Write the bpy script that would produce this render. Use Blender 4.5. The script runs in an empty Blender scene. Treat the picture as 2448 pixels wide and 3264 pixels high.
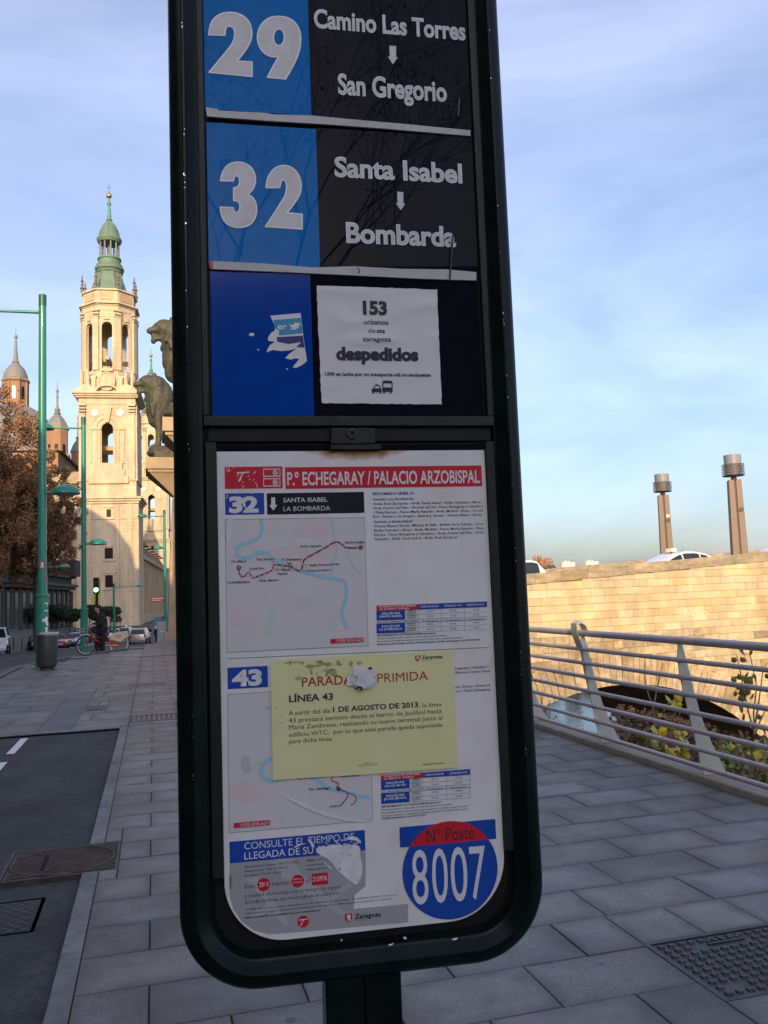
import bpy, bmesh, math, random
import numpy as np
from mathutils import Vector, Matrix

C = bpy.context.scene.collection
SC = bpy.context.scene
R = math.radians
random.seed(7)
rng = np.random.default_rng(7)

# ------------------------------------------------------------------ camera
F, TH, PI_, RO, H = 2700.0, R(15.35), R(5.4), R(2.1), 1.7
cr, sr, cp, sp = math.cos(RO), math.sin(RO), math.cos(PI_), math.sin(PI_)
rl = Vector((math.cos(TH), -math.sin(TH), 0)); fh = Vector((math.sin(TH), math.cos(TH), 0)); zz = Vector((0, 0, 1))
fwd = fh*cp + zz*sp; upl = -fh*sp + zz*cp
cx = rl*cr - upl*sr; cy = rl*sr + upl*cr
cam = bpy.data.cameras.new('camera'); co = bpy.data.objects.new('camera', cam); C.objects.link(co)
co.matrix_world = Matrix(((cx.x, cy.x, -fwd.x, 0), (cx.y, cy.y, -fwd.y, 0), (cx.z, cy.z, -fwd.z, H), (0, 0, 0, 1)))
cam.sensor_fit = 'VERTICAL'; cam.sensor_height = 36; cam.lens = F/3264*36
cam.clip_start = 0.05; cam.clip_end = 6000
SC.camera = co
# ------------------------------------------------------------------ light
SUN_H, SUN_E = R(197), R(18)          # heading clockwise from +Y, elevation
w = bpy.data.worlds.new('World'); SC.world = w; w.use_nodes = True
nt = w.node_tree; nt.nodes.clear()
sky = nt.nodes.new('ShaderNodeTexSky'); sky.sky_type = 'NISHITA'; sky.sun_disc = False
sky.sun_elevation = SUN_E; sky.sun_rotation = SUN_H; sky.altitude = 200; sky.air_density = 1.0; sky.dust_density = 2.5; sky.ozone_density = 2.0
bg = nt.nodes.new('ShaderNodeBackground'); bg.inputs[1].default_value = 0.12
out = nt.nodes.new('ShaderNodeOutputWorld')
tc = nt.nodes.new('ShaderNodeTexCoord')
mp = nt.nodes.new('ShaderNodeMapping'); mp.inputs['Rotation'].default_value = (0.15, 0.5, 0.5); mp.inputs['Scale'].default_value = (1.0, 1.5, 3.6)
nt.links.new(tc.outputs['Generated'], mp.inputs[0])
n1 = nt.nodes.new('ShaderNodeTexNoise'); n1.inputs['Scale'].default_value = 1.7; n1.inputs['Detail'].default_value = 8; n1.inputs['Roughness'].default_value = .55; n1.inputs['Distortion'].default_value = .5
nt.links.new(mp.outputs[0], n1.inputs['Vector'])
rp = nt.nodes.new('ShaderNodeValToRGB'); rp.color_ramp.elements[0].position = .34; rp.color_ramp.elements[1].position = .66
rp.color_ramp.elements[0].color = (.18, .18, .18, 1); rp.color_ramp.elements[1].color = (.9, .9, .9, 1)
nt.links.new(n1.outputs[0], rp.inputs[0])
mx = nt.nodes.new('ShaderNodeMix'); mx.data_type = 'RGBA'
nt.links.new(rp.outputs[0], mx.inputs[0]); tn = nt.nodes.new('ShaderNodeMix'); tn.data_type = 'RGBA'; tn.blend_type = 'MULTIPLY'; tn.inputs[0].default_value = 1; tn.inputs[7].default_value = (.92, .86, .89, 1)
sz = nt.nodes.new('ShaderNodeSeparateXYZ'); nt.links.new(tc.outputs['Generated'], sz.inputs[0])
ez = nt.nodes.new('ShaderNodeMapRange'); ez.inputs[1].default_value = 0; ez.inputs[2].default_value = .5; nt.links.new(sz.outputs[2], ez.inputs[0])
el = nt.nodes.new('ShaderNodeMix'); el.data_type = 'RGBA'; el.inputs[6].default_value = (.62, .68, .725, 1); el.inputs[7].default_value = (1, 1, 1, 1); nt.links.new(ez.outputs[0], el.inputs[0])
sv = nt.nodes.new('ShaderNodeMix'); sv.data_type = 'RGBA'; sv.blend_type = 'MULTIPLY'; sv.inputs[0].default_value = 1; nt.links.new(sky.outputs[0], sv.inputs[6]); nt.links.new(el.outputs[2], sv.inputs[7])
nt.links.new(sv.outputs[2], tn.inputs[6]); nt.links.new(tn.outputs[2], mx.inputs[6])
gn = nt.nodes.new('ShaderNodeMix'); gn.data_type = 'RGBA'; gn.blend_type = 'ADD'; gn.inputs[0].default_value = 1
gn.inputs[7].default_value = (1.62, 1.56, 1.85, 1)
nt.links.new(tn.outputs[2], gn.inputs[6]); nt.links.new(gn.outputs[2], mx.inputs[7])
nt.links.new(mx.outputs[2], bg.inputs[0]); nt.links.new(bg.outputs[0], out.inputs[0])
sl = bpy.data.lights.new('sun', 'SUN'); sl.energy = 2.35; sl.angle = R(.53); sl.color = (1, .74, .42)
so = bpy.data.objects.new('sun', sl); C.objects.link(so)
sd = Vector((math.sin(SUN_H)*math.cos(SUN_E), math.cos(SUN_H)*math.cos(SUN_E), math.sin(SUN_E)))
so.rotation_euler = sd.to_track_quat('Z', 'Y').to_euler(); so.location = (0, -30, 40)
vs = SC.view_settings; vs.view_transform = 'Standard'; vs.look = 'None'; vs.exposure = 1.02; vs.gamma = 1; vs.use_curve_mapping = False

# ------------------------------------------------------------------ layout helpers
def ray(x, y):
    xc, yc = (x-1224)/F, -(y-1632)/F
    return cx*xc + cy*yc + fwd
def at(x, y, Y):
    r = ray(x, y); t = Y/r.y
    return Vector((r.x*t, Y, H+r.z*t))
PZ = [(-999, 0), (26, 0), (32.5, -.15), (40, -.50), (60, -1.42), (80, -2.30), (95, -2.82), (110, -3.0), (180, -3.05), (9999, -3.05)]
def rz_(Y): return gz(Y)-float(np.interp(Y, [22, 31], [.13, .02]))
def gz(Y): return float(np.interp(Y, [p[0] for p in PZ], [p[1] for p in PZ]))
def gp(x, y, dz=0.0):
    r = ray(x, y); t = 2.0
    for i in range(6000):
        p = Vector((r.x*t, r.y*t, H+r.z*t))
        if p.z <= gz(p.y)+dz: return p
        t *= 1.001
    return p
def project(p):
    d = Vector(p)-Vector((0, 0, H)); z = d.dot(fwd)
    if z <= .05: return (-9999, -9999)
    return (1224+F*d.dot(cx)/z, 1632-F*d.dot(cy)/z)

# ------------------------------------------------------------------ materials
MATS = {}
def mat(name, col, rough=.6, metal=0, var=.0, scale=8.0, bump=0.0, bscale=None, spec=.5, rnd=0.0, sat=(.8, 1.15), speck=0, edge=0, world=0, wscale=(1, 1, 1), gum=0, course=0, coat=0, col2=None, tint=None, emit=None, stretch=None, bdist=.01, trans=0, ior=1.45, detail=6):
    m = bpy.data.materials.new(name); m.use_nodes = True; t = m.node_tree; b = t.nodes['Principled BSDF']
    b.inputs['Roughness'].default_value = rough; b.inputs['Metallic'].default_value = metal
    b.inputs['Specular IOR Level'].default_value = spec; b.inputs['Base Color'].default_value = (*col, 1); b.inputs['IOR'].default_value = ior
    if coat: b.inputs['Coat Weight'].default_value = coat; b.inputs['Coat Roughness'].default_value = .03
    if trans: b.inputs['Transmission Weight'].default_value = trans
    if emit: b.inputs['Emission Color'].default_value = (*emit[0], 1); b.inputs['Emission Strength'].default_value = emit[1]
    tcn = t.nodes.new('ShaderNodeTexCoord'); src = tcn.outputs['Object']
    if stretch:
        mpn = t.nodes.new('ShaderNodeMapping'); mpn.inputs['Scale'].default_value = stretch
        t.links.new(src, mpn.inputs[0]); src = mpn.outputs[0]
    if rnd:
        oi = t.nodes.new('ShaderNodeObjectInfo')
        ad = t.nodes.new('ShaderNodeVectorMath'); ad.operation = 'MULTIPLY_ADD'
        cb = t.nodes.new('ShaderNodeCombineXYZ')
        for i in range(3): t.links.new(oi.outputs['Random'], cb.inputs[i])
        ad.inputs[1].default_value = (37, 91, 53); t.links.new(cb.outputs[0], ad.inputs[0]); t.links.new(src, ad.inputs[2]); src = ad.outputs[0]
    colsock = None
    if var or col2:
        no = t.nodes.new('ShaderNodeTexNoise'); no.inputs['Scale'].default_value = scale; no.inputs['Detail'].default_value = detail; no.inputs['Roughness'].default_value = .62
        t.links.new(src, no.inputs['Vector'])
        r_ = t.nodes.new('ShaderNodeValToRGB'); r_.color_ramp.elements[0].position = .3; r_.color_ramp.elements[1].position = .7
        c2 = col2 or tuple(c*(1+var) for c in col)
        c1 = col if col2 else tuple(c*(1-var) for c in col)
        r_.color_ramp.elements[0].color = (*c1, 1); r_.color_ramp.elements[1].color = (*c2, 1)
        t.links.new(no.outputs[0], r_.inputs[0]); colsock = r_.outputs[0]
    if rnd:
        hs = t.nodes.new('ShaderNodeHueSaturation')
        if colsock: t.links.new(colsock, hs.inputs['Color'])
        else: hs.inputs['Color'].default_value = (*col, 1)
        mr = t.nodes.new('ShaderNodeMapRange'); mr.inputs[3].default_value = 1-rnd; mr.inputs[4].default_value = 1+rnd
        t.links.new(oi.outputs['Random'], mr.inputs[0]); t.links.new(mr.outputs[0], hs.inputs['Value'])
        mr2 = t.nodes.new('ShaderNodeMapRange'); mr2.inputs[3].default_value = sat[0]; mr2.inputs[4].default_value = sat[1]
        ml = t.nodes.new('ShaderNodeMath'); ml.operation = 'MULTIPLY'; ml.inputs[1].default_value = 7.31
        fr = t.nodes.new('ShaderNodeMath'); fr.operation = 'FRACT'
        t.links.new(oi.outputs['Random'], ml.inputs[0]); t.links.new(ml.outputs[0], fr.inputs[0]); t.links.new(fr.outputs[0], mr2.inputs[0])
        t.links.new(mr2.outputs[0], hs.inputs['Saturation']); colsock = hs.outputs[0]
    if course and colsock:
        s7 = t.nodes.new('ShaderNodeSeparateXYZ'); t.links.new(tcn.outputs['Object'], s7.inputs[0])
        c7 = t.nodes.new('ShaderNodeCombineXYZ'); a7 = t.nodes.new('ShaderNodeMath'); t.links.new(s7.outputs[0], a7.inputs[0]); t.links.new(s7.outputs[1], a7.inputs[1]); t.links.new(a7.outputs[0], c7.inputs[0]); t.links.new(s7.outputs[2], c7.inputs[1])
        b7 = t.nodes.new('ShaderNodeTexBrick'); b7.inputs['Scale'].default_value = 1; b7.inputs['Brick Width'].default_value = 1.5; b7.inputs['Row Height'].default_value = .62; b7.inputs['Mortar Size'].default_value = .045; b7.inputs['Mortar Smooth'].default_value = .3
        b7.inputs['Color1'].default_value = (1, 1, 1, 1); b7.inputs['Color2'].default_value = (.94, .94, .94, 1); b7.inputs['Mortar'].default_value = (1-course,)*3+(1,); t.links.new(c7.outputs[0], b7.inputs['Vector'])
        x7 = t.nodes.new('ShaderNodeMix'); x7.data_type = 'RGBA'; x7.blend_type = 'MULTIPLY'; x7.inputs[0].default_value = 1; t.links.new(colsock, x7.inputs[6]); t.links.new(b7.outputs[0], x7.inputs[7]); colsock = x7.outputs[2]
    if (world or gum) and colsock:
        ge = t.nodes.new('ShaderNodeNewGeometry')
        if world:
            mw = t.nodes.new('ShaderNodeMapping'); mw.inputs['Scale'].default_value = wscale; t.links.new(ge.outputs['Position'], mw.inputs[0])
            nw = t.nodes.new('ShaderNodeTexNoise'); nw.inputs['Scale'].default_value = 1; nw.inputs['Detail'].default_value = 9; nw.inputs['Roughness'].default_value = .6; t.links.new(mw.outputs[0], nw.inputs['Vector'])
            m5 = t.nodes.new('ShaderNodeMapRange'); m5.inputs[1].default_value = .3; m5.inputs[2].default_value = .7; m5.inputs[3].default_value = 1-world; m5.inputs[4].default_value = 1+world*.6; t.links.new(nw.outputs[0], m5.inputs[0])
            h5 = t.nodes.new('ShaderNodeHueSaturation'); t.links.new(colsock, h5.inputs['Color']); t.links.new(m5.outputs[0], h5.inputs['Value']); colsock = h5.outputs[0]
        if gum:
            vo = t.nodes.new('ShaderNodeTexVoronoi'); vo.inputs['Scale'].default_value = 2.6; t.links.new(ge.outputs['Position'], vo.inputs['Vector'])
            m6 = t.nodes.new('ShaderNodeMapRange'); m6.inputs[1].default_value = .075; m6.inputs[2].default_value = .05; m6.inputs[4].default_value = gum; t.links.new(vo.outputs['Distance'], m6.inputs[0])
            x6 = t.nodes.new('ShaderNodeMix'); x6.data_type = 'RGBA'; x6.inputs[7].default_value = (.045, .042, .04, 1); t.links.new(m6.outputs[0], x6.inputs[0]); t.links.new(colsock, x6.inputs[6]); colsock = x6.outputs[2]
    if edge and colsock:
        sp3 = t.nodes.new('ShaderNodeSeparateXYZ'); t.links.new(tcn.outputs['Generated'], sp3.inputs[0]); es = []
        for ax in (0, 1):
            a1 = t.nodes.new('ShaderNodeMath'); a1.operation = 'SUBTRACT'; a1.inputs[1].default_value = .5; t.links.new(sp3.outputs[ax], a1.inputs[0])
            a2 = t.nodes.new('ShaderNodeMath'); a2.operation = 'ABSOLUTE'; t.links.new(a1.outputs[0], a2.inputs[0]); es.append(a2.outputs[0])
        mxn = t.nodes.new('ShaderNodeMath'); mxn.operation = 'MAXIMUM'; t.links.new(es[0], mxn.inputs[0]); t.links.new(es[1], mxn.inputs[1])
        n4 = t.nodes.new('ShaderNodeTexNoise'); n4.inputs['Scale'].default_value = 7; n4.inputs['Detail'].default_value = 5; t.links.new(src, n4.inputs['Vector'])
        ad4 = t.nodes.new('ShaderNodeMath'); ad4.operation = 'MULTIPLY_ADD'; ad4.inputs[1].default_value = .55; t.links.new(n4.outputs[0], ad4.inputs[0]); t.links.new(mxn.outputs[0], ad4.inputs[2])
        m4 = t.nodes.new('ShaderNodeMapRange'); m4.inputs[1].default_value = .60; m4.inputs[2].default_value = .86; m4.inputs[4].default_value = edge; t.links.new(ad4.outputs[0], m4.inputs[0])
        x4 = t.nodes.new('ShaderNodeMix'); x4.data_type = 'RGBA'; x4.inputs[7].default_value = (.060, .049, .044, 1); t.links.new(m4.outputs[0], x4.inputs[0]); t.links.new(colsock, x4.inputs[6]); colsock = x4.outputs[2]
    if speck and colsock:
        sn_ = t.nodes.new('ShaderNodeTexNoise'); sn_.inputs['Scale'].default_value = 210; sn_.inputs['Detail'].default_value = 2; t.links.new(src, sn_.inputs['Vector'])
        m3 = t.nodes.new('ShaderNodeMapRange'); m3.inputs[1].default_value = .3; m3.inputs[2].default_value = .7; m3.inputs[3].default_value = 1-speck; m3.inputs[4].default_value = 1+speck; t.links.new(sn_.outputs[0], m3.inputs[0])
        h2 = t.nodes.new('ShaderNodeHueSaturation'); t.links.new(colsock, h2.inputs['Color']); t.links.new(m3.outputs[0], h2.inputs['Value']); colsock = h2.outputs[0]
    if colsock: t.links.new(colsock, b.inputs['Base Color'])
    if bump:
        nb = t.nodes.new('ShaderNodeTexNoise'); nb.inputs['Scale'].default_value = bscale or scale*4; nb.inputs['Detail'].default_value = 7
        t.links.new(src, nb.inputs['Vector'])
        bp = t.nodes.new('ShaderNodeBump'); bp.inputs['Strength'].default_value = bump; bp.inputs['Distance'].default_value = bdist
        t.links.new(nb.outputs[0], bp.inputs['Height']); t.links.new(bp.outputs[0], b.inputs['Normal'])
    MATS[name] = m
    return m
M = {}
def D(k, *a, **kw): M[k] = mat(k, *a, **kw)
D('granite', (.140, .125, .112), .55, col2=(.240, .227, .217), detail=12, world=.4, wscale=(1.1, 1.1, 1.1), gum=.7, scale=3.5, bump=.35, bscale=180, rnd=.2, sat=(.5, 1.7), speck=.5, edge=.75, bdist=.002)
D('granite_far', (.18, .168, .158), .6, var=.35, world=.4, wscale=(.8, .8, .8), scale=2.2, bump=.2, bscale=60, bdist=.002)
D('kerb', (.185, .176, .17), .65, world=.3, wscale=(2, 2, 2), var=.25, scale=14, bump=.3, bscale=120, rnd=.08, bdist=.002)
D('mortar', (.05, .048, .045), .9, var=.3, scale=20)
D('asphalt', (.055, .055, .056), .82, world=.5, wscale=(1.4, .9, 1), var=.4, scale=22, detail=10, bump=.7, bscale=230, bdist=.004, speck=.4)
D('road', (.055, .053, .053), .8, var=.18, scale=.6, bump=.4, bscale=90, bdist=.004)
D('paint_white', (.72, .72, .70), .6, var=.12, scale=20)
D('rust_strip', (.15, .115, .095), .8, var=.3, scale=6)
D('iron', (.075, .07, .07), .5, .4, var=.35, scale=12, bump=.3, bscale=60, bdist=.002)
D('iron_rust', (.085, .066, .056), .6, .3, var=.45, scale=7, bump=.3, bscale=60, bdist=.002)
D('tactile', (.15, .15, .16), .7, var=.2, scale=8)
D('green_paint', (.028, .235, .165), .3, var=.1, scale=2.5, coat=.3)
D('green_dark', (.02, .12, .09), .4)
D('frame', (.004, .0095, .009), .24, var=.5, scale=14, bump=.4, bscale=420, bdist=.0007, coat=.03, spec=.22)
D('frame_rough', (.012, .017, .016), .5, var=.5, scale=30, bump=.6, bscale=240, bdist=.001)
D('recess', (.004, .004, .005), .6)
D('sign_blue', (.002, .17, .52), .012, var=.06, scale=30, ior=1.5, spec=.07)
D('sign_black', (.008, .009, .016), .012, var=.2, scale=40, ior=1.5, spec=.07)
D('sign_blue_dim', (.003, .06, .36), .12, var=.08, scale=30, ior=1.5, spec=.2)  # panel blue coloured darker, as where no sky is mirrored in it
D('letter', (.66, .665, .67), .3, var=.10, scale=25, bump=.05, bscale=70)
D('letter_edge', (.92, .93, .93), .35)
D('strip', (.55, .55, .54), .4, var=.14, scale=14)
D('sheet_red', (.66, .025, .045), .3, var=.06, scale=30)
D('sheet_blue', (.015, .08, .44), .3, var=.06, scale=30)
D('sheet_black', (.014, .015, .025), .3, var=.1, scale=20)
D('print_white', (.80, .80, .80), .35)
D('print_grey', (.09, .09, .10), .5)
D('print_black', (.02, .02, .024), .5)
D('print_dark', (.035, .04, .055), .5)
D('print_blue', (.03, .10, .36), .5)
D('print_red', (.52, .035, .03), .5)
D('grey_zone', (.42, .42, .43), .35, var=.05, scale=30)
D('river_print', (.36, .68, .80), .4)
D('map_bg', (.74, .74, .73), .4, col2=(.72, .69, .70), scale=16)
D('map_green', (.60, .74, .62), .4)
D('map_pink', (.76, .66, .66), .4)
D('route_red', (.38, .05, .05), .4)
D('note_yellow', (.80, .81, .36), .5, col2=(.85, .85, .48), scale=7, bump=.05, bscale=30)
D('note_stain', (.42, .43, .20), .6, var=.5, scale=120)
D('torn', (.80, .80, .82), .7, var=.12, scale=60, bump=.6, bscale=90, bdist=.002)
D('sticker_cyan', (.03, .33, .56), .4)
D('sticker_navy', (.02, .04, .20), .4)
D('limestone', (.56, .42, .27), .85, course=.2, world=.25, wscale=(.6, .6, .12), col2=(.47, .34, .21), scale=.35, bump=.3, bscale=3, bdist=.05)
D('limestone_pale', (.63, .525, .37), .85, course=.2, world=.25, wscale=(.6, .6, .12), col2=(.55, .44, .30), scale=.5, bump=.3, bscale=4, bdist=.04)  # paler cream stone of the bell towers
D('weathered', (.17, .145, .12), .9, var=.2, scale=1)
D('limestone_old', (.36, .25, .16), .9, col2=(.24, .17, .12), scale=.25, bump=.3, bscale=2, bdist=.05)
D('brick', (.36, .20, .12), .9, col2=(.28, .16, .10), scale=.8, bump=.3, bscale=6)
D('copper', (.10, .18, .135), .6, col2=(.155, .21, .155), scale=.6, bump=.2, bscale=3)
D('copper_bright', (.10, .26, .19), .6, var=.15, scale=1)
D('slate', (.17, .18, .19), .6, col2=(.23, .22, .20), scale=.8)
D('tile_roof', (.30, .17, .10), .8, col2=(.38, .36, .26), scale=1.2, detail=10)
D('gold', (.75, .45, .12), .25, .9)
D('dark_window', (.018, .015, .013), .3, spec=.15)
D('void', (.012, .010, .010), .8)
D('white_disc', (.82, .80, .74), .4)
D('fence', (.20, .175, .145), .9, var=.15, scale=.6)
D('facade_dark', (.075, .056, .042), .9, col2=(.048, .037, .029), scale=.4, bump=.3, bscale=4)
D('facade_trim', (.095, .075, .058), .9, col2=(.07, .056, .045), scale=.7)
D('bronze', (.062, .055, .042), .62, .25, col2=(.095, .098, .072), scale=2.3, bump=.6, bscale=16, bdist=.03)
D('pillar', (.50, .38, .25), .85, col2=(.36, .27, .18), scale=1.3, bump=.3, bscale=14, bdist=.01)
D('stone_a', (.62, .49, .295), .9, world=.3, wscale=(.8, .8, .35), col2=(.55, .415, .24), scale=2.2, bump=.5, bscale=16, rnd=.13, sat=(.85, 1.08), bdist=.012, detail=9)
D('stone_b', (.56, .45, .29), .9, world=.3, wscale=(.6, .6, .5), col2=(.30, .21, .12), scale=3.2, bump=1, bscale=9, rnd=.22, bdist=.04, detail=9)
D('coping', (.44, .36, .24), .9, world=.35, wscale=(1, 1, 3), col2=(.27, .22, .15), scale=2.6, bump=.7, bscale=13, rnd=.1, bdist=.02, stretch=(1, 1, 2.2))
D('wall_mortar', (.36, .26, .15), .95, var=.3, scale=5)
D('barrel', (.20, .12, .08), .95, col2=(.12, .075, .055), scale=1.2, bump=.6, bscale=8, bdist=.03)
D('rail', (.52, .475, .465), .42, .15, var=.12, scale=7, bump=.1, bscale=90, coat=.1)
D('rail_post', (.54, .55, .50), .45, .1, var=.12, scale=5, bump=.1, bscale=60)
D('lamp_brown', (.17, .115, .095), .5, var=.08, scale=3)
D('lamp_brown2', (.08, .055, .045), .6)
D('lamp_steel', (.30, .24, .18), .35, .7)
D('lamp_glass', (.25, .25, .28), .35, var=.06, scale=8)
D('car_white', (.78, .78, .76), .22, coat=.8)
D('car_silver', (.42, .40, .37), .3, .5, coat=.7)
D('car_red', (.30, .012, .015), .25, coat=.8)
D('car_blue', (.02, .03, .08), .25, coat=.8)
D('car_black', (.012, .012, .014), .25, coat=.8)
D('glass', (.02, .025, .03), .06, spec=.8)
D('glass_sky', (.12, .17, .19), .05, spec=.9)
D('tyre', (.012, .012, .012), .8)
D('rim', (.35, .35, .36), .3, .8)
D('tail_red', (.35, .01, .01), .2)
D('headlight', (.7, .7, .72), .1)
D('plate', (.6, .6, .58), .4)
D('plastic_dark', (.03, .03, .032), .5)
D('bin', (.042, .042, .044), .5, var=.12, scale=6, bump=.15, bscale=90, bdist=.002)
D('worn', (.20, .17, .14), .5, .5, var=.3, scale=20)
D('glue', (.50, .50, .505), .4)
D('kerb_warm', (.33, .29, .23), .75, var=.2, scale=7, bump=.4, bscale=60, bdist=.003)
D('steel', (.62, .60, .56), .22, .9, var=.08, scale=9)
D('bike_red', (.42, .015, .015), .3, coat=.5)
D('bike_cream', (.60, .56, .42), .5)
D('chrome', (.6, .6, .6), .2, .9)
D('coat', (.020, .021, .018), .85, var=.2, scale=9)
D('trousers', (.010, .010, .012), .85)
D('hair', (.010, .008, .007), .7)
D('skin', (.42, .25, .18), .55)
D('shoe', (.012, .010, .010), .5)
D('cloth_blue', (.02, .03, .09), .8)
D('leaf_autumn', (.20, .115, .07), .8, rnd=.0, col2=(.40, .20, .09), scale=.5)
D('leaf_dark', (.17, .10, .06), .8, col2=(.33, .165, .08), scale=.6)
D('leaf_green', (.030, .048, .014), .7, col2=(.055, .07, .02), scale=1.2)
D('leaf_yellow', (.50, .42, .035), .55, var=.12, scale=12, rnd=.2)
D('leaf_lime', (.20, .26, .05), .55, var=.15, scale=12, rnd=.25)
D('leaf_olive', (.13, .13, .03), .6, var=.15, scale=12, rnd=.15)
D('leaf_orange', (.42, .20, .10), .7, col2=(.5, .3, .18), scale=1)
D('bark', (.10, .08, .06), .9, var=.3, scale=9, bump=.5, bscale=30)
D('twig', (.24, .17, .12), .8, var=.2, scale=20)
D('soil', (.13, .085, .055), .95, col2=(.075, .05, .035), scale=2.2, bump=1, bscale=14, bdist=.05)
D('litter', (.26, .15, .08), .9, col2=(.12, .07, .04), scale=3)
D('bush', (.055, .060, .022), .85, col2=(.10, .085, .03), scale=1.1)
D('far_tower', (.62, .60, .52), .8)
D('far_window', (.30, .30, .28), .5)
D('yellow_board', (.72, .62, .03), .5)
D('signal_black', (.012, .012, .012), .5)
D('green_lamp', (.05, .6, .3), .3, emit=((.10, 1, .45), 9))
D('lens_dark', (.03, .015, .01), .2)
D('sign_red', (.55, .07, .04), .5)
D('cabinet', (.30, .30, .31), .6, var=.1, scale=3)
D('poster_blue', (.08, .17, .33), .5)
D('plaster', (.30, .24, .19), .9, var=.12, scale=.4, bump=.3, bscale=4)
D('plaster_red', (.27, .16, .11), .9, var=.12, scale=.4)
D('roof_tile', (.22, .11, .07), .9, var=.2, scale=2)

def node_water():
    m = bpy.data.materials.new('water'); m.use_nodes = True; t = m.node_tree; b = t.nodes['Principled BSDF']
    b.inputs['Base Color'].default_value = (.035, .05, .04, 1); b.inputs['Roughness'].default_value = .07; b.inputs['IOR'].default_value = 1.33
    tcn = t.nodes.new('ShaderNodeTexCoord'); n = t.nodes.new('ShaderNodeTexNoise'); n.inputs['Scale'].default_value = 1.6; n.inputs['Detail'].default_value = 4
    mpn = t.nodes.new('ShaderNodeMapping'); mpn.inputs['Scale'].default_value = (1, 1, 1); t.links.new(tcn.outputs['Object'], mpn.inputs[0]); t.links.new(mpn.outputs[0], n.inputs[0])
    bp = t.nodes.new('ShaderNodeBump'); bp.inputs['Strength'].default_value = .35; bp.inputs['Distance'].default_value = .05
    t.links.new(n.outputs[0], bp.inputs['Height']); t.links.new(bp.outputs[0], b.inputs['Normal']); M['water'] = m
node_water()

# sheet of paper with a rust stain along its top edge (sign-local coordinates) and grime
def node_sheet():
    m = bpy.data.materials.new('info_sheet'); m.use_nodes = True; t = m.node_tree; b = t.nodes['Principled BSDF']
    b.inputs['Roughness'].default_value = .28; L = t.links.new
    tcn = t.nodes.new('ShaderNodeTexCoord'); sx = t.nodes.new('ShaderNodeSeparateXYZ'); L(tcn.outputs['Object'], sx.inputs[0])
    def mth(op, a, b_=None, c=None):
        n = t.nodes.new('ShaderNodeMath'); n.operation = op
        for i, v in enumerate((a, b_, c)):
            if v is None: continue
            if isinstance(v, (int, float)): n.inputs[i].default_value = v
            else: L(v, n.inputs[i])
        return n.outputs[0]
    no = t.nodes.new('ShaderNodeTexNoise'); no.inputs['Scale'].default_value = 55; no.inputs['Detail'].default_value = 5; L(tcn.outputs['Object'], no.inputs[0])
    dx = mth('DIVIDE', mth('SUBTRACT', sx.outputs[0], .02), .085); dz = mth('DIVIDE', mth('SUBTRACT', 1.935, sx.outputs[2]), .0135)
    d = mth('ADD', mth('POWER', mth('ABSOLUTE', dx), 2.5), mth('ABSOLUTE', dz))
    d = mth('ADD', d, mth('MULTIPLY', mth('SUBTRACT', no.outputs[0], .5), 1.5))
    mr = t.nodes.new('ShaderNodeMapRange'); mr.inputs[1].default_value = 1.7; mr.inputs[2].default_value = .7; L(d, mr.inputs[0])
    g = t.nodes.new('ShaderNodeTexNoise'); g.inputs['Scale'].default_value = 11; g.inputs['Detail'].default_value = 8; L(tcn.outputs['Object'], g.inputs[0])
    r_ = t.nodes.new('ShaderNodeValToRGB'); r_.color_ramp.elements[0].color = (.80, .77, .74, 1); r_.color_ramp.elements[1].color = (.88, .87, .86, 1)
    r_.color_ramp.elements[0].position = .32; r_.color_ramp.elements[1].position = .55; L(g.outputs[0], r_.inputs[0])
    mx_ = t.nodes.new('ShaderNodeMix'); mx_.data_type = 'RGBA'; L(mr.outputs[0], mx_.inputs[0]); L(r_.outputs[0], mx_.inputs[6]); mx_.inputs[7].default_value = (.42, .17, .03, 1)
    L(mx_.outputs[2], b.inputs['Base Color']); M['info_sheet'] = m
node_sheet()
# creased white poster
def node_poster():
    m = bpy.data.materials.new('poster_paper'); m.use_nodes = True; t = m.node_tree; b = t.nodes['Principled BSDF']; L = t.links.new
    b.inputs['Base Color'].default_value = (.78, .78, .78, 1); b.inputs['Roughness'].default_value = .6
    tcn = t.nodes.new('ShaderNodeTexCoord'); mpn = t.nodes.new('ShaderNodeMapping'); mpn.inputs['Rotation'].default_value = (0, -.3, 0); mpn.inputs['Scale'].default_value = (11, 11, 26); L(tcn.outputs['Object'], mpn.inputs[0])
    n = t.nodes.new('ShaderNodeTexNoise'); n.noise_type = 'RIDGED_MULTIFRACTAL'; n.inputs['Scale'].default_value = 1.0; n.inputs['Detail'].default_value = 3; L(mpn.outputs[0], n.inputs[0])
    bp = t.nodes.new('ShaderNodeBump'); bp.inputs['Strength'].default_value = 1.0; bp.inputs['Distance'].default_value = .0045
    L(n.outputs[0], bp.inputs['Height']); L(bp.outputs[0], b.inputs['Normal']); M['poster_paper'] = m
node_poster()

# ------------------------------------------------------------------ object helpers
def tag(o, label=None, cat=None, group=None, kind=None):
    if label: o['label'] = label
    if cat: o['category'] = cat
    if group: o['group'] = group
    if kind: o['kind'] = kind
    return o
def empty(name, loc=(0, 0, 0), rz=0, label=None, cat=None, group=None):
    o = bpy.data.objects.new(name, None); C.objects.link(o); o.location = loc; o.rotation_euler = (0, 0, rz); o.empty_display_size = .2
    return tag(o, label, cat, group)
def link(name, me, parent=None, loc=None):
    o = bpy.data.objects.new(name, me); C.objects.link(o)
    if parent: o.parent = parent
    if loc is not None: o.location = loc
    return o
def copy_tree(o, parent=None):
    c = o.copy(); C.objects.link(c)
    if parent: c.parent = parent
    for ch in list(o.children): copy_tree(ch, c)
    return c

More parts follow.
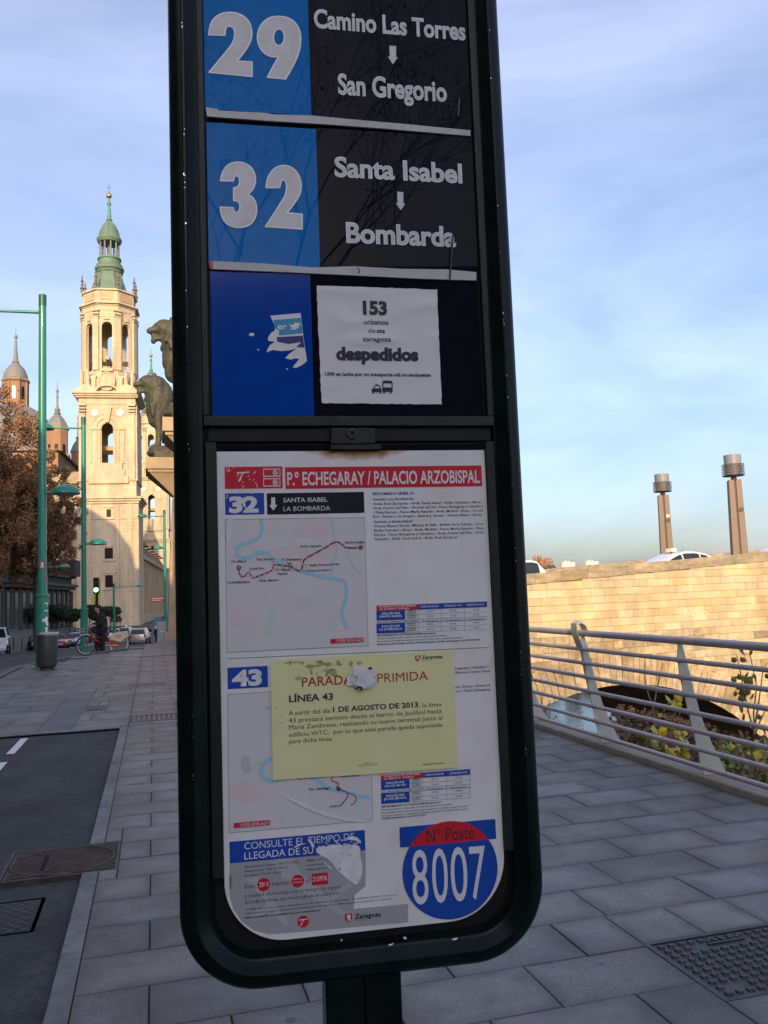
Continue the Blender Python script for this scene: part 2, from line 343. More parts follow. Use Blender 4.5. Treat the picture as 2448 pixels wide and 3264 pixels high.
class MB:
    def __init__(s): s.v = []; s.f = []
    def add(s, v, f):
        b = len(s.v); s.v += [tuple(p) for p in v]; s.f += [tuple(i+b for i in q) for q in f]; return s
    def box(s, x0, x1, y0, y1, z0, z1, t=1.0):
        mx_, my = (x0+x1)/2, (y0+y1)/2
        v = [(x0, y0, z0), (x1, y0, z0), (x1, y1, z0), (x0, y1, z0)]
        v += [(mx_+(x-mx_)*t, my+(y-my)*t, z1) for x, y, z in v]
        return s.add(v, [(0, 3, 2, 1), (4, 5, 6, 7), (0, 1, 5, 4), (1, 2, 6, 5), (2, 3, 7, 6), (3, 0, 4, 7)])
    def bbox(s, x0, x1, y0, y1, z0, z1, b):       # chamfered top box (slab, stone)
        v = [(x0, y0, z0), (x1, y0, z0), (x1, y1, z0), (x0, y1, z0), (x0, y0, z1-b), (x1, y0, z1-b), (x1, y1, z1-b), (x0, y1, z1-b),
             (x0+b, y0+b, z1), (x1-b, y0+b, z1), (x1-b, y1-b, z1), (x0+b, y1-b, z1)]
        f = [(0, 3, 2, 1), (8, 9, 10, 11)]
        for i in range(4):
            j = (i+1) % 4; f += [(i, j, j+4, i+4), (i+4, j+4, j+8, i+8)]
        return s.add(v, f)
    def tube(s, p0, p1, r0, r1=None, n=10, caps=True):
        p0, p1 = Vector(p0), Vector(p1); r1 = r0 if r1 is None else r1
        d = (p1-p0); q = d.to_track_quat('Z', 'Y') if d.length > 1e-9 else Matrix.Identity(3).to_quaternion(); v = []
        for p, r in ((p0, r0), (p1, r1)):
            for i in range(n):
                a = 2*math.pi*i/n; v.append(p+q@Vector((r*math.cos(a), r*math.sin(a), 0)))
        f = [(i, (i+1) % n, n+(i+1) % n, n+i) for i in range(n)]
        if caps: f += [tuple(range(n))[::-1], tuple(range(n, 2*n))]
        return s.add(v, f)
    def path(s, pts, rs, n=8, closed=False):
        pts = [Vector(p) for p in pts]; k = len(pts)
        if not hasattr(rs, '__len__'): rs = [rs]*k
        v = []; up = None
        for i, p in enumerate(pts):
            a = pts[(i-1) % k] if (closed or i > 0) else p; b = pts[(i+1) % k] if (closed or i < k-1) else p
            d = (b-a).normalized()
            if up is None: up = d.orthogonal().normalized()
            up = (up-d*up.dot(d)).normalized(); sd_ = d.cross(up)
            for j in range(n):
                t = 2*math.pi*j/n; v.append(p+(up*math.cos(t)+sd_*math.sin(t))*rs[i])
        f = []
        for i in range(k if closed else k-1):
            for j in range(n):
                a = i*n+j; b = i*n+(j+1) % n; c = ((i+1) % k)*n+(j+1) % n; d = ((i+1) % k)*n+j
                f.append((a, b, c, d))
        if not closed: f += [tuple(range(n))[::-1], tuple(range((k-1)*n, k*n))]
        return s.add(v, f)
    def lathe(s, prof, n=20, c=(0, 0), a0=0, flat=False):
        v = []; k = len(prof)
        for r, z in prof:
            for i in range(n):
                a = 2*math.pi*(i+.5)/n+a0; v.append((c[0]+r*math.cos(a), c[1]+r*math.sin(a), z))
        f = [(i*n+j, i*n+(j+1) % n, (i+1)*n+(j+1) % n, (i+1)*n+j) for i in range(k-1) for j in range(n)]
        f += [tuple(range(n))[::-1], tuple(range((k-1)*n, k*n))]
        return s.add(v, f)
    def sphere(s, c, r, n=10, m=7, sc=(1, 1, 1)):
        prof = [(max(1e-4, r*math.sin(math.pi*i/m)), -r*math.cos(math.pi*i/m)) for i in range(m+1)]
        k = MB().lathe(prof, n); return s.add([(c[0]+x*sc[0], c[1]+y*sc[1], c[2]+z*sc[2]) for x, y, z in k.v], k.f)
    def prism(s, poly, a0, a1, ax='z'):            # polygon extruded along an axis
        n = len(poly)
        def P(p, a): return (p[0], p[1], a) if ax == 'z' else ((p[0], a, p[1]) if ax == 'y' else (a, p[0], p[1]))
        v = [P(p, a0) for p in poly]+[P(p, a1) for p in poly]
        f = [(i, (i+1) % n, n+(i+1) % n, n+i) for i in range(n)]+[tuple(range(n))[::-1], tuple(range(n, 2*n))]
        return s.add(v, f)
    def xf(s, m, start=0):
        s.v[start:] = [tuple(m@Vector(p)) for p in s.v[start:]]; return s
    def mesh(s, name, m, smooth=False, bevel=0, fix=True):
        me = bpy.data.meshes.new(name); me.from_pydata(s.v, [], s.f)
        if fix or bevel:
            bm = bmesh.new(); bm.from_mesh(me)
            bmesh.ops.recalc_face_normals(bm, faces=bm.faces)
            if bevel: bmesh.ops.bevel(bm, geom=bm.edges[:], offset=bevel, segments=2, affect='EDGES', profile=.6, clamp_overlap=True)
            bm.to_mesh(me); bm.free()
        if m: me.materials.append(M[m] if isinstance(m, str) else m)
        if smooth:
            me.polygons.foreach_set('use_smooth', [True]*len(me.polygons))
            try: me.set_sharp_from_angle(angle=R(smooth if smooth is not True else 40))
            except Exception: pass
        return me
    def build(s, name, m, parent=None, smooth=False, bevel=0, loc=None):
        return link(name, s.mesh(name, m, smooth, bevel), parent, loc)

# ---- flat shapes / lettering: queued as curves, converted in one pass
QUEUE = []
def shape(name, polys, m, parent, conv, depth=0.0, extrude=0, smooth_iter=0, kind=None):
    """filled outline(s); conv maps (u,v,depth)->local xyz"""
    cu = bpy.data.curves.new(name, 'CURVE'); cu.dimensions = '2D'; cu.fill_mode = 'BOTH' if not extrude else 'BOTH'; cu.extrude = extrude
    for pts in polys:
        for _ in range(smooth_iter):
            q = []
            for i in range(len(pts)):
                a, b = pts[i], pts[(i+1) % len(pts)]
                q += [(a[0]*.75+b[0]*.25, a[1]*.75+b[1]*.25), (a[0]*.25+b[0]*.75, a[1]*.25+b[1]*.75)]
            pts = q
        sp_ = cu.splines.new('POLY'); sp_.points.add(len(pts)-1)
        for i, p in enumerate(pts): sp_.points[i].co = (p[0], p[1], 0, 1)
        sp_.use_cyclic_u = True
    o = bpy.data.objects.new(name, cu); C.objects.link(o)
    QUEUE.append((o, name, m, parent, conv, depth, None, kind)); return o
def text(s, box, m, parent, conv, depth, name='lettering', bold=0.0, res=2, shear=0, kind=None):
    """box = (u0, u1, baseline, capheight)"""
    cu = bpy.data.curves.new(name, 'FONT'); cu.body = s; cu.offset = bold; cu.resolution_u = res; cu.shear = shear
    o = bpy.data.objects.new(name, cu); C.objects.link(o)
    QUEUE.append((o, name, m, parent, conv, depth, box, kind)); return o
def flush():
    bpy.context.view_layer.update(); dg = bpy.context.evaluated_depsgraph_get()
    for (o, name, m, parent, conv, depth, box, kind) in QUEUE:
        me = bpy.data.meshes.new_from_object(o.evaluated_get(dg), depsgraph=dg); n = len(me.vertices)
        a = np.empty(n*3, np.float64) if False else np.empty(n*3, np.float32); me.vertices.foreach_get('co', a); a = a.reshape(-1, 3)
        if n and box:
            x0, x1 = a[:, 0].min(), a[:, 0].max()
            a[:, 0] = box[0]+(a[:, 0]-x0)/max(1e-6, x1-x0)*(box[1]-box[0]); a[:, 1] = box[2]+a[:, 1]*box[3]/.691
        if n:
            b = np.array([conv(float(p[0]), float(p[1]), depth+float(p[2])) for p in a], np.float32)
            me.vertices.foreach_set('co', b.ravel())
        me.materials.clear(); me.materials.append(M[m]); me.update()
        q = link(name, me, parent)
        if kind: q['kind'] = kind
        cd = o.data; bpy.data.objects.remove(o); bpy.data.curves.remove(cd)
    QUEUE.clear()

def leaves(name, pts, size, m, parent=None, nrm_jit=1.0, kind=None, loc=None):
    """many leaf-sized folded quads at pts"""
    n = len(pts); pts = np.asarray(pts, np.float32)
    a = rng.normal(size=(n, 3)); a /= np.linalg.norm(a, axis=1)[:, None]
    b = rng.normal(size=(n, 3)); b -= (a*b).sum(1)[:, None]*a; b /= np.linalg.norm(b, axis=1)[:, None]
    s_ = size*rng.uniform(.6, 1.3, (n, 1)); v = np.empty((n, 4, 3), np.float32)
    v[:, 0] = pts-a*s_; v[:, 1] = pts+b*s_*.6; v[:, 2] = pts+a*s_; v[:, 3] = pts-b*s_*.6
    me = bpy.data.meshes.new(name); me.vertices.add(n*4); me.vertices.foreach_set('co', v.ravel())
    me.loops.add(n*4); me.loops.foreach_set('vertex_index', np.arange(n*4, dtype=np.int32))
    me.polygons.add(n); me.polygons.foreach_set('loop_start', np.arange(0, n*4, 4, dtype=np.int32)); me.polygons.foreach_set('loop_total', np.full(n, 4, np.int32))
    me.update(calc_edges=True); me.materials.append(M[m]); o = link(name, me, parent, loc)
    if kind: o['kind'] = kind
    return o
def blobs(centres, n, shell=.45):
    """points in ellipsoid clumps: (x,y,z,rx,ry,rz)"""
    c = np.array(centres, float); wgt = c[:, 3]*c[:, 4]*c[:, 5]; idx = rng.choice(len(c), n, p=wgt/wgt.sum())
    d = rng.normal(size=(n, 3)); d /= np.linalg.norm(d, axis=1)[:, None]; r = rng.uniform(shell, 1, (n, 1))**.7
    return c[idx, :3]+d*r*c[idx, 3:6]
# ================================================================== GROUND, RIVER
def sheet(name, xs, ys, zf, m, kind='structure', parent=None, smooth=True):
    v = [(x, y, zf(x, y)) for y in ys for x in xs]; n = len(xs)
    f = [(j*n+i, j*n+i+1, (j+1)*n+i+1, (j+1)*n+i) for j in range(len(ys)-1) for i in range(n-1)]
    me = bpy.data.meshes.new(name); me.from_pydata(v, [], f); me.materials.append(M[m])
    if smooth: me.polygons.foreach_set('use_smooth', [True]*len(me.polygons))
    o = link(name, me, parent)
    if kind and not parent: o['kind'] = kind
    return o
ysr = [-2500, -300, -60, -20, 0, 10, 22, 26, 28, 30, 31, 32.5, 36, 40, 50, 60, 70, 80, 88, 95, 102, 110, 120, 180, 450, 2500]
sheet('ground', [-2500, -200, -60, -14.5], ysr, lambda x, y: rz_(y)-.01, 'road')
sheet('road', [-14.5, -9, -4, 0, 4.62], ysr, lambda x, y: rz_(y), 'road')
def bank(x, y):
    c = (y-8.7)-(x-4.8)*1.45
    z = -.26-.05*(x-4.75)-max(0, c)*.9-max(0, x-7.6)*.8
    z += .10*math.sin(x*2.1+y*.7)+.08*math.sin(y*1.9-x)
    if y > 24: z = max(z, -9.2+max(0, 12.2-x)*.9)          # bank rises again beside the abutment
    return max(z, -10)
bx = list(np.arange(4.7, 16, .35))+list(np.arange(16, 40, 2.0)); by = list(np.arange(-30, 0, 2.0))+list(np.arange(0, 30, .4))+list(np.arange(30, 70, 2.0))
sheet('river_bank', bx, by, bank, 'soil')
sheet('river_bed', [4.6, 2500], [-2500, 2500], lambda x, y: -10.2, 'soil')
wtr = sheet('river', [4.6, 400], [-300, 600], lambda x, y: -8.2, 'water', smooth=False)
sheet('far_bank', [-2500, 400, 400.5, 2500], [600, 2500], lambda x, y: -3.3, 'ground' if 'ground' in M else 'soil')

# retaining wall below the railing, up to the bridge
rw = MB().box(4.55, 4.72, -30, 29.3, -9.9, -.055).build('retaining_wall', 'stone_b')
tag(rw, 'stone embankment wall under the railing, dropping to the river', 'wall')

# ================================================================== PAVEMENT
EDGE = [(-3.6, 12.3), (-3.6, 22.6), (-3.6, 25.6), (-3.25, 27.4), (-2.5, 29.6), (-1.5, 31.9), (-.35, 34.4), (.9, 36.9), (2.6, 39.0), (4.45, 39.0)]
poly = [(-.355, -8), (4.45, -8), (4.45, 39.0)]+EDGE[::-1][1:]+[(-.355, 12.3)]
pv = MB().prism(poly, -1.2, -.014).build('pavement', 'mortar'); pv['kind'] = 'structure'
def inpoly(x, y, P):
    c = False
    for i in range(len(P)):
        (x1, y1), (x2, y2) = P[i], P[i-1]
        if (y1 > y) != (y2 > y) and x < (x2-x1)*(y-y1)/(y2-y1)+x1: c = not c
    return c
HOLES = [(2.217, 2.917, 3.13, 3.735), (-.96, -.24, 5.88, 6.55), (-.35, .33, 12.66, 13.42), (-1.42, -.75, 14.42, 15.02), (-.45, .2, 17.9, 18.5), (.32, .95, 14.15, 14.8), (-1.53, -1.1, 12.42, 17.5)]
def hits(x0, x1, y0, y1):
    return any(x0 < h[1]-.005 and x1 > h[0]+.005 and y0 < h[3]-.005 and y1 > h[2]+.005 for h in HOLES)
def cutrect(r, holes):
    rs = [r]
    for h in holes:
        nr = []
        for (x0, x1, y0, y1) in rs:
            if not (x0 < h[1] and x1 > h[0] and y0 < h[3] and y1 > h[2]): nr.append((x0, x1, y0, y1)); continue
            if x0 < h[0]: nr.append((x0, h[0], y0, y1))
            if x1 > h[1]: nr.append((h[1], x1, y0, y1))
            a, b = max(x0, h[0]), min(x1, h[1])
            if y0 < h[2]: nr.append((a, b, y0, h[2]))
            if y1 > h[3]: nr.append((a, b, h[3], y1))
        rs = nr
    return [q for q in rs if q[1]-q[0] > .03 and q[3]-q[2] > .03]
rects = []
k0 = -12
for k in range(k0, 90):
    y0 = 4.10+.396*k; y1 = y0+.396
    if y0 < -1 or y0 > 38.8: continue
    off = 0 if k % 2 else .325
    for j in range(-1, 9):
        x0 = -.037+off+.65*j; x1 = x0+.65
        a, b = max(x0, -.355), min(x1, 4.45)
        if b-a < .04 or not inpoly((a+b)/2, (y0+y1)/2, poly): continue
        rects.append((a, b, y0, y1))
for k in range(0, 40):                                   # larger slabs left of the kerb line
    y0 = 12.42+.8*k; y1 = y0+.8
    for j in range(-1, 4):
        x0 = -.355-1.1*(j+1)-(.55 if k % 2 else 0); x1 = x0+1.1
        a, b = max(x0, -3.5), min(x1, -.355)
        if b-a < .06 or not (inpoly(a+.02, y1, poly) and inpoly(b-.02, y1, poly)): continue
        rects.append((a, b, y0, y1))
cut = []
for r in rects: cut += cutrect(r, HOLES)
def vis(p):
    x, y = project(p)
    if not (-40 < x < 2490 and -40 < y < 3310): return False
    return not (585 < x < 1700 and y < 3010) and not (1050 < x < 1265)
g = .003
near = []; far = []
for r in cut:
    c = ((r[0]+r[1])/2, (r[2]+r[3])/2)
    v_ = any(vis((x, y, 0)) for x in (r[0], c[0], r[1]) for y in (r[2], c[1], r[3]))
    (near if v_ else far).append((math.hypot(*c), r))
near.sort(); far += near[292:]; near = near[:292]
cache = {}
for d, r in near:
    wx, wy = round(r[1]-r[0], 3), round(r[3]-r[2], 3)
    if (wx, wy) not in cache: cache[(wx, wy)] = MB().bbox(-wx/2+g, wx/2-g, -wy/2+g, wy/2-g, -.02, 0, .003).mesh('slab', 'granite')
    o = link('slab', cache[(wx, wy)], pv, ((r[0]+r[1])/2, (r[2]+r[3])/2, rng.uniform(-.0018, .0018)))
fb = MB()
for d, r in far:
    dz = rng.uniform(-.002, .002); fb.bbox(r[0]+g, r[1]-g, r[2]+g, r[3]-g, -.012, dz, .003)
o = fb.build('slab_field', 'granite_far', pv); o['kind'] = 'stuff'
# kerb stones
kb = [-4.6+i*1.02 for i in range(17)]
for i, y in enumerate(kb):
    y1 = min(y+1.02, 12.36)
    if y1-y < .1: continue
    for q in cutrect((-.457, -.357, y, y1), HOLES):
        m_ = MB().bbox(q[0], q[1], q[2]+.003, q[3]-.003, -.12, .002, .006).mesh('kerb_stone', 'kerb')
        link('kerb_stone', m_, pv)
for i in range(4):
    x1 = -.457-i*.8; m_ = MB().bbox(x1-.8+.003, x1-.003, 12.30, 12.42, -.12, .002, .006).mesh('kerb_stone', 'kerb'); link('kerb_stone', m_, pv)
for i in range(1, len(EDGE)-1):                         # kerb stones round the corner
    a, b = Vector(EDGE[i]), Vector(EDGE[i+1]); n_ = max(1, int((b-a).length/1.0)); d = (b-a)/n_
    for j in range(n_):
        p, q = a+d*j, a+d*(j+1); nn = Vector((-(q-p).y, (q-p).x)).normalized()*.12
        s_ = (q-p).normalized()*.004
        P4 = [tuple(p+s_), tuple(q-s_), tuple(q-s_+nn), tuple(p+s_+nn)]
        link('kerb_stone', MB().prism(P4, -.7, .004).mesh('kerb_stone', 'kerb'), pv)
# brown gutter band outside the corner
v = []
for (x, y) in EDGE[1:-1]: v += [(x-.14, y+.02), (x-.62, y+.5)]
gb = MB(); gb.add([(x, y, rz_(y)+.012) for x, y in v], [(2*i, 2*i+1, 2*i+3, 2*i+2) for i in range(len(EDGE)-3)]); o = gb.build('gutter_band', 'rust_strip'); o['kind'] = 'structure'
# asphalt lane next to the kerb
as_ = MB().box(-14.4, -.459, -8, 12.298, -.13, -.035).build('asphalt_lane', 'asphalt'); as_['kind'] = 'structure'
for (a, b, y0, y1) in [(-1.69, -1.60, 11.0, 12.15), (-1.69, -1.59, 8.6, 10.45), (-1.69, -1.59, 6.4, 7.9)]:
    o = MB().box(a, b, y0, y1, -.034, -.031).build('lane_dash', 'paint_white'); o['kind'] = 'structure'
rl_ = MB()
for (p, q, w_) in [(gp(0, 2085, -.05), gp(110, 2066, -.05), .16), (gp(182, 2070, -.05), gp(300, 2055, -.05), .14), (gp(200, 2062, -.05), gp(400, 2042, -.05), .14)]:
    d = (q-p).normalized(); s_ = Vector((-d.y, d.x, 0))*w_*1.5
    n_ = 8
    pts = [p+(q-p)*i/n_ for i in range(n_+1)]
    for i in range(n_):
        a, b = pts[i], pts[i+1]
        rl_.add([(*(c.xy), rz_(c.y)+.008) for c in (a-s_, b-s_, b+s_, a+s_)], [(0, 1, 2, 3)])
o = rl_.build('road_line', 'paint_white'); o['kind'] = 'structure'
# ribbed tactile strip
t_ = empty('tactile_strip', (-1.315, 14.95, 0), 0, 'ribbed grey tactile paving strip running across the pavement beyond the asphalt', 'tactile paving')
MB().box(-.213, .213, -2.53, 2.55, -.02, -.003).build('base_plate', 'tactile', t_)
for i in range(10):
    x = -.19+i*.042; MB().box(x-.011, x+.011, -2.5, 2.5, -.003, .004, .9).build('rib', 'granite_far', t_)

# ---- access covers
def frame_ring(x0, x1, y0, y1, w_, z0, z1):
    m_ = MB(); m_.box(x0, x1, y0, y0+w_, z0, z1); m_.box(x0, x1, y1-w_, y1, z0, z1); m_.box(x0, x0+w_, y0+w_, y1-w_, z0, z1); m_.box(x1-w_, x1, y0+w_, y1-w_, z0, z1); return m_
def cover(name, x0, x1, y0, y1, z, label, cat, m_='iron', studs=(11, 9), rot=0, style='stud'):
    t = empty(name, ((x0+x1)/2, (y0+y1)/2, z), rot, label, cat); hx, hy = (x1-x0)/2, (y1-y0)/2
    frame_ring(-hx, hx, -hy, hy, .022, -.03, .001).build('frame', m_, t)
    MB().box(-hx+.026, hx-.026, -hy+.026, hy-.026, -.03, -.006).build('plate', m_, t)
    s_ = MB(); nx, ny = studs
    for i in range(nx):
        for j in range(ny):
            cx_ = -hx+.06+(2*hx-.12)*i/(nx-1); cy_ = -hy+.06+(2*hy-.12)*j/(ny-1)
            if style == 'stud':
                if (j == ny-2 and 2 < i < nx-3) or (j == 1 and i in (1, 2, nx-3)): continue
                s_.box(cx_-.016, cx_+.016, cy_-.012, cy_+.012, -.006, .003, .8)
            elif style == 'brick':
                o_ = .5*(2*hx-.12)/(nx-1) if j % 2 else 0
                if abs(cx_+o_) < hx-.04: s_.box(cx_+o_-.018, cx_+o_+.018, cy_-.009, cy_+.009, -.006, .004, .85)
    o = s_.build('stud_pattern', m_, t); o['kind'] = 'stuff'
    return t
t = cover('access_cover', 2.217, 2.917, 3.13, 3.735, 0, 'square iron access cover with raised studs set in the granite slabs', 'manhole cover', 'iron', (12, 10))
MB().lathe([(.012, -.006), (.012, -.003), (.006, -.003)], 12, (-.13, -.13)).build('lifting_hole', 'void', t)
e_ = MB(); e_.box(-.07, .13, .19, .202, -.006, .002)
for i in range(5): e_.tube((-.05+i*.04, .225, -.004), (-.05+i*.04, .225, .002), .011, n=8)
e_.build('emblem', 'iron', t)
t = cover('round_cover', -.96, -.24, 5.88, 6.55, -.004, 'rusty rectangular frame with oval iron lid across the kerb edge', 'manhole cover', 'iron_rust', (17, 15), style='brick')
ov = MB(); ov.path([(.325*math.cos(a), .30*math.sin(a), .001) for a in np.linspace(0, 2*math.pi, 40, endpoint=False)], .008, 6, True); ov.build('lid_rim', 'iron_rust', t)
MB().box(-.125, -.10, -.17, .17, -.006, .004).build('dark_slot', 'void', t)  # raised bar coloured near black to stand in for a dark slot
t = cover('drain_grate', -1.30, -.635, 5.05, 5.60, -.036, 'dark iron drain grate set in the asphalt, nearest the frame corner', 'drain grate', 'iron', (9, 12), style='brick')
for (a, b, c, d, lab, m_) in [(-.35, .33, 12.66, 13.42, 'long iron utility cover with bright worn ribs beyond the asphalt corner', 'iron_rust'), (-1.10, -.75, 14.42, 15.02, 'dark sunken cover at the right side of the tactile strip', 'iron'),
                             (-.45, .2, 17.9, 18.5, 'farthest dark iron cover between the light slabs', 'iron'), (.32, .95, 14.15, 14.8, 'iron utility cover half hidden by the left edge of the bus sign', 'iron_rust')]:
    t = cover('utility_cover', a, b, c, d, -.002, lab, 'utility cover', m_, (9, 6), style='none')
    s_ = MB()
    for i in range(9): x = -(b-a)/2+.06+i*((b-a)-.12)/8; s_.box(x-.012, x+.012, -(d-c)/2+.08, (d-c)/2-.08, -.006, .005)
    s_.build('rib_set', 'worn' if m_ == 'iron_rust' else 'iron', t)
drn = MB()
t = empty('channel_drain', (1.0, 27.3, .003), R(6), 'narrow rusty channel drain crossing the far pavement', 'drain')
MB().box(-1.5, 1.5, -.10, .10, -.004, .001).build('channel', 'iron_rust', t)
s_ = MB()
for i in range(24): s_.box(-1.45+i*.124, -1.38+i*.124, -.07, .07, .001, .006)
o = s_.build('slot_bars', 'iron', t); o['kind'] = 'stuff'

# ================================================================== RAILING
rt = empty('railing', (4.45, 0, 0), 0, 'grey metal riverside railing with seven thin rails and leaning bladed posts', 'railing')
base = MB(); base.bbox(0, .30, -8, 29.2, -.10, .055, .01)
cs = base.build('kerb_course', 'kerb_warm', rt)
RZ = [(-.10, 1.195, .034), (-.115, 1.03, .021), (-.105, .885, .021), (-.085, .74, .021), (-.06, .59, .021), (-.035, .437, .021), (-.008, .28, .021), (.02, .125, .021)]
for (x, z, r_) in RZ:
    pth = MB(); ys_ = [-8+1.55*i for i in range(24)]
    pth.tube((x, -8, z), (x, 28.8, z), r_, n=14, caps=True); pth.build('rail', 'rail', rt, smooth=True)
sleeve = MB().tube((RZ[4][0], 5.62, .59), (RZ[4][0], 5.66, .59), .0235, n=14).build('sleeve', 'rail', rt, smooth=True)
WELD = MB().tube((0, -.028, 0), (0, .028, 0), .0245, n=14).mesh('weld_collar', 'rail', smooth=True)
def post(y, loop):
    # leaning tapered blade lying in the plane across the railing
    L_ = [(-.115, 1.17), (-.13, 1.03), (-.115, .885), (-.09, .735), (-.06, .59), (-.03, .437), (0, .28), (.03, .125), (.045, .055)]
    R_ = [(.27, .055), (.225, .14), (.15, .30), (.09, .45), (.045, .60), (.01, .75), (-.02, .90), (-.05, 1.04), (-.08, 1.17)]
    b = MB().prism(L_+R_, y-.007, y+.007, 'y')
    p = b.build('post', 'rail_post', rt, bevel=0)
    for (xr, zr_, rr2) in RZ[1:]: link('weld_collar', WELD, rt, (xr, y, zr_))
    if loop:
        pts = [(-.125, 1.02), (-.165, 1.12), (-.195, 1.22), (-.19, 1.30), (-.14, 1.325), (-.085, 1.29), (-.055, 1.22), (-.06, 1.16)]
        o_ = [(a, z) for a, z in pts]; i_ = [(a*.9-.012, 1.18+(z-1.18)*.86) for a, z in pts]
        lb = MB(); n_ = len(pts)
        for (ya, yb) in ((y-.065, y+.065),):
            v = [(a, ya, z) for a, z in o_]+[(a, yb, z) for a, z in o_]+[(a, ya, z) for a, z in i_]+[(a, yb, z) for a, z in i_]
            f = []
            for i in range(n_-1): f += [(i, i+1, n_+i+1, n_+i), (2*n_+i, 3*n_+i, 3*n_+i+1, 2*n_+i+1), (i, 2*n_+i, 2*n_+i+1, i+1), (n_+i, n_+i+1, 3*n_+i+1, 3*n_+i)]
            lb.add(v, f)
        lb.build('loop_cap', 'rail_post', rt, smooth=True)
        c_ = MB().prism([(-.135, 1.05), (-.09, 1.05), (-.02, .60), (.05, .12), (0, .12), (-.075, .60)], y-.045, y-.038, 'y'); c_.build('flange', 'rail_post', rt)
for i in range(-2, 13):
    y = 8.15+1.72*i
    if -4 < y < 28.6: post(y, i % 4 == 0)

# ================================================================== BRIDGE
BR = R(7.4)
bt = empty('stone_bridge', (0, 29.6, 0), BR, 'golden sandstone bridge with a wide arch over the river, weathered near the arch', 'bridge')
AC, AR, AZ, HS = 18.7, 11.7, -2.5-11.7, 8.4         # arch centre, radius, centre height, half span
TW = 11.0
def coptop(s): return 2.21+(s-14.59)*.0546 if s > 8 else 1.85
def arch_z(s):
    d = abs(s-AC)
    return AZ+math.sqrt(AR*AR-d*d) if d < HS else -99
spz = AZ+math.sqrt(AR*AR-HS*HS)
S0, S1 = 4.75, 46.0
pol = [(S0, -9.8), (AC-HS, -9.8)]+[(AC-HS+2*HS*i/28, arch_z(AC-HS+2*HS*i/28*.9999+.0005)) for i in range(29)]+[(AC+HS, -9.8), (S1, -9.8), (S1, coptop(S1)-.42)]+[(s, coptop(s)-.42) for s in (36, 28, 20, 14, 8.01)]+[(8, coptop(7.9)-.42), (S0, coptop(7.9)-.42)]
core = MB().prism(pol, .03, .5, 'y').build('wall_core', 'wall_mortar', bt)
core2 = MB().prism(pol, TW-.5, TW, 'y').build('wall_core', 'wall_mortar', bt)
bar = MB(); ss = [(AC-HS, -9.8)]+[(AC-HS+2*HS*i/28, arch_z(AC-HS+2*HS*i/28*.9999+.0005)) for i in range(29)]+[(AC+HS, -9.8)]
ny_ = 10
for i in range(len(ss)-1):
    for j in range(ny_):
        y0, y1 = .03+(TW-.03)*j/ny_, .03+(TW-.03)*(j+1)/ny_
        bar.add([(ss[i][0], y0, ss[i][1]), (ss[i+1][0], y0, ss[i+1][1]), (ss[i+1][0], y1, ss[i+1][1]), (ss[i][0], y1, ss[i][1])], [(0, 1, 2, 3)])
bar.build('arch_barrel', 'barrel', bt)
dk = MB()
sx_ = [S0, 8, 14, 20, 28, 36, S1]
for i in range(len(sx_)-1):
    a, b = sx_[i], sx_[i+1]; za, zb = coptop(a)-1.19, coptop(b)-1.19
    dk.add([(a, .5, za), (b, .5, zb), (b, TW-.5, zb), (a, TW-.5, za), (a, .5, za-.3), (b, .5, zb-.3), (b, TW-.5, zb-.3), (a, TW-.5, za-.3)], [(0, 1, 2, 3), (4, 7, 6, 5), (0, 4, 5, 1), (3, 2, 6, 7)])
dk.build('deck', 'road', bt)
# wall stones
inner, outer_ = AR, AR+1.25
def wallvis(s, z):
    p = bt_m @ Vector((s, 0, z)); x, y = project(p)
    return 1655 < x < 2470 and 1700 < y < 2560
bt_m = Matrix.Translation((0, 29.6, 0)) @ Matrix.Rotation(BR, 4, 'Z')
st_list = []
row = 0; z = -9.6
zr = []
while z < 3.2: zr.append(z); z += .318
for k, z0 in enumerate(zr):
    z0 += .007; z1 = z0+.318; s = S0+rng.uniform(0, .5)
    while s < S1-.2:
        L_ = rng.uniform(.42, 1.05) if z0 > -.35 else rng.uniform(.45, .95)
        e = min(s+L_, S1); top = min(z1, coptop((s+e)/2)-.43)
        r1 = min(math.hypot(a-AC, zz_-AZ) for a in (s, e) for zz_ in (z0, z1)); rm = math.hypot((s+e)/2-AC, (z0+z1)/2-AZ)
        inspan = abs((s+e)/2-AC) < HS+.2 and z0 < spz+.1
        ok = (rm > outer_-.08) and not inspan and not (z0 < spz and abs((s+e)/2-AC) < HS+.45)
        if ok and top-z0 > .06: st_list.append((s, e, z0, top))
        s = e
vs_ = []
na = 66
a_h = math.asin(HS/AR)
for i in range(na):
    a0 = -a_h+2*a_h*i/na; a1 = -a_h+2*a_h*(i+1)/na; vs_.append((a0, a1))
jn = []; nr_ = []
for q in st_list:
    (jn if wallvis((q[0]+q[1])/2, (q[2]+q[3])/2) else nr_).append(q)
random.Random(3).shuffle(jn)
jn.sort(key=lambda q: 0 if q[2] > -1.6 else 1)
single = jn[:250]; nr_ += jn[250:]
def stone_mb(q, m_, dy=0, tilt=0):
    s, e, z0, z1 = q; g_ = .0045; b = .010
    y = .0-dy
    v = [(s+g_, .04, z0+g_), (e-g_, .04, z0+g_), (e-g_, .04, z1-g_), (s+g_, .04, z1-g_), (s+g_, y+b, z0+g_), (e-g_, y+b, z0+g_), (e-g_, y+b, z1-g_), (s+g_, y+b, z1-g_)]
    v += [(s+g_+b, y, z0+g_+b), (e-g_-b, y+tilt, z0+g_+b), (e-g_-b, y+tilt, z1-g_-b), (s+g_+b, y, z1-g_-b)]
    f = [(8, 9, 10, 11)]
    for i in range(4):
        j = (i+1) % 4; f += [(i, j, j+4, i+4), (i+4, j+4, j+8, i+8)]
    return m_.add(v, f)
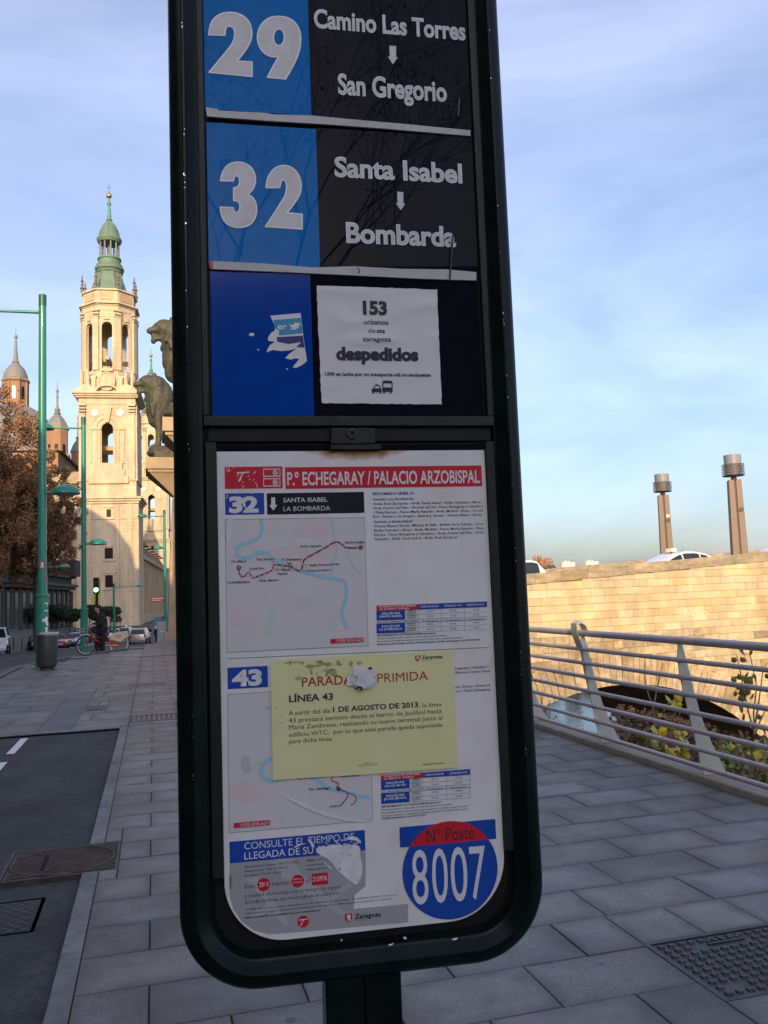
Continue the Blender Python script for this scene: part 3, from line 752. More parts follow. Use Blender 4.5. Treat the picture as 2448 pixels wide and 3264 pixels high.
for q in single:
    old = q[2] < -.35-.02*(q[0]-14)+rng.uniform(-.1, .1) and not (q[0] > 23 and rng.uniform() < .75)
    m_ = MB(); c = Vector(((q[0]+q[1])/2, 0, (q[2]+q[3])/2)); stone_mb((q[0]-c.x, q[1]-c.x, q[2]-c.z, q[3]-c.z), m_, rng.uniform(0, .012) if not old else rng.uniform(0, .04), rng.uniform(-.006, .006))
    link('stone', m_.mesh('stone', 'stone_b' if old else 'stone_a', fix=False), bt, c)
m_ = MB()
for q in nr_: stone_mb(q, m_, rng.uniform(0, .012))
o = m_.build('stone_field', 'stone_b', bt); o['kind'] = 'stuff'
for i, (a0, a1) in enumerate(vs_):
    g_ = .0012; P4 = []
    ro = outer_+(.10 if i % 3 == 0 else -.02)
    m_ = MB(); dy = rng.uniform(.012, .05)
    A = [(AC+math.sin(a)*r_, AZ+math.cos(a)*r_) for (a, r_) in ((a0+g_, inner), (a1-g_, inner), (a1-g_, ro), (a0+g_, ro))]
    m_.prism(A, -dy, .03, 'y'); link('voussoir', m_.mesh('voussoir', 'stone_b', bevel=0), bt)
# coping stones
s = S0
while s < S1-.1:
    L_ = rng.uniform(.8, 1.35); e = min(s+L_, S1)
    def zc(t): return coptop(t)
    m_ = MB(); x0, x1 = s+.006, e-.006
    v = [(x0, -.05, zc(x0)-.42), (x1, -.05, zc(x1)-.42), (x1, .42, zc(x1)-.42), (x0, .42, zc(x0)-.42), (x0, -.05, zc(x0)-.03), (x1, -.05, zc(x1)-.03), (x1, .42, zc(x1)-.03), (x0, .42, zc(x0)-.03),
         (x0+.02, -.02, zc(x0)), (x1-.02, -.02, zc(x1)), (x1-.02, .39, zc(x1)), (x0+.02, .39, zc(x0))]
    f = [(0, 3, 2, 1), (8, 9, 10, 11)]
    for i in range(4):
        j = (i+1) % 4; f += [(i, j, j+4, i+4), (i+4, j+4, j+8, i+8)]
    m_.add(v, f); link('coping_stone', m_.mesh('coping_stone', 'coping'), bt); s = e
m_ = MB()
for i in range(16):
    a = S0+ (S1-S0)*i/16; b = S0+(S1-S0)*(i+1)/16
    m_.add([(a, TW-.42, coptop(a)-1.2), (b, TW-.42, coptop(b)-1.2), (b, TW+.05, coptop(b)-1.2), (a, TW+.05, coptop(a)-1.2), (a, TW-.42, coptop(a)), (b, TW-.42, coptop(b)), (b, TW+.05, coptop(b)), (a, TW+.05, coptop(a))], [(0, 3, 2, 1), (4, 5, 6, 7), (0, 1, 5, 4), (2, 3, 7, 6)])
m_.build('far_parapet', 'coping', bt)

def bridge_lamp(s, off, label, patch=False):
    p = bt_m@Vector((s, off, 0)); zb = coptop(s)-1.19
    t = empty('bridge_lamp', (p.x, p.y, zb), R(-28), label, 'street lamp', 'brown column lamps on the bridge')
    hgt = 6.41-zb+ (0.17 if off > 5 else 0)
    for sgn in (-1, 1):      # two half columns with a dark slot between
        m_ = MB(); w0, w1 = .36, .285
        xa, xb = (sgn*.035, sgn*w0); xc, xd = (sgn*.035, sgn*w1)
        lo, hi = sorted((xa, xb)); l2, h2 = sorted((xc, xd))
        m_.add([(lo, -w0, 0), (hi, -w0, 0), (hi, w0, 0), (lo, w0, 0), (l2, -w1, hgt), (h2, -w1, hgt), (h2, w1, hgt), (l2, w1, hgt)], [(0, 3, 2, 1), (4, 5, 6, 7), (0, 1, 5, 4), (1, 2, 6, 5), (2, 3, 7, 6), (3, 0, 4, 7)])
        m_.build('half_column', 'lamp_brown', t, bevel=.02)
    MB().box(-.034, .034, -.31, .31, .0, hgt-.05, .8).build('slot_core', 'lamp_brown2', t)
    MB().lathe([(.10, hgt-.02), (.13, hgt+.03), (.15, hgt+.08), (.11, hgt+.14), (.2, hgt+.2), (.24, hgt+.23)], 20).build('collar', 'lamp_steel', t, smooth=True)
    MB().lathe([(.50, hgt+.20), (.52, hgt+.215), (.50, hgt+.23)], 28).build('base_ring', 'lamp_brown2', t)
    for i in range(5):
        z = hgt+.32+i*.105; MB().path([(.5*math.cos(a), .5*math.sin(a), z) for a in np.linspace(0, 2*math.pi, 32, endpoint=False)], .017, 6, True).build('ring', 'lamp_brown2', t, smooth=True)
    for i in range(4): a = math.pi/2*i+.5; MB().tube((.5*math.cos(a), .5*math.sin(a), hgt+.22), (.5*math.cos(a), .5*math.sin(a), hgt+.75), .014, n=6).build('stay', 'lamp_brown2', t)
    MB().lathe([(.36, hgt+.23), (.385, hgt+.7), (.40, hgt+1.2), (.375, hgt+1.21)], 28).build('glass_shade', 'lamp_glass', t, smooth=True)
    m_ = MB().tube((.05, 0, hgt+1.2), (.05, 0, hgt+1.26), .02); m_.build('finial', 'lamp_brown2', t)
    for (sx2, sy2) in ((0, -1), (-1, 0)):
        z = hgt-1.45; w_ = .31; off2 = .17
        q = MB()
        if sy2: q.tube((off2, -w_-.004, z), (off2, -w_-.03, z), .11, n=16)
        else: q.tube((-w_-.004, -off2, z), (-w_-.03, -off2, z), .11, n=16)
        q.build('round_cap', 'lamp_brown2', t)
    if patch: MB().box(.09, .24, -.318, -.305, hgt-1.27, hgt-1.13).build('notice', 'print_white', t)
    return t
bridge_lamp(27.2, 1.25, 'brown square column lamp standing right behind the near coping, the taller-looking one')
bridge_lamp(29.28, 8.6, 'brown square column lamp behind the white taxi with a small white notice', True)

# graffiti scrawl on the wall
scr = empty('graffiti', bt_m@Vector((22.35, -.035, .28)), BR, 'faint pale scribbled graffiti line on the bridge stones', 'graffiti')
m_ = MB(); pts = [(i*.07, 0, .06*math.sin(i*2.1)+.03*math.sin(i*5.3)) for i in range(22)]
m_.path(pts, .012, 4); m_.build('scrawl', 'stone_pale' if 'stone_pale' in M else 'letter_edge', scr)

# ================================================================== LION PILLARS
def remesh(name, parts, m, parent, voxel, disp=.03, dscale=.25):
    """parts = list of MB solids already in local space -> one continuous skin"""
    mb = MB()
    for p in parts: mb.add(p.v, p.f)
    me = mb.mesh(name, m); o = link(name, me)
    md = o.modifiers.new('r', 'REMESH'); md.mode = 'VOXEL'; md.voxel_size = voxel; md.use_smooth_shade = True
    sm = o.modifiers.new('s', 'SMOOTH'); sm.iterations = 3; sm.factor = .6
    if disp:
        tx = bpy.data.textures.new(name, 'CLOUDS'); tx.noise_scale = dscale; tx.noise_depth = 3
        d = o.modifiers.new('d', 'DISPLACE'); d.texture = tx; d.strength = disp; d.texture_coords = 'LOCAL'
    bpy.context.view_layer.update(); dg = bpy.context.evaluated_depsgraph_get()
    m2 = bpy.data.meshes.new_from_object(o.evaluated_get(dg), depsgraph=dg); bpy.data.objects.remove(o)
    m2.polygons.foreach_set('use_smooth', [True]*len(m2.polygons)); m2.materials.clear(); m2.materials.append(M[m])
    return link(name, m2, parent)
def ell(c, r, rot=(0, 0, 0)):
    m_ = MB().sphere((0, 0, 0), 1, 14, 10); from mathutils import Euler
    mt = Matrix.Translation(c) @ Euler(rot).to_matrix().to_4x4() @ Matrix.Diagonal((*r, 1)); return m_.xf(mt)
def limb(a, b, r0, r1): return MB().tube(a, b, r0, r1, n=10)
def lion_statue(loc, label, rz=0, scale=1.0):
    """bronze lion standing with lowered hindquarters, head towards -x"""
    t = empty('lion_statue', loc, rz, label, 'statue', 'bronze lions on the bridge pillars'); t.scale = (scale,)*3
    P = []
    P += [ell((.75, 0, 1.55), (.95, .36, .42), (0, -.12, 0)), ell((1.5, 0, 1.25), (.48, .38, .52)), ell((.0, 0, 1.85), (.55, .42, .62), (0, .15, 0))]
    P += [ell((-.02, 0, 2.25), (.46, .46, .80), (0, .10, 0)), ell((-.05, 0, 2.75), (.50, .44, .55)), ell((-.10, 0, 1.45), (.36, .36, .5), (0, .25, 0)), ell((.25, 0, 2.35), (.42, .4, .7))]
    hx = -.26
    P += [ell((-.16+hx, 0, 3.0), (.36, .30, .33)), ell((-.30+hx, 0, 3.06), (.26, .24, .20)), ell((-.50+hx, 0, 2.92), (.30, .19, .15), (0, -.22, 0)), ell((-.72+hx, 0, 2.87), (.11, .14, .12)), ell((-.45+hx, 0, 2.60), (.24, .13, .075), (0, .35, 0)), ell((-.58+hx, 0, 2.50), (.10, .11, .12)), ell((-.12+hx, 0, 2.6), (.22, .26, .26))]
    P += [ell((.10+hx, s*.26, 3.24), (.12, .07, .14)) for s in (-1, 1)]
    P += [ell((-.36+hx, s*.15, 3.13), (.13, .08, .07)) for s in (-1, 1)]
    for s in (-1, 1):
        P += [limb((-.05, s*.2, 1.55), (.02, s*.2, .75), .21, .14), limb((.02, s*.2, .78), (-.04, s*.2, .12), .14, .12), ell((-.14, s*.2, .09), (.24, .14, .10))]
        P += [limb((1.45, s*.24, 1.2), (1.25, s*.24, .65), .24, .14), limb((1.25, s*.24, .68), (1.5, s*.24, .12), .13, .1), ell((1.36, s*.24, .08), (.24, .13, .09))]
    for i in range(40):      # locks of the mane
        z = rng.uniform(1.35, 2.9); s = rng.choice((-1, 1))
        P.append(ell((-.02+rng.uniform(-.40, .5), s*rng.uniform(.05, .42), z), (.10, .09, .22), (0, rng.uniform(-.5, .5), 0)))
    P += [ell((-.46+.06*i, 0, 2.3-.24*i), (.13, .15, .2), (0, .6, 0)) for i in range(4)]
    P += [limb((1.85, 0, 1.3), (2.1, .1, .6), .07, .05), limb((2.1, .1, .62), (1.8, .25, .15), .05, .08)]
    remesh('body', P, 'bronze', t, .05, .07, .12)
    rk = [ell((.9, 0, -.08), (1.35, .55, .20)), ell((-.02, 0, -.02), (.45, .45, .18)), ell((-.2, 0, -.2), (.35, .45, .16)), MB().box(-.22, 2.2, -.52, .52, -.55, -.12)]
    remesh('plinth', rk, 'bronze', t, .06, .06, .2)
    return t
def lion_pillar(x, y, ztop, zbase, label, rz, llab, hd=1.55):
    """tapered stone shaft flaring into an inverted-pyramid table that carries the lion"""
    t = empty('lion_pillar', (x, y, zbase), rz, label, 'pillar', 'stone pillars at the bridge head')
    h = ztop-zbase; sh = h-1.65
    MB().box(-.88, .88, -.88, .88, 0, sh, .66).build('shaft', 'pillar', t, bevel=.02)
    MB().box(-1.0, 1.0, -1.0, 1.0, -.05, .42).build('foot', 'pillar', t, bevel=.02)
    m_ = MB(); a, b = .46, hd
    m_.add([(-a, -a, sh+.003), (a, -a, sh+.003), (a, a, sh+.003), (-a, a, sh+.003), (-b, -b*.72, h-.62), (b, -b*.72, h-.62), (b, b*.72, h-.62), (-b, b*.72, h-.62)], [(0, 3, 2, 1), (4, 5, 6, 7), (0, 1, 5, 4), (1, 2, 6, 5), (2, 3, 7, 6), (3, 0, 4, 7)])
    m_.build('corbel', 'pillar', t)
    MB().box(-b-.05, b+.05, -b*.72-.05, b*.72+.05, h-.617, h-.50).build('moulding', 'pillar', t)
    MB().box(-b-.14, b+.14, -b*.72-.14, b*.72+.14, h-.497, h).build('table', 'pillar', t, bevel=.015)
    lion_statue((x-1.12*math.cos(rz), y, ztop+.56), llab, rz)
    return t
lion_pillar(1.42, 38.2, 7.78, -.1, 'sandstone pillar of the farther lion, its left edge beside the sign', 0, 'farther bronze lion on its pillar, in front of the small green spire')
lion_pillar(2.05, 31.2, 8.05, -.1, 'nearer sandstone pillar, mostly hidden behind the bus sign', 0, 'nearer bronze lion whose head peeks out at the left edge of the sign')
# ================================================================== BASILICA
BZ = -3.05
BAS = -R(3.8)
def tower(loc, label):
    t = empty('bell_tower', (loc[0], loc[1], BZ), BAS, label, 'tower', 'tall bell towers of the basilica')
    LO = (0, 0, -BZ); AX = 5.7
    def B(mb, n, m, **k): return mb.build(n, m, t, loc=LO, **k)
    W = 5.75
    B(MB().box(-W, W, 0, 11.4, BZ, 22.0), 'shaft', 'limestone_pale')
    for x in (-5.35, -3.3, 1.9, 4.3):
        w_ = .42 if abs(x) > 4 else .28
        B(MB().box(x-w_, x+w_, -.13, -.004, BZ, 21.2), 'pilaster', 'limestone_pale')
    for y in (.5, 3.5, 8, 10.9): B(MB().box(W+.004, W+.16, y-.4, y+.4, BZ, 21.2), 'pilaster', 'limestone_pale')
    def ring(z, h, o, n='cornice', m='limestone_pale'):
        B(MB().box(-W-o, W+o, -o, 11.4+o, z, z+h), n, m)
    ring(BZ, 1.3, .18, 'foot_course'); ring(18.1, .28, .14, 'string_course'); ring(21.2, .45, .30); ring(21.66, .45, .62); ring(22.12, .38, .95)
    for (z, w_, h_) in ((19.3, .42, .75), (11.3, .78, 1.05), (5.8, .72, 1.2)):
        fr = MB()
        if z < 19: fr.box(.2-w_-.35, .2+w_+.35, -.10, -.004, z-h_-.3, z+h_+.3)
        fr.box(.2-w_-.5, .2+w_+.5, -.24, -.004, z-h_-.52, z-h_-.32); fr.box(.2-w_-.5, .2+w_+.5, -.22, -.004, z+h_+.32, z+h_+.5)
        f_ = B(fr, 'window', 'limestone_pale')
        MB().box(.2-w_, .2+w_, -.115, -.106, z-h_, z+h_).build('pane', 'dark_window', f_)
    # plain attic stage
    B(MB().box(-5.5, 5.5, .25, 11.15, 22.5, 26.0), 'attic_stage', 'limestone_pale'); ring(25.75, .3, .05, 'string_course')
    B(MB().prism([(-3.6, 25.2), (-3.6, 26.6), (-2.9, 26.6), (-2.9, 28.0), (-2.5, 28.0), (-2.5, 29.3), (2.9, 29.3), (2.9, 28.0), (3.3, 28.0), (3.3, 26.6), (4.0, 26.6), (4.0, 25.2)], -.16, .2, 'y'), 'stepped_panel', 'limestone_pale')
    # belfry: four walls with arched openings
    def arch(w_, z0, z1, n=12):
        r_ = w_/2; return [(r_, z0), (r_, z1-r_)]+[(r_*math.cos(math.pi*i/n), z1-r_+r_*math.sin(math.pi*i/n)) for i in range(1, n)]+[(-r_, z1-r_), (-r_, z0)]
    def wall(dist, half, z0, z1, op, ang, name, cyy=AX, thick=.45, m='limestone_pale'):
        ca, sa = math.cos(ang), math.sin(ang)
        def conv(u, v_, d):
            yy = -(dist-thick)+d        # outward is -y before rotation
            return (u*ca-yy*sa, cyy+u*sa+yy*ca, v_-BZ)
        shape(name, [[(-half, z0), (half, z0), (half, z1), (-half, z1)], arch(*op)], m, t, conv, 0, thick)
    for a in (0, 90, 180, 270): wall(5.45, 5.45 if a % 180 == 0 else 4.5, 26.05, 43.0, (2.2, 29.4, 37.5), R(a), 'belfry_wall')
    for (r0, r1, d_) in ((1.25, 1.55, .10), (2.0, 2.35, .2), (3.0, 3.25, .12)):
        m_ = MB(); n_ = 18
        for i in range(n_):
            a0, a1 = math.pi*i/n_, math.pi*(i+1)/n_
            m_.prism([(r0*math.cos(a0), 36.4+r0*math.sin(a0)), (r1*math.cos(a0), 36.4+r1*math.sin(a0)), (r1*math.cos(a1), 36.4+r1*math.sin(a1)), (r0*math.cos(a1), 36.4+r0*math.sin(a1))], .25-d_, .24, 'y')
        B(m_, 'arch_moulding', 'limestone_pale')
    for x in (-2.15, 2.15, -1.5, 1.5, -3.1, 3.1): B(MB().box(x-.16, x+.16, .05, .24, 29.3, 36.3), 'jamb', 'limestone_pale')
    B(MB().box(-3.4, -1.15, -.05, .24, 36.1, 36.5).box(1.15, 3.4, -.05, .24, 36.1, 36.5), 'impost', 'limestone_pale')
    for x in (-4.75, 4.75):
        B(MB().box(x-.55, x+.55, -.12, .24, 26.1, 39.2), 'pilaster', 'limestone_pale')
        cp_ = MB().box(x-.62, x+.62, -.2, .24, 39.2, 39.4).box(x-.7, x+.7, -.32, .24, 40.9, 41.2)
        for i in range(4):
            for j in range(2): cp_.sphere((x-.5+i*.33, -.2, 39.8+j*.6), .24, 8, 5)
        B(cp_, 'capital', 'limestone_pale')
    for y in (.8, 10.6): B(MB().box(5.46, 5.75, y-.5, y+.5, 26.1, 41), 'pilaster', 'limestone_pale')
    for x in (-2.45, 2.45):
        MB().tube((x, .24, 39.6), (x, .13, 39.6), .85, n=24).build('oculus', 'limestone_pale', t, loc=LO)
        MB().tube((x, .129, 39.6), (x, .10, 39.6), .62, n=24).build('oculus_disc', 'white_disc', t, loc=LO)
    B(MB().prism([(-.9, 40.6), (-.35, 37.6), (.35, 37.6), (.9, 40.6)], -.15, .24, 'y'), 'keystone', 'limestone_pale')
    B(MB().box(-5.2, 5.2, 3, 3.5, 32.4, 33.3).box(-5.2, 5.2, 8, 8.5, 32.4, 33.3), 'bell_beam', 'limestone')
    ring(41.3, .4, -.15, 'architrave'); ring(42.6, .35, .25); ring(42.96, .35, .55); ring(43.32, .4, .85)
    for x in (-4.3, 4.3): B(MB().prism([(x-2.2, 43.73), (x+2.2, 43.73), (x+(.7 if x < 0 else -.7), 45.6)], -.6, .3, 'y'), 'pediment', 'limestone_pale')
    m_ = MB()
    for i in range(12):
        a0, a1 = math.pi*i/12, math.pi*(i+1)/12
        m_.prism([(2.0*math.cos(a0), 43.73+1.2*math.sin(a0)), (2.4*math.cos(a0), 43.73+1.5*math.sin(a0)), (2.4*math.cos(a1), 43.73+1.5*math.sin(a1)), (2.0*math.cos(a1), 43.73+1.2*math.sin(a1))], -.5, .5, 'y')
    B(m_, 'curved_pediment', 'limestone_pale')
    # octagon
    RO8 = 5.15; hw = RO8*math.tan(math.pi/8)
    B(MB().lathe([(RO8/math.cos(math.pi/8), 43.7), (RO8/math.cos(math.pi/8), 48.4)], 8, (0, AX)), 'octagon_base', 'limestone_pale')
    for i in range(8): wall(RO8, hw-.02, 48.4, 62.0, (2.05, 48.45, 58.5), R(45*i), 'octagon_wall', thick=.35)
    for i in range(8):
        a = R(22.5+45*i); rr = RO8/math.cos(math.pi/8)-.12
        px, py = rr*math.sin(a), AX-rr*math.cos(a)
        m_ = MB().box(-.62, .62, -.3, .3, 48.4, 59.4); m_.xf(Matrix.Translation((px, py, 0)) @ Matrix.Rotation(a, 4, 'Z')); B(m_, 'corner_pilaster', 'limestone_pale')
        m_ = MB().box(-.72, .72, -.42, .35, 59.4, 59.6)
        for k in range(3): m_.sphere((-.45+.45*k, -.3, 60.1), .3, 8, 5)
        m_.box(-.8, .8, -.5, .35, 60.6, 60.85); m_.xf(Matrix.Translation((px, py, 0)) @ Matrix.Rotation(a, 4, 'Z')); B(m_, 'capital', 'limestone_pale')
        # pinnacle
        pr = rr+.15; px, py = pr*math.sin(a), AX-pr*math.cos(a)
        B(MB().lathe([(.32, 65.4), (.32, 66.2), (.5, 66.3), (.18, 66.7), (.30, 67.2), (.14, 67.5), (.36, 67.9), (.1, 68.3), (.2, 68.6), (.03, 69.3)], 8, (px, py)), 'pinnacle', 'weathered')
    def oct_(r0, z0, z1, n='cornice', m='limestone_pale'): B(MB().lathe([(r0/math.cos(math.pi/8), z0), (r0/math.cos(math.pi/8), z1)], 8, (0, AX)), n, m)
    oct_(5.25, 60.9, 61.9, 'frieze'); oct_(5.45, 61.9, 62.2); oct_(5.85, 62.2, 62.55); oct_(5.0, 62.55, 65.1, 'parapet'); oct_(5.35, 65.1, 65.45)
    for i in range(8):
        a = R(45*i); m_ = MB().box(-1.35, 1.35, -5.12, -5.01, 63.1, 64.7); m_.xf(Matrix.Translation((0, AX, 0)) @ Matrix.Rotation(a, 4, 'Z')); B(m_, 'panel', 'limestone')
        m_ = MB().box(-.45, .45, -5.4, -5.17, 58.9, 60.0, .6); m_.xf(Matrix.Translation((0, AX, 0)) @ Matrix.Rotation(a, 4, 'Z')); B(m_, 'keystone', 'limestone_pale')
    B(MB().box(-4.9, 4.9, AX-.4, AX+.4, 50.7, 51.5).box(-.4, .4, AX-4.9, AX+4.9, 50.7, 51.5), 'bell_beam', 'limestone')
    B(MB().lathe([(.5, 48.5), (.5, 52)], 10, (-1.8, AX-1)), 'inner_column', 'limestone')
    # statues + arms
    for x in (-4.9, -3.7, 3.7, 4.9):
        B(MB().lathe([(.42, 43.75), (.42, 44.6), (.30, 44.8), (.45, 45.6), (.38, 46.6), (.5, 47.2), (.22, 47.6), (.28, 47.9), (.24, 48.25), (.02, 48.4)], 10, (x, .3 if abs(x) > 4 else -.05)), 'statue', 'limestone_pale', smooth=True)
    m_ = MB().lathe([(.02, 0), (1.5, .1), (1.55, .3), (1.2, .45)], 20); m_.xf(Matrix.Translation((0, .5, 46.0)) @ Matrix.Rotation(R(90), 4, 'X') @ Matrix.Diagonal((1, 1.25, 1, 1))); B(m_, 'coat_of_arms', 'limestone_pale')
    m_ = MB().path([(1.5*math.cos(a), .1, 46+1.85*math.sin(a)) for a in np.linspace(0, 2*math.pi, 22, endpoint=False)], .2, 6, True); B(m_, 'scroll_border', 'limestone_pale')
    m_ = MB().box(-1.1, 1.1, .0, .4, 48.1, 48.7, 1.15)
    for i in range(5): m_.tube((-1.05+i*.52, .2, 48.7), (-1.15+i*.57, .2, 49.2), .16, .05, 6)
    B(m_, 'crown', 'limestone_pale')
    for s in (-1, 1): B(MB().prism([(s*2.2, 43.8), (s*3.0, 43.8), (s*3.0, 46.6), (s*3.5, 46.9), (s*3.5, 47.1), (s*1.9, 47.1), (s*2.2, 46.7)], .1, .5, 'y'), 'bracket', 'limestone_pale')
    # copper spire
    B(MB().lathe([(4.3, 65.45), (3.95, 66.2), (3.3, 68.0), (2.85, 69.6), (2.6, 70.4)], 8, (0, AX)), 'lower_roof', 'copper')
    B(MB().lathe([(2.6, 70.3), (2.75, 70.5), (2.6, 70.8), (2.95, 71.1), (2.98, 71.5), (2.6, 71.9), (2.65, 72.2), (2.3, 72.4), (2.25, 73.1)], 24, (0, AX)), 'moulded_base', 'copper', smooth=True)
    B(MB().lathe([(2.2, 72.4), (2.2, 73.2), (2.42, 73.35), (2.45, 73.6), (2.2, 73.75)], 24, (0, AX)), 'lantern_floor', 'copper_bright', smooth=True)
    for i in range(10): a = 2*math.pi*(i+.4)/10; B(MB().tube((1.95*math.sin(a), AX-1.95*math.cos(a), 73.7), (1.95*math.sin(a), AX-1.95*math.cos(a), 77.0), .19, .16, 8), 'column', 'slate', smooth=True)
    B(MB().tube((0, AX, 73.7), (0, AX, 77.0), .28, .28, 8), 'inner_mast', 'slate')
    B(MB().lathe([(1.7, 77.0), (2.3, 77.05), (2.45, 77.4), (2.6, 77.7), (2.45, 78.1), (2.15, 78.4), (2.0, 79.1), (1.75, 80.0), (1.25, 81.0), (.6, 81.8), (.5, 82.1)], 24, (0, AX)), 'bell_roof', 'copper', smooth=True)
    for i in range(8): a = 2*math.pi*i/8; B(MB().path([((r_+.03)*math.sin(a), AX-(r_+.03)*math.cos(a), z) for r_, z in ((2.15, 78.4), (2.0, 79.1), (1.75, 80.0), (1.25, 81.0), (.6, 81.8))], .07, 5), 'rib', 'copper')
    B(MB().lathe([(.5, 82), (.68, 82.2), (.45, 82.4), (.42, 83.2), (.24, 85.2), (.3, 85.4), (.48, 85.8), (.3, 86.1), (.35, 86.4), (.18, 86.6), (.18, 87.1)], 12, (0, AX)), 'spike', 'copper_bright', smooth=True)
    B(MB().sphere((0, AX, 87.6), .62, 16, 10), 'gilded_ball', 'gold', smooth=True)
    B(MB().tube((0, AX, 88.1), (0, AX, 90.4), .07, .04, 6).box(-.4, .4, AX-.04, AX+.04, 89.4, 89.5), 'finial', 'iron')
    return t
tower((-8.6, 175.6), 'great cream stone bell tower with green copper spire and gilded ball, the nearer one')
tower((-.35, 296.5), 'far bell tower seen past the bronze lions, only its small green spire and side visible')

# body of the basilica
nb = empty('basilica', (-8.6, 175.6, BZ), BAS, 'long stone flank and east front of the basilica behind the bell tower', 'church')
LO = (0, 0, -BZ)
def NB(mb, n, m, **k): return mb.build(n, m, nb, loc=LO, **k)
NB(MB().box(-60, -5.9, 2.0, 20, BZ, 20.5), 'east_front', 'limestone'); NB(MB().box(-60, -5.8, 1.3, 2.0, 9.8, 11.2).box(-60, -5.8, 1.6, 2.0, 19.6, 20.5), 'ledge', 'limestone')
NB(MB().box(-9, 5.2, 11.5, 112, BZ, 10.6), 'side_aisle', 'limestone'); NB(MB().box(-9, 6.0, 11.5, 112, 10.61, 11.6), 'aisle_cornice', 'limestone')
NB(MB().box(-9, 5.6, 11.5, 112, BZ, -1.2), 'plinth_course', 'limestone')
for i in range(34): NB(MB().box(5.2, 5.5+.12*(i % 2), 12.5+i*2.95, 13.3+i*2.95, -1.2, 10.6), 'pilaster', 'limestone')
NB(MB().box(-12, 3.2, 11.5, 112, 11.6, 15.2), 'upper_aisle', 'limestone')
for i in range(8):
    y = 15+i*12.5
    NB(MB().prism([(3.2, 15.3), (3.2, 11.7), (5.6, 11.7)], y, y+.8, 'y'), 'buttress', 'limestone_old')
    m_ = MB(); m_.add([(-6, y, 15.2), (4.6, y, 15.2), (4.6, y+9, 15.2), (-6, y+9, 15.2), (-1, y+4.5, 18.2)], [(0, 1, 4), (1, 2, 4), (2, 3, 4), (3, 0, 4)]); NB(m_, 'tiled_roof', 'tile_roof')
NB(MB().box(-52, -12, 16, 110, 10, 34.5), 'nave_block', 'brick'); m_ = MB(); m_.add([(-53, 15, 34.5), (-11, 15, 34.5), (-11, 111, 34.5), (-53, 111, 34.5), (-32, 30, 41), (-32, 96, 41)], [(0, 1, 4), (1, 2, 5, 4), (2, 3, 5), (3, 0, 4, 5)]); NB(m_, 'nave_roof', 'tile_roof')
m_ = MB(); m_.add([(-40, 8, 20.5), (-6.5, 8, 20.5), (-6.5, 16, 30), (-40, 16, 30)], [(0, 1, 2, 3)]); NB(m_, 'tiled_roof', 'tile_roof')

def dome_thing(name, x, y, z0, parts, label, cat='dome'):
    t = empty(name, (x, y, z0), 0, label, cat)
    for (n, prof, m, seg, sm) in parts: MB().lathe([(r_, z-z0) for r_, z in prof], seg).build(n, m, t, smooth=sm)
    return t
t = dome_thing('lantern_dome', -35, 240, 34, [
    ('great_dome', [(11.5, 34), (11.4, 42), (10.8, 46), (9, 50), (6.2, 53), (3.4, 54.6)], 'slate', 24, True),
    ('drum', [(3.15, 53), (3.15, 61)], 'brick', 8, False), ('cornice', [(3.3, 61), (3.7, 61.3), (3.7, 61.7), (3.3, 62)], 'limestone_old', 8, False),
    ('cap_roof', [(3.2, 62), (3.0, 63), (2.4, 64.6), (1.5, 65.7), (.8, 66.4)], 'slate', 16, True),
    ('spire', [(.8, 66.3), (1.0, 66.6), (.7, 66.9), (.5, 69), (.25, 72.6), (.2, 73)], 'slate', 10, True), ('ball', [(.05, 73), (.42, 73.3), (.5, 73.7), (.35, 74.1), (.05, 74.3)], 'slate', 12, True), ('finial', [(.05, 74.2), (.03, 76.6)], 'iron', 5, False)],
    'large grey dome with a brick lantern and grey spire, far left')
for i in range(8):
    a = R(45*i+4); m_ = MB(); r_ = 3.15*math.cos(math.pi/8)+.03
    A = [(-.42, 56.2), (.42, 56.2), (.42, 59.2)]+[(.42*math.cos(math.pi*k/6), 59.2+.42*math.sin(math.pi*k/6)) for k in range(1, 6)]+[(-.42, 59.2)]
    m_.prism([(p[0], p[1]-34) for p in A], -r_-.05, -r_, 'y'); m_.xf(Matrix.Rotation(R(45*i), 4, 'Z')); m_.build('window', 'white_disc' if i == 0 else 'dark_window', t)  # front window coloured white to look lit, the others dark
    m_ = MB().box(-.22, .22, -3.4, -3.0, 20, 27.0); m_.xf(Matrix.Rotation(R(22.5+45*i), 4, 'Z')); m_.build('buttress', 'limestone_old', t)
t = dome_thing('side_cupola', -23, 225, 32, [('drum', [(2.65, 32), (2.65, 45.4)], 'brick', 8, False), ('cornice', [(2.7, 45.4), (3.0, 45.6), (2.9, 45.9)], 'limestone_old', 8, False),
    ('bell_roof', [(2.85, 45.9), (2.5, 47), (1.7, 48.4), (.7, 49.4)], 'slate', 8, False), ('spindle', [(.7, 49.4), (.95, 49.7), (.5, 50), (.75, 50.6), (.3, 51.4), (.22, 53.4), (.35, 54.1), (.18, 54.6), (.42, 55.5), (.1, 56.1), (.05, 58)], 'slate', 10, True), ('finial', [(.05, 56), (.03, 58.2)], 'iron', 5, False)],
    'small octagonal brick cupola with grey bell roof and knobbed finial', 'cupola')
for i in range(8):
    for (z0, z1, w_) in ((5.5, 9.5, .4),):
        m_ = MB().box(-w_, w_, -2.65*math.cos(math.pi/8)-.05, -2.4, z0, z1); m_.xf(Matrix.Rotation(R(45*i), 4, 'Z')); m_.build('window', 'dark_window', t)
    m_ = MB().box(-.35, .35, -3.3, -2.4, 0, 7.2, .7); m_.xf(Matrix.Rotation(R(22.5+45*i), 4, 'Z')); m_.build('scroll_buttress', 'limestone_old', t)
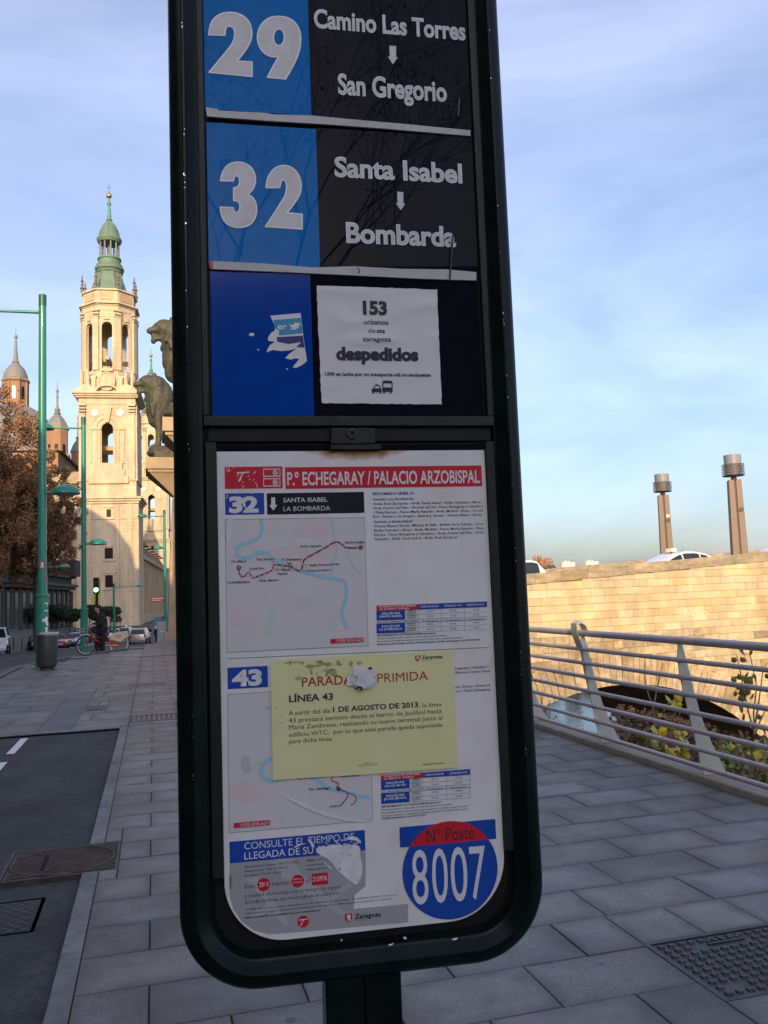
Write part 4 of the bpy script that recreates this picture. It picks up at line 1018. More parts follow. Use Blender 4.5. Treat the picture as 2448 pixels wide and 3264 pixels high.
dome_thing('spired_turret', -18.8, 235, 30, [('drum', [(1.9, 30), (1.9, 41.4)], 'brick', 8, False), ('roof', [(2.2, 41.4), (1.3, 43.6), (.4, 45)], 'slate', 8, False), ('spindle', [(.4, 45), (.75, 45.3), (.35, 45.8), (.28, 48.5), (.4, 49.2), (.18, 49.8), (.32, 50.6), (.06, 51.3), (.03, 53)], 'slate', 8, True)],
    'slim grey spire of a turret just left of the great bell tower', 'turret')

# ================================================================== CITY HALL + fence wall on the left side of the street
ch = empty('civic_building', (-12.9, 80, -2.3), -math.atan2(2.7, 38), 'dark shaded civic building with tall windows and a heavy cornice, left side of the street', 'building')
cl = 2.3
def CB(mb, n, m, **k): return mb.build(n, m, ch, loc=(0, 0, cl), **k)
def rect_wall_cols(y0, y1, n, z0, z1, x, wd, name='window'):
    for i in range(n):
        y = y0+(y1-y0)*(i+.5)/n
        f_ = CB(MB().box(x-.25, x-.02, y-wd/2-.18, y+wd/2+.18, z0-.2, z1+.25), name, 'facade_trim')
        MB().box(x-.02, x-.003, y-wd/2, y+wd/2, z0, z1).build('pane', 'dark_window', f_)
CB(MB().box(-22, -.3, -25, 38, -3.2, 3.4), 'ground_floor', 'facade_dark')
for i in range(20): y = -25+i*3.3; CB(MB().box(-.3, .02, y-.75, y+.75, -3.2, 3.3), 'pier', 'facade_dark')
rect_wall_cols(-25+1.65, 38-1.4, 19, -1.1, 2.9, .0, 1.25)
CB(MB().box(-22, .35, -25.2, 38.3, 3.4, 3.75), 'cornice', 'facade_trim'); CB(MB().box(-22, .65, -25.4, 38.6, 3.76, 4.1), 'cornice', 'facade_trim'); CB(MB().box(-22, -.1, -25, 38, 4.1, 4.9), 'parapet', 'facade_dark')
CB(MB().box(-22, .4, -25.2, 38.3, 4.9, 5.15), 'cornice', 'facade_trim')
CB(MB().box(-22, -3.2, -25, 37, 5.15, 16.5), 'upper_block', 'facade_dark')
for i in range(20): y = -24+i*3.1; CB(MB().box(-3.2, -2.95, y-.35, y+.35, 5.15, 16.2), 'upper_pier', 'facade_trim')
CB(MB().box(-2.6, 1.0, 33.6, 38.0, 5.15, 7.2), 'corner_block', 'facade_dark')
for i in range(9):
    y = -8+i*4.6+rng.uniform(-.8, .8); hh = rng.uniform(.7, 1.5)
    u = CB(MB().box(-1.6, -.3, y-.7, y+.7, 5.15, 5.15+hh), 'rooftop_unit', 'facade_trim', bevel=.03)
    MB().box(-.3, -.28, y-.5, y+.5, 5.3, 5.0+hh).build('grille', 'dark_window', u)
fw = empty('boundary_wall', (-13.0, 62, -2.0), -math.atan2(2.7, 38), 'low pale boundary wall with dark slots behind the parked cars', 'wall')
FL = 48
for i in range(8):
    y0 = i*6.2; zb = gz(62+y0+3)+2.0
    MB().box(-.2, .2, y0+.01, y0+6.19, zb-.6, zb+1.75).build('wall_panel', 'fence', fw); MB().box(-.26, .26, y0, y0+6.2, zb+1.75, zb+1.85).build('capping', 'fence', fw)
    for j in (1.6, 4.6): MB().box(.2, .215, y0+j-.22, y0+j+.22, zb+.1, zb+1.2).build('slot', 'void', fw)

# ================================================================== TREES
def tree(name, loc, h, blobs_, n, size, m, label, group, trunk_r=.2, branches=14, lean=(0, 0), pts=None):
    t = empty(name, loc, 0, label, 'tree', group)
    tb = MB(); top = (lean[0]*.6, lean[1]*.6, h*.55)
    tb.path([(0, 0, -.1), (lean[0]*.2, lean[1]*.2, h*.25), top], [trunk_r, trunk_r*.8, trunk_r*.6], 10)
    for i in range(branches):
        c = blobs_[i % len(blobs_)]; e = (c[0]+rng.uniform(-.7, .7)*c[3], c[1]+rng.uniform(-.7, .7)*c[4], c[2]+rng.uniform(-.2, .8)*c[5]); s = rng.uniform(.5, 1)
        st = (top[0]*s, top[1]*s, top[2]*s); md = tuple((st[k]+e[k])/2+rng.uniform(-.3, .3) for k in range(3))
        tb.path([st, md, e], [trunk_r*.4, trunk_r*.22, trunk_r*.06], 6)
    tb.build('trunk', 'bark', t, smooth=True)
    o = leaves('crown', blobs(blobs_, n) if pts is None else pts, size, m, t)
    return t
def cloudpts(c, r_, n, thr=.0, seed=0, freq=(1.6, 6.0), env=2.2):
    q = np.random.default_rng(seed); k = q.normal(size=(16, 3)); k /= np.linalg.norm(k, axis=1)[:, None]; k *= q.uniform(*freq, (16, 1)); ph = q.uniform(0, 6.28, 16)
    out_ = []
    while sum(len(o_) for o_ in out_) < n:
        d = q.normal(size=(n, 3)); d /= np.linalg.norm(d, axis=1)[:, None]; rr = q.uniform(0, 1, (n, 1))**(1/2.6)
        p = d*rr*np.array(r_); v_ = np.sin(p@k.T+ph).sum(1)/4
        keep = v_ > thr+env*(rr[:, 0]**6)*.55
        out_.append(p[keep]+np.array(c))
    return np.concatenate(out_)[:n]
def rb(cx_, cy_, cz_, rx, ry, rz2, k, s=.45):
    out_ = []
    for _ in range(k):
        d = rng.normal(size=3); d /= np.linalg.norm(d); q = rng.uniform(.35, .95)
        sc_ = rng.uniform(.8, 1.3)*s
        out_.append((cx_+d[0]*rx*q, cy_+d[1]*ry*q, cz_+d[2]*rz2*q, rx*sc_, ry*sc_, rz2*sc_*.8))
    return out_
zt = gz(68)
tree('plane_tree', (-13.6, 67, zt), 17, [(b[0], b[1], b[2]-zt, b[3], b[4], b[5]) for b in rb(.3, 0, 11.2, 5.6, 4, 7.2, 120, .115)], 60000, .10, 'leaf_autumn', 'big brown-leaved plane tree at the left frame edge', 'autumn plane trees', .35, 34, pts=cloudpts((-.2, 0, 10.9-zt), (7.4, 4.8, 9.0), 80000, -.02, 3, (1.2, 7)))
zt = gz(73)
tree('plane_tree', (-9.0, 73, zt), 15, [(b[0], b[1], b[2]-zt, b[3], b[4], b[5]) for b in rb(.3, 0, 8.6, 4.2, 3, 5.4, 90, .125)], 42000, .10, 'leaf_dark', 'darker brown plane tree between the two nearest green lamp posts', 'autumn plane trees', .28, 30, pts=cloudpts((-.3, 0, 8.6-zt), (4.5, 3.4, 5.8), 52000, .02, 5, (1.2, 7)))
for (x, y, dst, r_, lab) in [(82, 1953, 92, 1.7, 'round dark green street tree left of the big lamp post'), (175, 1953, 98, 1.75, 'round dark green street tree just right of the big lamp post'), (222, 1958, 103, 1.5, 'round dark green street tree behind the white car'), (284, 1958, 108, 1.6, 'round dark green street tree behind the second lamp post'), (352, 1958, 116, 1.75, 'round dark green street tree to the right of the cyclist')]:
    p = at(x, y, dst); zb = gz(dst)
    tree('street_tree', (p.x, p.y, zb), 4.8, [(b[0], b[1], b[2], b[3], b[4], b[5]) for b in rb(0, 0, p.z-zb, r_*.8, r_*.8, r_*.6, 12, .5)], 5200, .11, 'leaf_green', lab, 'clipped street trees', .08, 8)
p = at(1712, 1812, 75)
tree('autumn_tree', (p.x, p.y, -2.5), 6.0, [(b[0], b[1], b[2], b[3], b[4], b[5]) for b in rb(0, 0, 6.0, 1.3, 1.3, 1.2, 10, .42)], 1800, .08, 'leaf_orange', 'sparse orange tree beyond the bridge behind the white car', None, .08, 16)

# ================================================================== LAMP POSTS
def lamp_post(x, y, zb, label, h=10.6, arms=(), detail=True, sc=1.0):
    t = empty('lamp_post', (x, y, zb), 0, label, 'lamp post', 'green double-arm lamp posts along the street')
    hb = 1.93
    MB().lathe([(.26, -.05), (.26, .03), (.165, .05), (.160, hb), (.195, hb+.01), (.195, hb+.05), (.12, hb+.07)], 24).build('lower_sleeve', 'green_paint', t, smooth=True)
    MB().lathe([(.118, hb+.06), (.098, h-.02)], 24).build('pole', 'green_paint', t, smooth=True)
    MB().lathe([(.105, h-.32), (.105, h), (.06, h+.02)], 24).build('cap', 'green_dark', t, smooth=True)
    for (z, ang, L_, dome) in arms:
        dx, dy = math.cos(ang), math.sin(ang)
        MB().tube((dx*.1, dy*.1, z), (dx*L_, dy*L_, z+.02), .045, .035, 10).build('arm', 'green_paint', t, smooth=True)
        if dome:
            c = (dx*(L_+.36), dy*(L_+.36)); s_ = MB().lathe([(.39, z-.03), (.38, z+.02), (.33, z+.11), (.23, z+.19), (.08, z+.235), (.01, z+.24)], 24, c)
            hd = s_.build('lamp_head', 'green_paint', t, smooth=True); MB().lathe([(.30, z-.05), (.30, z-.031)], 20, c).build('diffuser', 'lamp_glass', hd)
    return t
l1 = lamp_post(-2.93, 24.85, -.01, 'tall green lamp post beside the litter bin with red and white stickers', 10.4, [(9.9, math.pi-.1, 1.3, True), (4.78, .05, .25, True)])
ms = MB()
for (z, a0, a1, hh) in ((4.03+.05, -1.75, -1.15, .22),): pass
def wrap(parent, z0, z1, r_, a0, a1, m, name, n=6):
    q = MB()
    for i in range(n):
        b0, b1 = a0+(a1-a0)*i/n, a0+(a1-a0)*(i+1)/n
        q.add([(r_*math.cos(b0), r_*math.sin(b0), z0), (r_*math.cos(b1), r_*math.sin(b1), z0), (r_*math.cos(b1), r_*math.sin(b1), z1), (r_*math.cos(b0), r_*math.sin(b0), z1)], [(0, 1, 2, 3)])
    return q.build(name, m, parent)
st = wrap(l1, 2.68, 2.89, .119, -1.95, -1.05, 'sheet_red', 'city_sticker')
for (z0, z1, a0, a1) in ((2.74, 2.80, -1.62, -1.35), (2.78, 2.86, -1.52, -1.25), (2.71, 2.75, -1.8, -1.6), (2.70, 2.76, -1.35, -1.2), (2.82, 2.845, -1.75, -1.5)): wrap(st, z0, z1, .1202, a0, a1, 'print_white', 'lion_emblem', 2)
wrap(l1, 2.35, 2.52, .1195, -.9, -.5, 'sheet_red', 'torn_sticker', 2)
for (z0, z1, a0, a1) in ((1.73, 1.76, -1.1, -.5), (1.66, 1.73, -.55, -.45), (1.53, 1.56, -1.1, -.45), (1.22, 1.38, -.95, -.5), (1.25, 1.32, -1.4, -1.1), (1.14, 1.22, -.75, -.3), (1.28, 1.33, -1.2, -.9), (1.04, 1.10, -.95, -.5), (.96, 1.03, -.9, -.5)): wrap(l1, z0, z1, .1655, a0, a1, 'letter_edge', 'graffiti_mark', 3)
p = at(268, 1900, 40)
lamp_post(p.x, p.y, gz(40)-.02, 'second green lamp post behind the red bicycle', 10.6, [(10.1, math.pi-.12, 1.3, True), (4.85, .05, .25, True)])
p = at(527, 1900, 68)
l3 = lamp_post(p.x, p.y, gz(68)-.02, 'green lamp post beside the grey cabinet, carrying a red sign', 10.5, [(10.0, math.pi-.02, 1.3, True), (7.5, math.pi, .12, True)])
bd = MB().box(-1.05, -.12, -.04, .0, 3.35, 3.78).build('direction_sign', 'sign_red', l3)
for (z, w_) in ((3.62, .8), (3.47, .72)):
    q = MB(); x = -1.0
    while x < -1.0+w_: l_ = rng.uniform(.04, .12); q.box(x, x+l_, -.048, -.041, z, z+.07); x += l_+.03
    q.build('sign_print', 'print_white', bd)
MB().box(-.45, -.12, -.05, -.01, 1.0, 1.32).build('striped_plate', 'print_black', l3)
q = MB(); [q.box(-.44, -.13, -.058, -.051, 1.04+i*.1, 1.08+i*.1) for i in range(3)]; q.build('stripe', 'print_white', l3)
p = at(363, 1900, 98)
lamp_post(p.x, p.y, gz(98)-.02, 'thin far green lamp post in front of the basilica wall', 6.6, [(6.2, .05, 2.4, True)])
p = at(147, 1900, 64)
lamp_post(p.x, p.y, gz(64)-.02, 'far green lamp post hidden behind the big one except its arm', 5.6, [(4.75+1.2-.02, .02, .8, True)])

# ---- litter bin
bn = empty('litter_bin', (-2.70, 24.0, -.005), 0, 'dark grey cylindrical litter bin with a bright steel rim beside the big lamp post', 'litter bin')
MB().lathe([(.20, 0), (.20, .06), (.27, .10), (.285, .16), (.31, .88), (.30, .90)], 28).build('body', 'bin', bn, smooth=True)
MB().lathe([(.30, .89), (.325, .895), (.33, .945), (.29, .975), (.22, .965), (.22, .9)], 28).build('rim', 'steel', bn, smooth=True)
MB().lathe([(.215, .80), (.21, .93)], 20).build('opening', 'void', bn)

bn.scale = (.86, .86, 1.0)
# ---- traffic light
p = at(309, 2000, 44)
tl = empty('traffic_light', (p.x, p.y, gz(44)-.02), 0, 'traffic light showing green behind the cyclist, with yellow backing boards', 'traffic light')
zt0 = gz(44)-.02
def ZZ(y): return at(309, y, 44).z-zt0
MB().tube((0, 0, 0), (0, 0, ZZ(1888)), .075, .075, 12).build('pole', 'signal_black', tl, smooth=True)
hd = MB().box(-.16, .10, -.12, .10, ZZ(1892), ZZ(1841)).build('signal_head', 'signal_black', tl, bevel=.02)
MB().box(-.17, .17, .11, .13, ZZ(1890), ZZ(1840)).build('backing_board', 'yellow_board', tl)
for k, (y, m_) in enumerate(((1849, 'lens_dark'), (1864, 'lens_dark'), (1880, 'green_lamp'))):
    z = ZZ(y); MB().tube((-.03, -.121, z), (-.03, -.135, z), .10, n=18).build('lens', m_, hd)
    v = MB(); v.path([(-.03+.115*math.cos(a), -.2, z+.115*math.sin(a)) for a in np.linspace(0, math.pi, 9)], .012, 4); v.build('visor', 'signal_black', hd)
for (ya, yb) in ((1893, 1908), (1909, 1925)): MB().box(-.21, -.09, -.05, .0, ZZ(yb), ZZ(ya), .9).build('side_board', 'yellow_board', tl)
MB().box(.09, .14, -.02, .02, ZZ(1935), ZZ(1893)).build('side_board', 'yellow_board', tl)
# ---- iron posts, cabinet, poster board
p = at(376, 1990, 104)
ip = empty('iron_cross_frame', (p.x, p.y, gz(104)), 0, 'pair of thin rusty iron posts joined by a crossbar, right of the cyclist', 'post')
for x in (-.2, .24): MB().tube((x, 0, -.1), (x, 0, 3.5), .05, .04, 6).build('post', 'iron_rust', ip)
MB().box(-.42, .46, -.05, .05, 2.3, 2.4).build('crossbar', 'iron_rust', ip); MB().box(-.33, -.08, -.08, -.06, 1.0, 1.3).build('plate', 'print_grey', ip)
p = at(515, 2030, 60); zb = gz(60)
cb = empty('utility_cabinet', (p.x, p.y, zb), 0, 'pale grey utility cabinet beside the far pillar', 'cabinet')
MB().box(-.28, .28, -.2, .2, -.05, at(515, 1981, 60).z-zb).build('body', 'cabinet', cb, bevel=.01)
MB().box(-.24, .24, -.215, -.203, .12, 1.2).build('door', 'cabinet', cb); MB().box(-.05, .05, -.222, -.216, .98, 1.06).build('sticker', 'print_white', cb)
p = at(504, 1990, 84); zb = gz(84)
pb = empty('poster_board', (p.x, p.y, zb), 0, 'blue and white poster board behind the grey cabinet', 'sign board')
MB().box(-.32, .32, -.05, .05, .3, at(504, 1966, 84).z-zb).build('board', 'poster_blue', pb); MB().box(-.26, .22, -.06, -.051, 1.2, 1.75).build('poster', 'print_white', pb)
for x in (-.28, .28): MB().tube((x, 0, -.05), (x, 0, .4), .03, n=6).build('leg', 'iron', pb)

# ================================================================== CARS
def car(loc, rz, paint, label, cat='car', L_=4.1, Wd=.86, belt=.93, roof=1.45, hood=1.05, boot=.12, rake=.75, rrake=.35, group=None, arc=False, taxi=False, plate='rear'):
    """local +x = forward"""
    t = empty('parked_car', loc, rz, label, cat, group)
    f_, r_ = L_/2, -L_/2
    xs = [r_, r_+.04, r_+.12, r_+.9, 0, f_-hood, f_-.35, f_-.06, f_]
    prof = [(r_+.05, .22), (f_-.08, .22), (f_, .40), (f_-.02, .62), (f_-.18, .74), (f_-hood*.6, .86), (f_-hood, belt), (r_+boot, belt+.03), (r_+.02, .80), (r_, .45)]
    b = MB(); n = len(prof)
    for s in (-1, 1):
        pass
    lo = [(x, -Wd if 0 else -Wd, z) for x, z in prof]
    def wd(x, z): return Wd*(1-.10*max(0, (abs(x)/(L_/2)-.72)/.28)**2)*(1-.05*abs(z-.55)/.4)
    v = [(x, -wd(x, z), z) for x, z in prof]+[(x, wd(x, z), z) for x, z in prof]
    b.add(v, [(i, (i+1) % n, n+(i+1) % n, n+i) for i in range(n)]+[tuple(range(n))[::-1], tuple(range(n, 2*n))])
    b.build('body', paint, t, bevel=.05, smooth=True)
    x0, x1 = r_+boot, f_-hood                      # cabin at belt
    if arc:
        cab = [(x1+.25, belt-.03), (x1-.45, belt+.30), (x1-.95, roof-.06), (x1-1.35, roof), (x1-1.9, roof-.03), (x1-2.5, roof-.16), (x0+.35, belt+.18), (x0, belt)]
    else:
        cab = [(x1, belt-.03), (x1-rake, roof-.07), (x1-rake-.35, roof), ((x0+x1-rake)/2, roof+.01), (x0+rrake+.25, roof-.01), (x0+rrake, roof-.08), (x0, belt)]
    def cw(z): return Wd*(.97-.24*(z-belt)/(roof-belt))
    n = len(cab); c = MB(); v = [(x, -cw(z), z) for x, z in cab]+[(x, cw(z), z) for x, z in cab]
    c.add(v, [(i, i+1, n+i+1, n+i) for i in range(n-1)]+[tuple(range(n))[::-1], tuple(range(n, 2*n)), (n-1, 0, n, 2*n-1)]); c.build('cabin', paint, t, bevel=.03, smooth=True)
    def sidewin(xa, xb, m='glass'):
        for s in (-1, 1):
            top = []
            for k in range(9):
                x = xa+(xb-xa)*k/8; zt_ = float(np.interp(x, [q[0] for q in cab][::-1], [q[1] for q in cab][::-1]))-.085
                top.append((x, max(zt_, belt+.04)))
            P_ = [(xa, belt+.03), (xb, belt+.03)]+top[::-1]
            w_ = MB(); k = len(P_); vv = [(x, s*(cw(z)+.006), z) for x, z in P_]+[(x, s*(cw(z)-.02), z) for x, z in P_]
            w_.add(vv, [tuple(range(k)), tuple(range(k, 2*k))[::-1]]+[(i, (i+1) % k, k+(i+1) % k, k+i) for i in range(k)]); w_.build('side_window', m, t)
    xm = (x0+x1-rake)/2
    if arc: sidewin(x1-1.12, x1-.32); sidewin(x1-2.15, x1-1.20); sidewin(x0+.62, x1-2.22)
    else: sidewin(x1-rake-.38 if False else xm+.05, x1-.28); sidewin(x0+rrake*.6+.15, xm-.05)
    def endwin(a, c2, n_, m='glass'):
        (xa, za), (xb, zb_) = a, c2; d = Vector((xb-xa, 0, zb_-za)); nn = Vector((-d.z, 0, d.x)).normalized()*.008
        if nn.x*(1 if n_ == 'windscreen' else -1) < 0: nn = -nn
        q = [(xa+d.x*.08, za+d.z*.08), (xa+d.x*.9, za+d.z*.9)]
        w_ = MB(); vv = []
        for (x, z) in q: vv += [(x+nn.x, -cw(z)+.1, z+nn.z), (x+nn.x, cw(z)-.1, z+nn.z)]
        vv += [(p[0]-nn.x*3, p[1], p[2]-nn.z*3) for p in vv]
        w_.add(vv, [(0, 1, 3, 2), (4, 6, 7, 5), (0, 2, 6, 4), (1, 5, 7, 3), (0, 4, 5, 1), (2, 3, 7, 6)]); w_.build(n_, m, t)
    if arc: endwin(cab[0], cab[2], 'windscreen', 'glass_sky'); endwin(cab[-1], cab[-3], 'rear_window')
    else: endwin(cab[0], cab[1], 'windscreen', 'glass'); endwin(cab[-1], cab[-2], 'rear_window')
    for x in (f_-.78, r_+.78):
        for s in (-1, 1):
            w_ = MB(); w_.tube((x, s*(Wd-.17), .31), (x, s*(Wd+.015), .31), .315, n=22); wo = w_.build('wheel', 'tyre', t, smooth=True); MB().tube((x, s*(Wd+.012), .31), (x, s*(Wd+.024), .31), .20, n=16).build('rim', 'rim', wo)
    for s in (-1, 1):
        MB().box(f_-.14, f_+.008, s*(Wd-.30)-.16, s*(Wd-.30)+.16, .60, .74, .85).build('headlight', 'headlight', t, bevel=.015)
        MB().box(r_-.012, r_+.08, s*(Wd-.17)-.09, s*(Wd-.17)+.09, .68, 1.0 if not arc else .85, .9).build('tail_light', 'tail_red', t, bevel=.015)
        MB().box(x1-.35, x1-.15, s*(Wd+.04)-.09, s*(Wd+.04)+.09, belt+.02, belt+.15).build('mirror', paint, t, bevel=.02)
    MB().box(f_-.02, f_+.012, -.42, .42, .36, .52).build('grille', 'plastic_dark', t)
    MB().box(r_-.014, r_+.02, -.7, .7, .30, .50).build('rear_bumper', paint if paint != 'car_silver' else 'rim', t, bevel=.02)
    MB().box(r_-.02, r_-.002, -.26, .26, .70, .81).build('number_plate', 'plate', t); MB().box(f_+.013, f_+.02, -.26, .26, .38, .48).build('number_plate', 'plate', t)
    if taxi:
        s_ = MB().box(x1-1.30, x1-1.02, -.22, .22, roof+.03, roof+.20, .92).build('roof_sign', 'print_white', t, bevel=.01)
        MB().box(x1-1.26, x1-1.08, -.228, -.222, roof+.06, roof+.16).build('sign_face', 'plastic_dark', s_); MB().tube((x1-1.16, 0, roof-.03), (x1-1.16, 0, roof+.04), .03).build('sign_foot', 'plastic_dark', t)
        MB().tube((x0+1.55, 0, roof-.1), (x0+1.35, 0, roof+.18), .008, n=5).build('aerial', 'plastic_dark', t)
    return t
def bcar(s, off, dirn, **k):
    p = bt_m@Vector((s, off, 0)); z = coptop(s)-1.19; sl_ = math.atan(.0546)
    t = car((p.x, p.y, z), BR+(math.pi if dirn < 0 else 0), **k); t.rotation_euler[1] = -sl_*dirn; return t
bcar(24.25, 2.5, -1, paint='car_white', label='white taxi with a small roof sign crossing the bridge', cat='taxi', L_=4.5, belt=1.0, roof=1.52, hood=1.15, boot=.10, arc=True, taxi=True)
bcar(14.9, 2.6, -1, paint='car_white', label='white high-roofed car on the bridge, cut off by the edge of the bus sign', cat='car', L_=4.1, belt=1.05, roof=1.74, hood=.9, boot=.05, rake=.7, rrake=.42)
bcar(31.6, 2.6, -1, paint='car_white', label='white car on the bridge whose windscreen enters at the right frame edge', cat='car', L_=4.4, belt=1.0, roof=1.50, hood=1.2, boot=.10, arc=True)
def gcar(x, y, dst, rz, **k):
    p = at(x, y, dst); t = car((p.x, p.y, rz_(dst)+.0), rz, **k); sl_ = (gz(dst+2)-gz(dst-2))/4; t.rotation_euler[1] = math.atan(sl_*math.sin(rz)) * -1; return t
TOW = -math.pi/2+.0; AWAY = math.pi/2
gcar(447, 2010, 95, AWAY-.12, paint='car_silver', label='silver people carrier seen from behind on the street', cat='car', L_=4.3, Wd=.9, belt=1.0, roof=1.66, hood=.95, boot=.04, rake=.8, rrake=.30)
gcar(242, 2025, 100, TOW+.25, paint='car_white', label='white car parked facing us beside the second lamp post', L_=4.0, roof=1.42)
gcar(205, 2030, 96, TOW+.25, paint='car_blue', label='dark blue parked car between the red and the white one', L_=4.0)
gcar(183, 2030, 90.5, TOW+.25, paint='car_red', label='red parked car just right of the litter bin', L_=3.9, roof=1.46)
gcar(154, 2025, 99, TOW+.3, paint='car_white', label='pale car mostly hidden behind the big lamp post', L_=4.0, roof=1.5)
gcar(116, 2035, 86, TOW+.3, paint='car_black', label='black car partly hidden by the litter bin, nearest of the parked row', L_=3.9, roof=1.42)
gcar(262, 2020, 110, TOW+.2, paint='car_blue', label='dark car hidden behind the second lamp post', L_=4.1)
gcar(356, 2005, 112, AWAY+.2, paint='car_white', label='white car seen just right of the cyclist, above the bicycle wheel cover', L_=4.0, roof=1.45)
gcar(403, 2005, 116, AWAY-.2, paint='car_silver', label='small silver car left of the people carrier', L_=3.8)
gcar(388, 2003, 126, AWAY-.1, paint='car_black', label='dark car at the back of the row under the basilica wall', L_=3.9)
gcar(-14, 2035, 69.5, TOW+.1, paint='car_white', label='white van cut off by the left frame edge', cat='van', L_=4.9, Wd=.95, belt=1.15, roof=1.98, hood=.8, boot=.03, rake=.6, rrake=.12)

# ================================================================== PEOPLE
def fingers(P, hx, dirv, side):
    for k in range(4):
        o_ = Vector((0, side*(.014*(k-1.5)), 0)); a = Vector(hx)+Vector(dirv)*.05+o_; b = a+Vector(dirv)*(.035, .042, .038, .03)[k]+Vector((0, 0, -.012)); c = b+Vector((0, 0, -.028))
        P += [limb(a, b, .009, .008), limb(b, c, .008, .007)]
    a = Vector(hx)+Vector((0, side*-.03, .0)); P.append(limb(a, a+Vector(dirv)*.05+Vector((0, -side*.015, -.01)), .011, .008))
# cyclist, facing -x, standing astride, local frame (0,0,0) between the feet
p = at(323, 2071, 32.6); p.z = rz_(32.6); CYZ = p.z
cyc = empty('person', (p.x, p.y, p.z), R(8), 'person in a dark coat and black hair standing astride the red bicycle', 'person')
P = [ell((-.13, 0, 1.64), (.088, .075, .115)), ell((-.10, 0, 1.67), (.095, .08, .10)), limb((-.07, 0, 1.42), (-.11, 0, 1.58), .055, .05), ell((-.215, 0, 1.64), (.022, .018, .026)), ell((-.19, 0, 1.58), (.03, .035, .03)),
     ell((-.10, .078, 1.63), (.02, .012, .03)), ell((-.10, -.078, 1.63), (.02, .012, .03)),
     ell((.02, 0, 1.25), (.13, .19, .26)), ell((.05, 0, .95), (.14, .17, .16)),
     limb((0, -.2, 1.38), (-.02, -.25, 1.12), .05, .04), limb((-.02, -.25, 1.12), (-.24, -.2, 1.04), .04, .028), ell((-.27, -.2, 1.035), (.045, .035, .022)),
     limb((0, .2, 1.38), (-.05, .25, 1.12), .05, .04), limb((-.05, .25, 1.12), (-.36, .2, 1.10), .04, .028), ell((-.40, .2, 1.10), (.045, .035, .022)),
     limb((.06, -.1, .92), (.05, -.16, .48), .085, .055), limb((.05, -.16, .50), (.04, -.2, .08), .055, .038), limb((.04, .1, .92), (-.05, .2, .48), .085, .055), limb((-.05, .2, .50), (.02, .26, .10), .055, .038), ell((-.04, -.2, .045), (.12, .045, .04)), ell((-.05, .26, .06), (.12, .045, .04))]
fingers(P, (-.28, -.2, 1.035), (-1, 0, 0), 1); fingers(P, (-.41, .2, 1.10), (-1, 0, 0), -1)
remesh('body', P, 'skin', cyc, .011, 0)
remesh('coat', [ell((.02, 0, 1.27), (.165, .225, .25)), ell((.05, 0, 1.0), (.175, .215, .28)), MB().lathe([(.18, .76), (.175, 1.0), (.16, 1.3)], 14, (.05, 0)), ell((-.05, 0, 1.47), (.08, .09, .06)), limb((.0, -.2, 1.40), (-.02, -.26, 1.12), .075, .065), limb((-.02, -.26, 1.13), (-.20, -.21, 1.05), .062, .048), limb((.0, .2, 1.40), (-.05, .26, 1.12), .075, .065), limb((-.05, .26, 1.13), (-.31, .21, 1.10), .062, .048)], 'coat', cyc, .016, .012, .08)
remesh('trousers', [limb((.06, -.1, .92), (.05, -.16, .48), .10, .075), limb((.05, -.16, .50), (.04, -.2, .09), .074, .062), limb((.04, .1, .92), (-.05, .2, .48), .10, .075), limb((-.05, .2, .50), (.02, .26, .11), .074, .062), ell((.05, 0, .9), (.14, .17, .12))], 'trousers', cyc, .014, .006, .08)
remesh('hair', [ell((-.085, 0, 1.70), (.11, .092, .095)), ell((-.03, 0, 1.64), (.07, .085, .10))], 'hair', cyc, .012, .01, .04)
for s, c in ((-1, (-.06, -.2, .05)), (1, (-.07, .26, .065))): remesh('shoe', [ell(c, (.145, .052, .042)), ell((c[0]+.07, c[1], c[2]+.03), (.07, .05, .05))], 'shoe', cyc, .012, 0)
remesh('shoulder_bag', [ell((-.24, .05, .93), (.13, .14, .12)), ell((-.22, .05, .86), (.12, .13, .10))], 'cloth_blue', cyc, .015, .01, .06)

def pedestrian(x, y, dst, label, h=1.72, coat='coat'):
    p = at(x, y, dst); zb = rz_(dst); t = empty('person', (p.x, p.y, zb), 0, label, 'person'); s = h/1.75
    P = [ell((0, 0, 1.64), (.08, .09, .115)), limb((0, 0, 1.4), (0, 0, 1.58), .055, .05), ell((0, 0, 1.22), (.19, .12, .27)), ell((0, 0, .95), (.17, .12, .14))]
    for k in (-1, 1): P += [limb((k*.2, 0, 1.40), (k*.26, 0, 1.1), .05, .04), limb((k*.26, 0, 1.1), (k*.27, -.06, .86), .04, .028), ell((k*.27, -.08, .80), (.03, .045, .06)), limb((k*.09, 0, .92), (k*.10, .05*k, .48), .085, .055), limb((k*.10, .05*k, .5), (k*.10, .14*k, .06), .055, .04), ell((k*.10, .14*k-.05, .04), (.045, .12, .04)), ell((0, -.09, 1.62), (.02, .03, .03))]
    b_ = remesh('body', P, 'skin', t, .014, 0)
    remesh('coat', [ell((0, 0, 1.24), (.23, .155, .27)), ell((0, 0, .95), (.2, .15, .2))]+[limb((k*.2, 0, 1.40), (k*.27, 0, 1.1), .072, .06) for k in (-1, 1)]+[limb((k*.27, 0, 1.1), (k*.275, -.06, .88), .06, .05) for k in (-1, 1)], coat, t, .02, 0)
    remesh('trousers', [limb((k*.09, 0, .92), (k*.10, .05*k, .48), .10, .07) for k in (-1, 1)]+[limb((k*.10, .05*k, .5), (k*.10, .14*k, .08), .07, .055) for k in (-1, 1)], 'trousers', t, .018, 0)
    remesh('hair', [ell((0, .02, 1.69), (.092, .10, .085))], 'hair', t, .015, 0)
    t.scale = (s, s, s); return t
pedestrian(475, 1995, 101, 'pedestrian in dark clothes walking right of the silver people carrier')
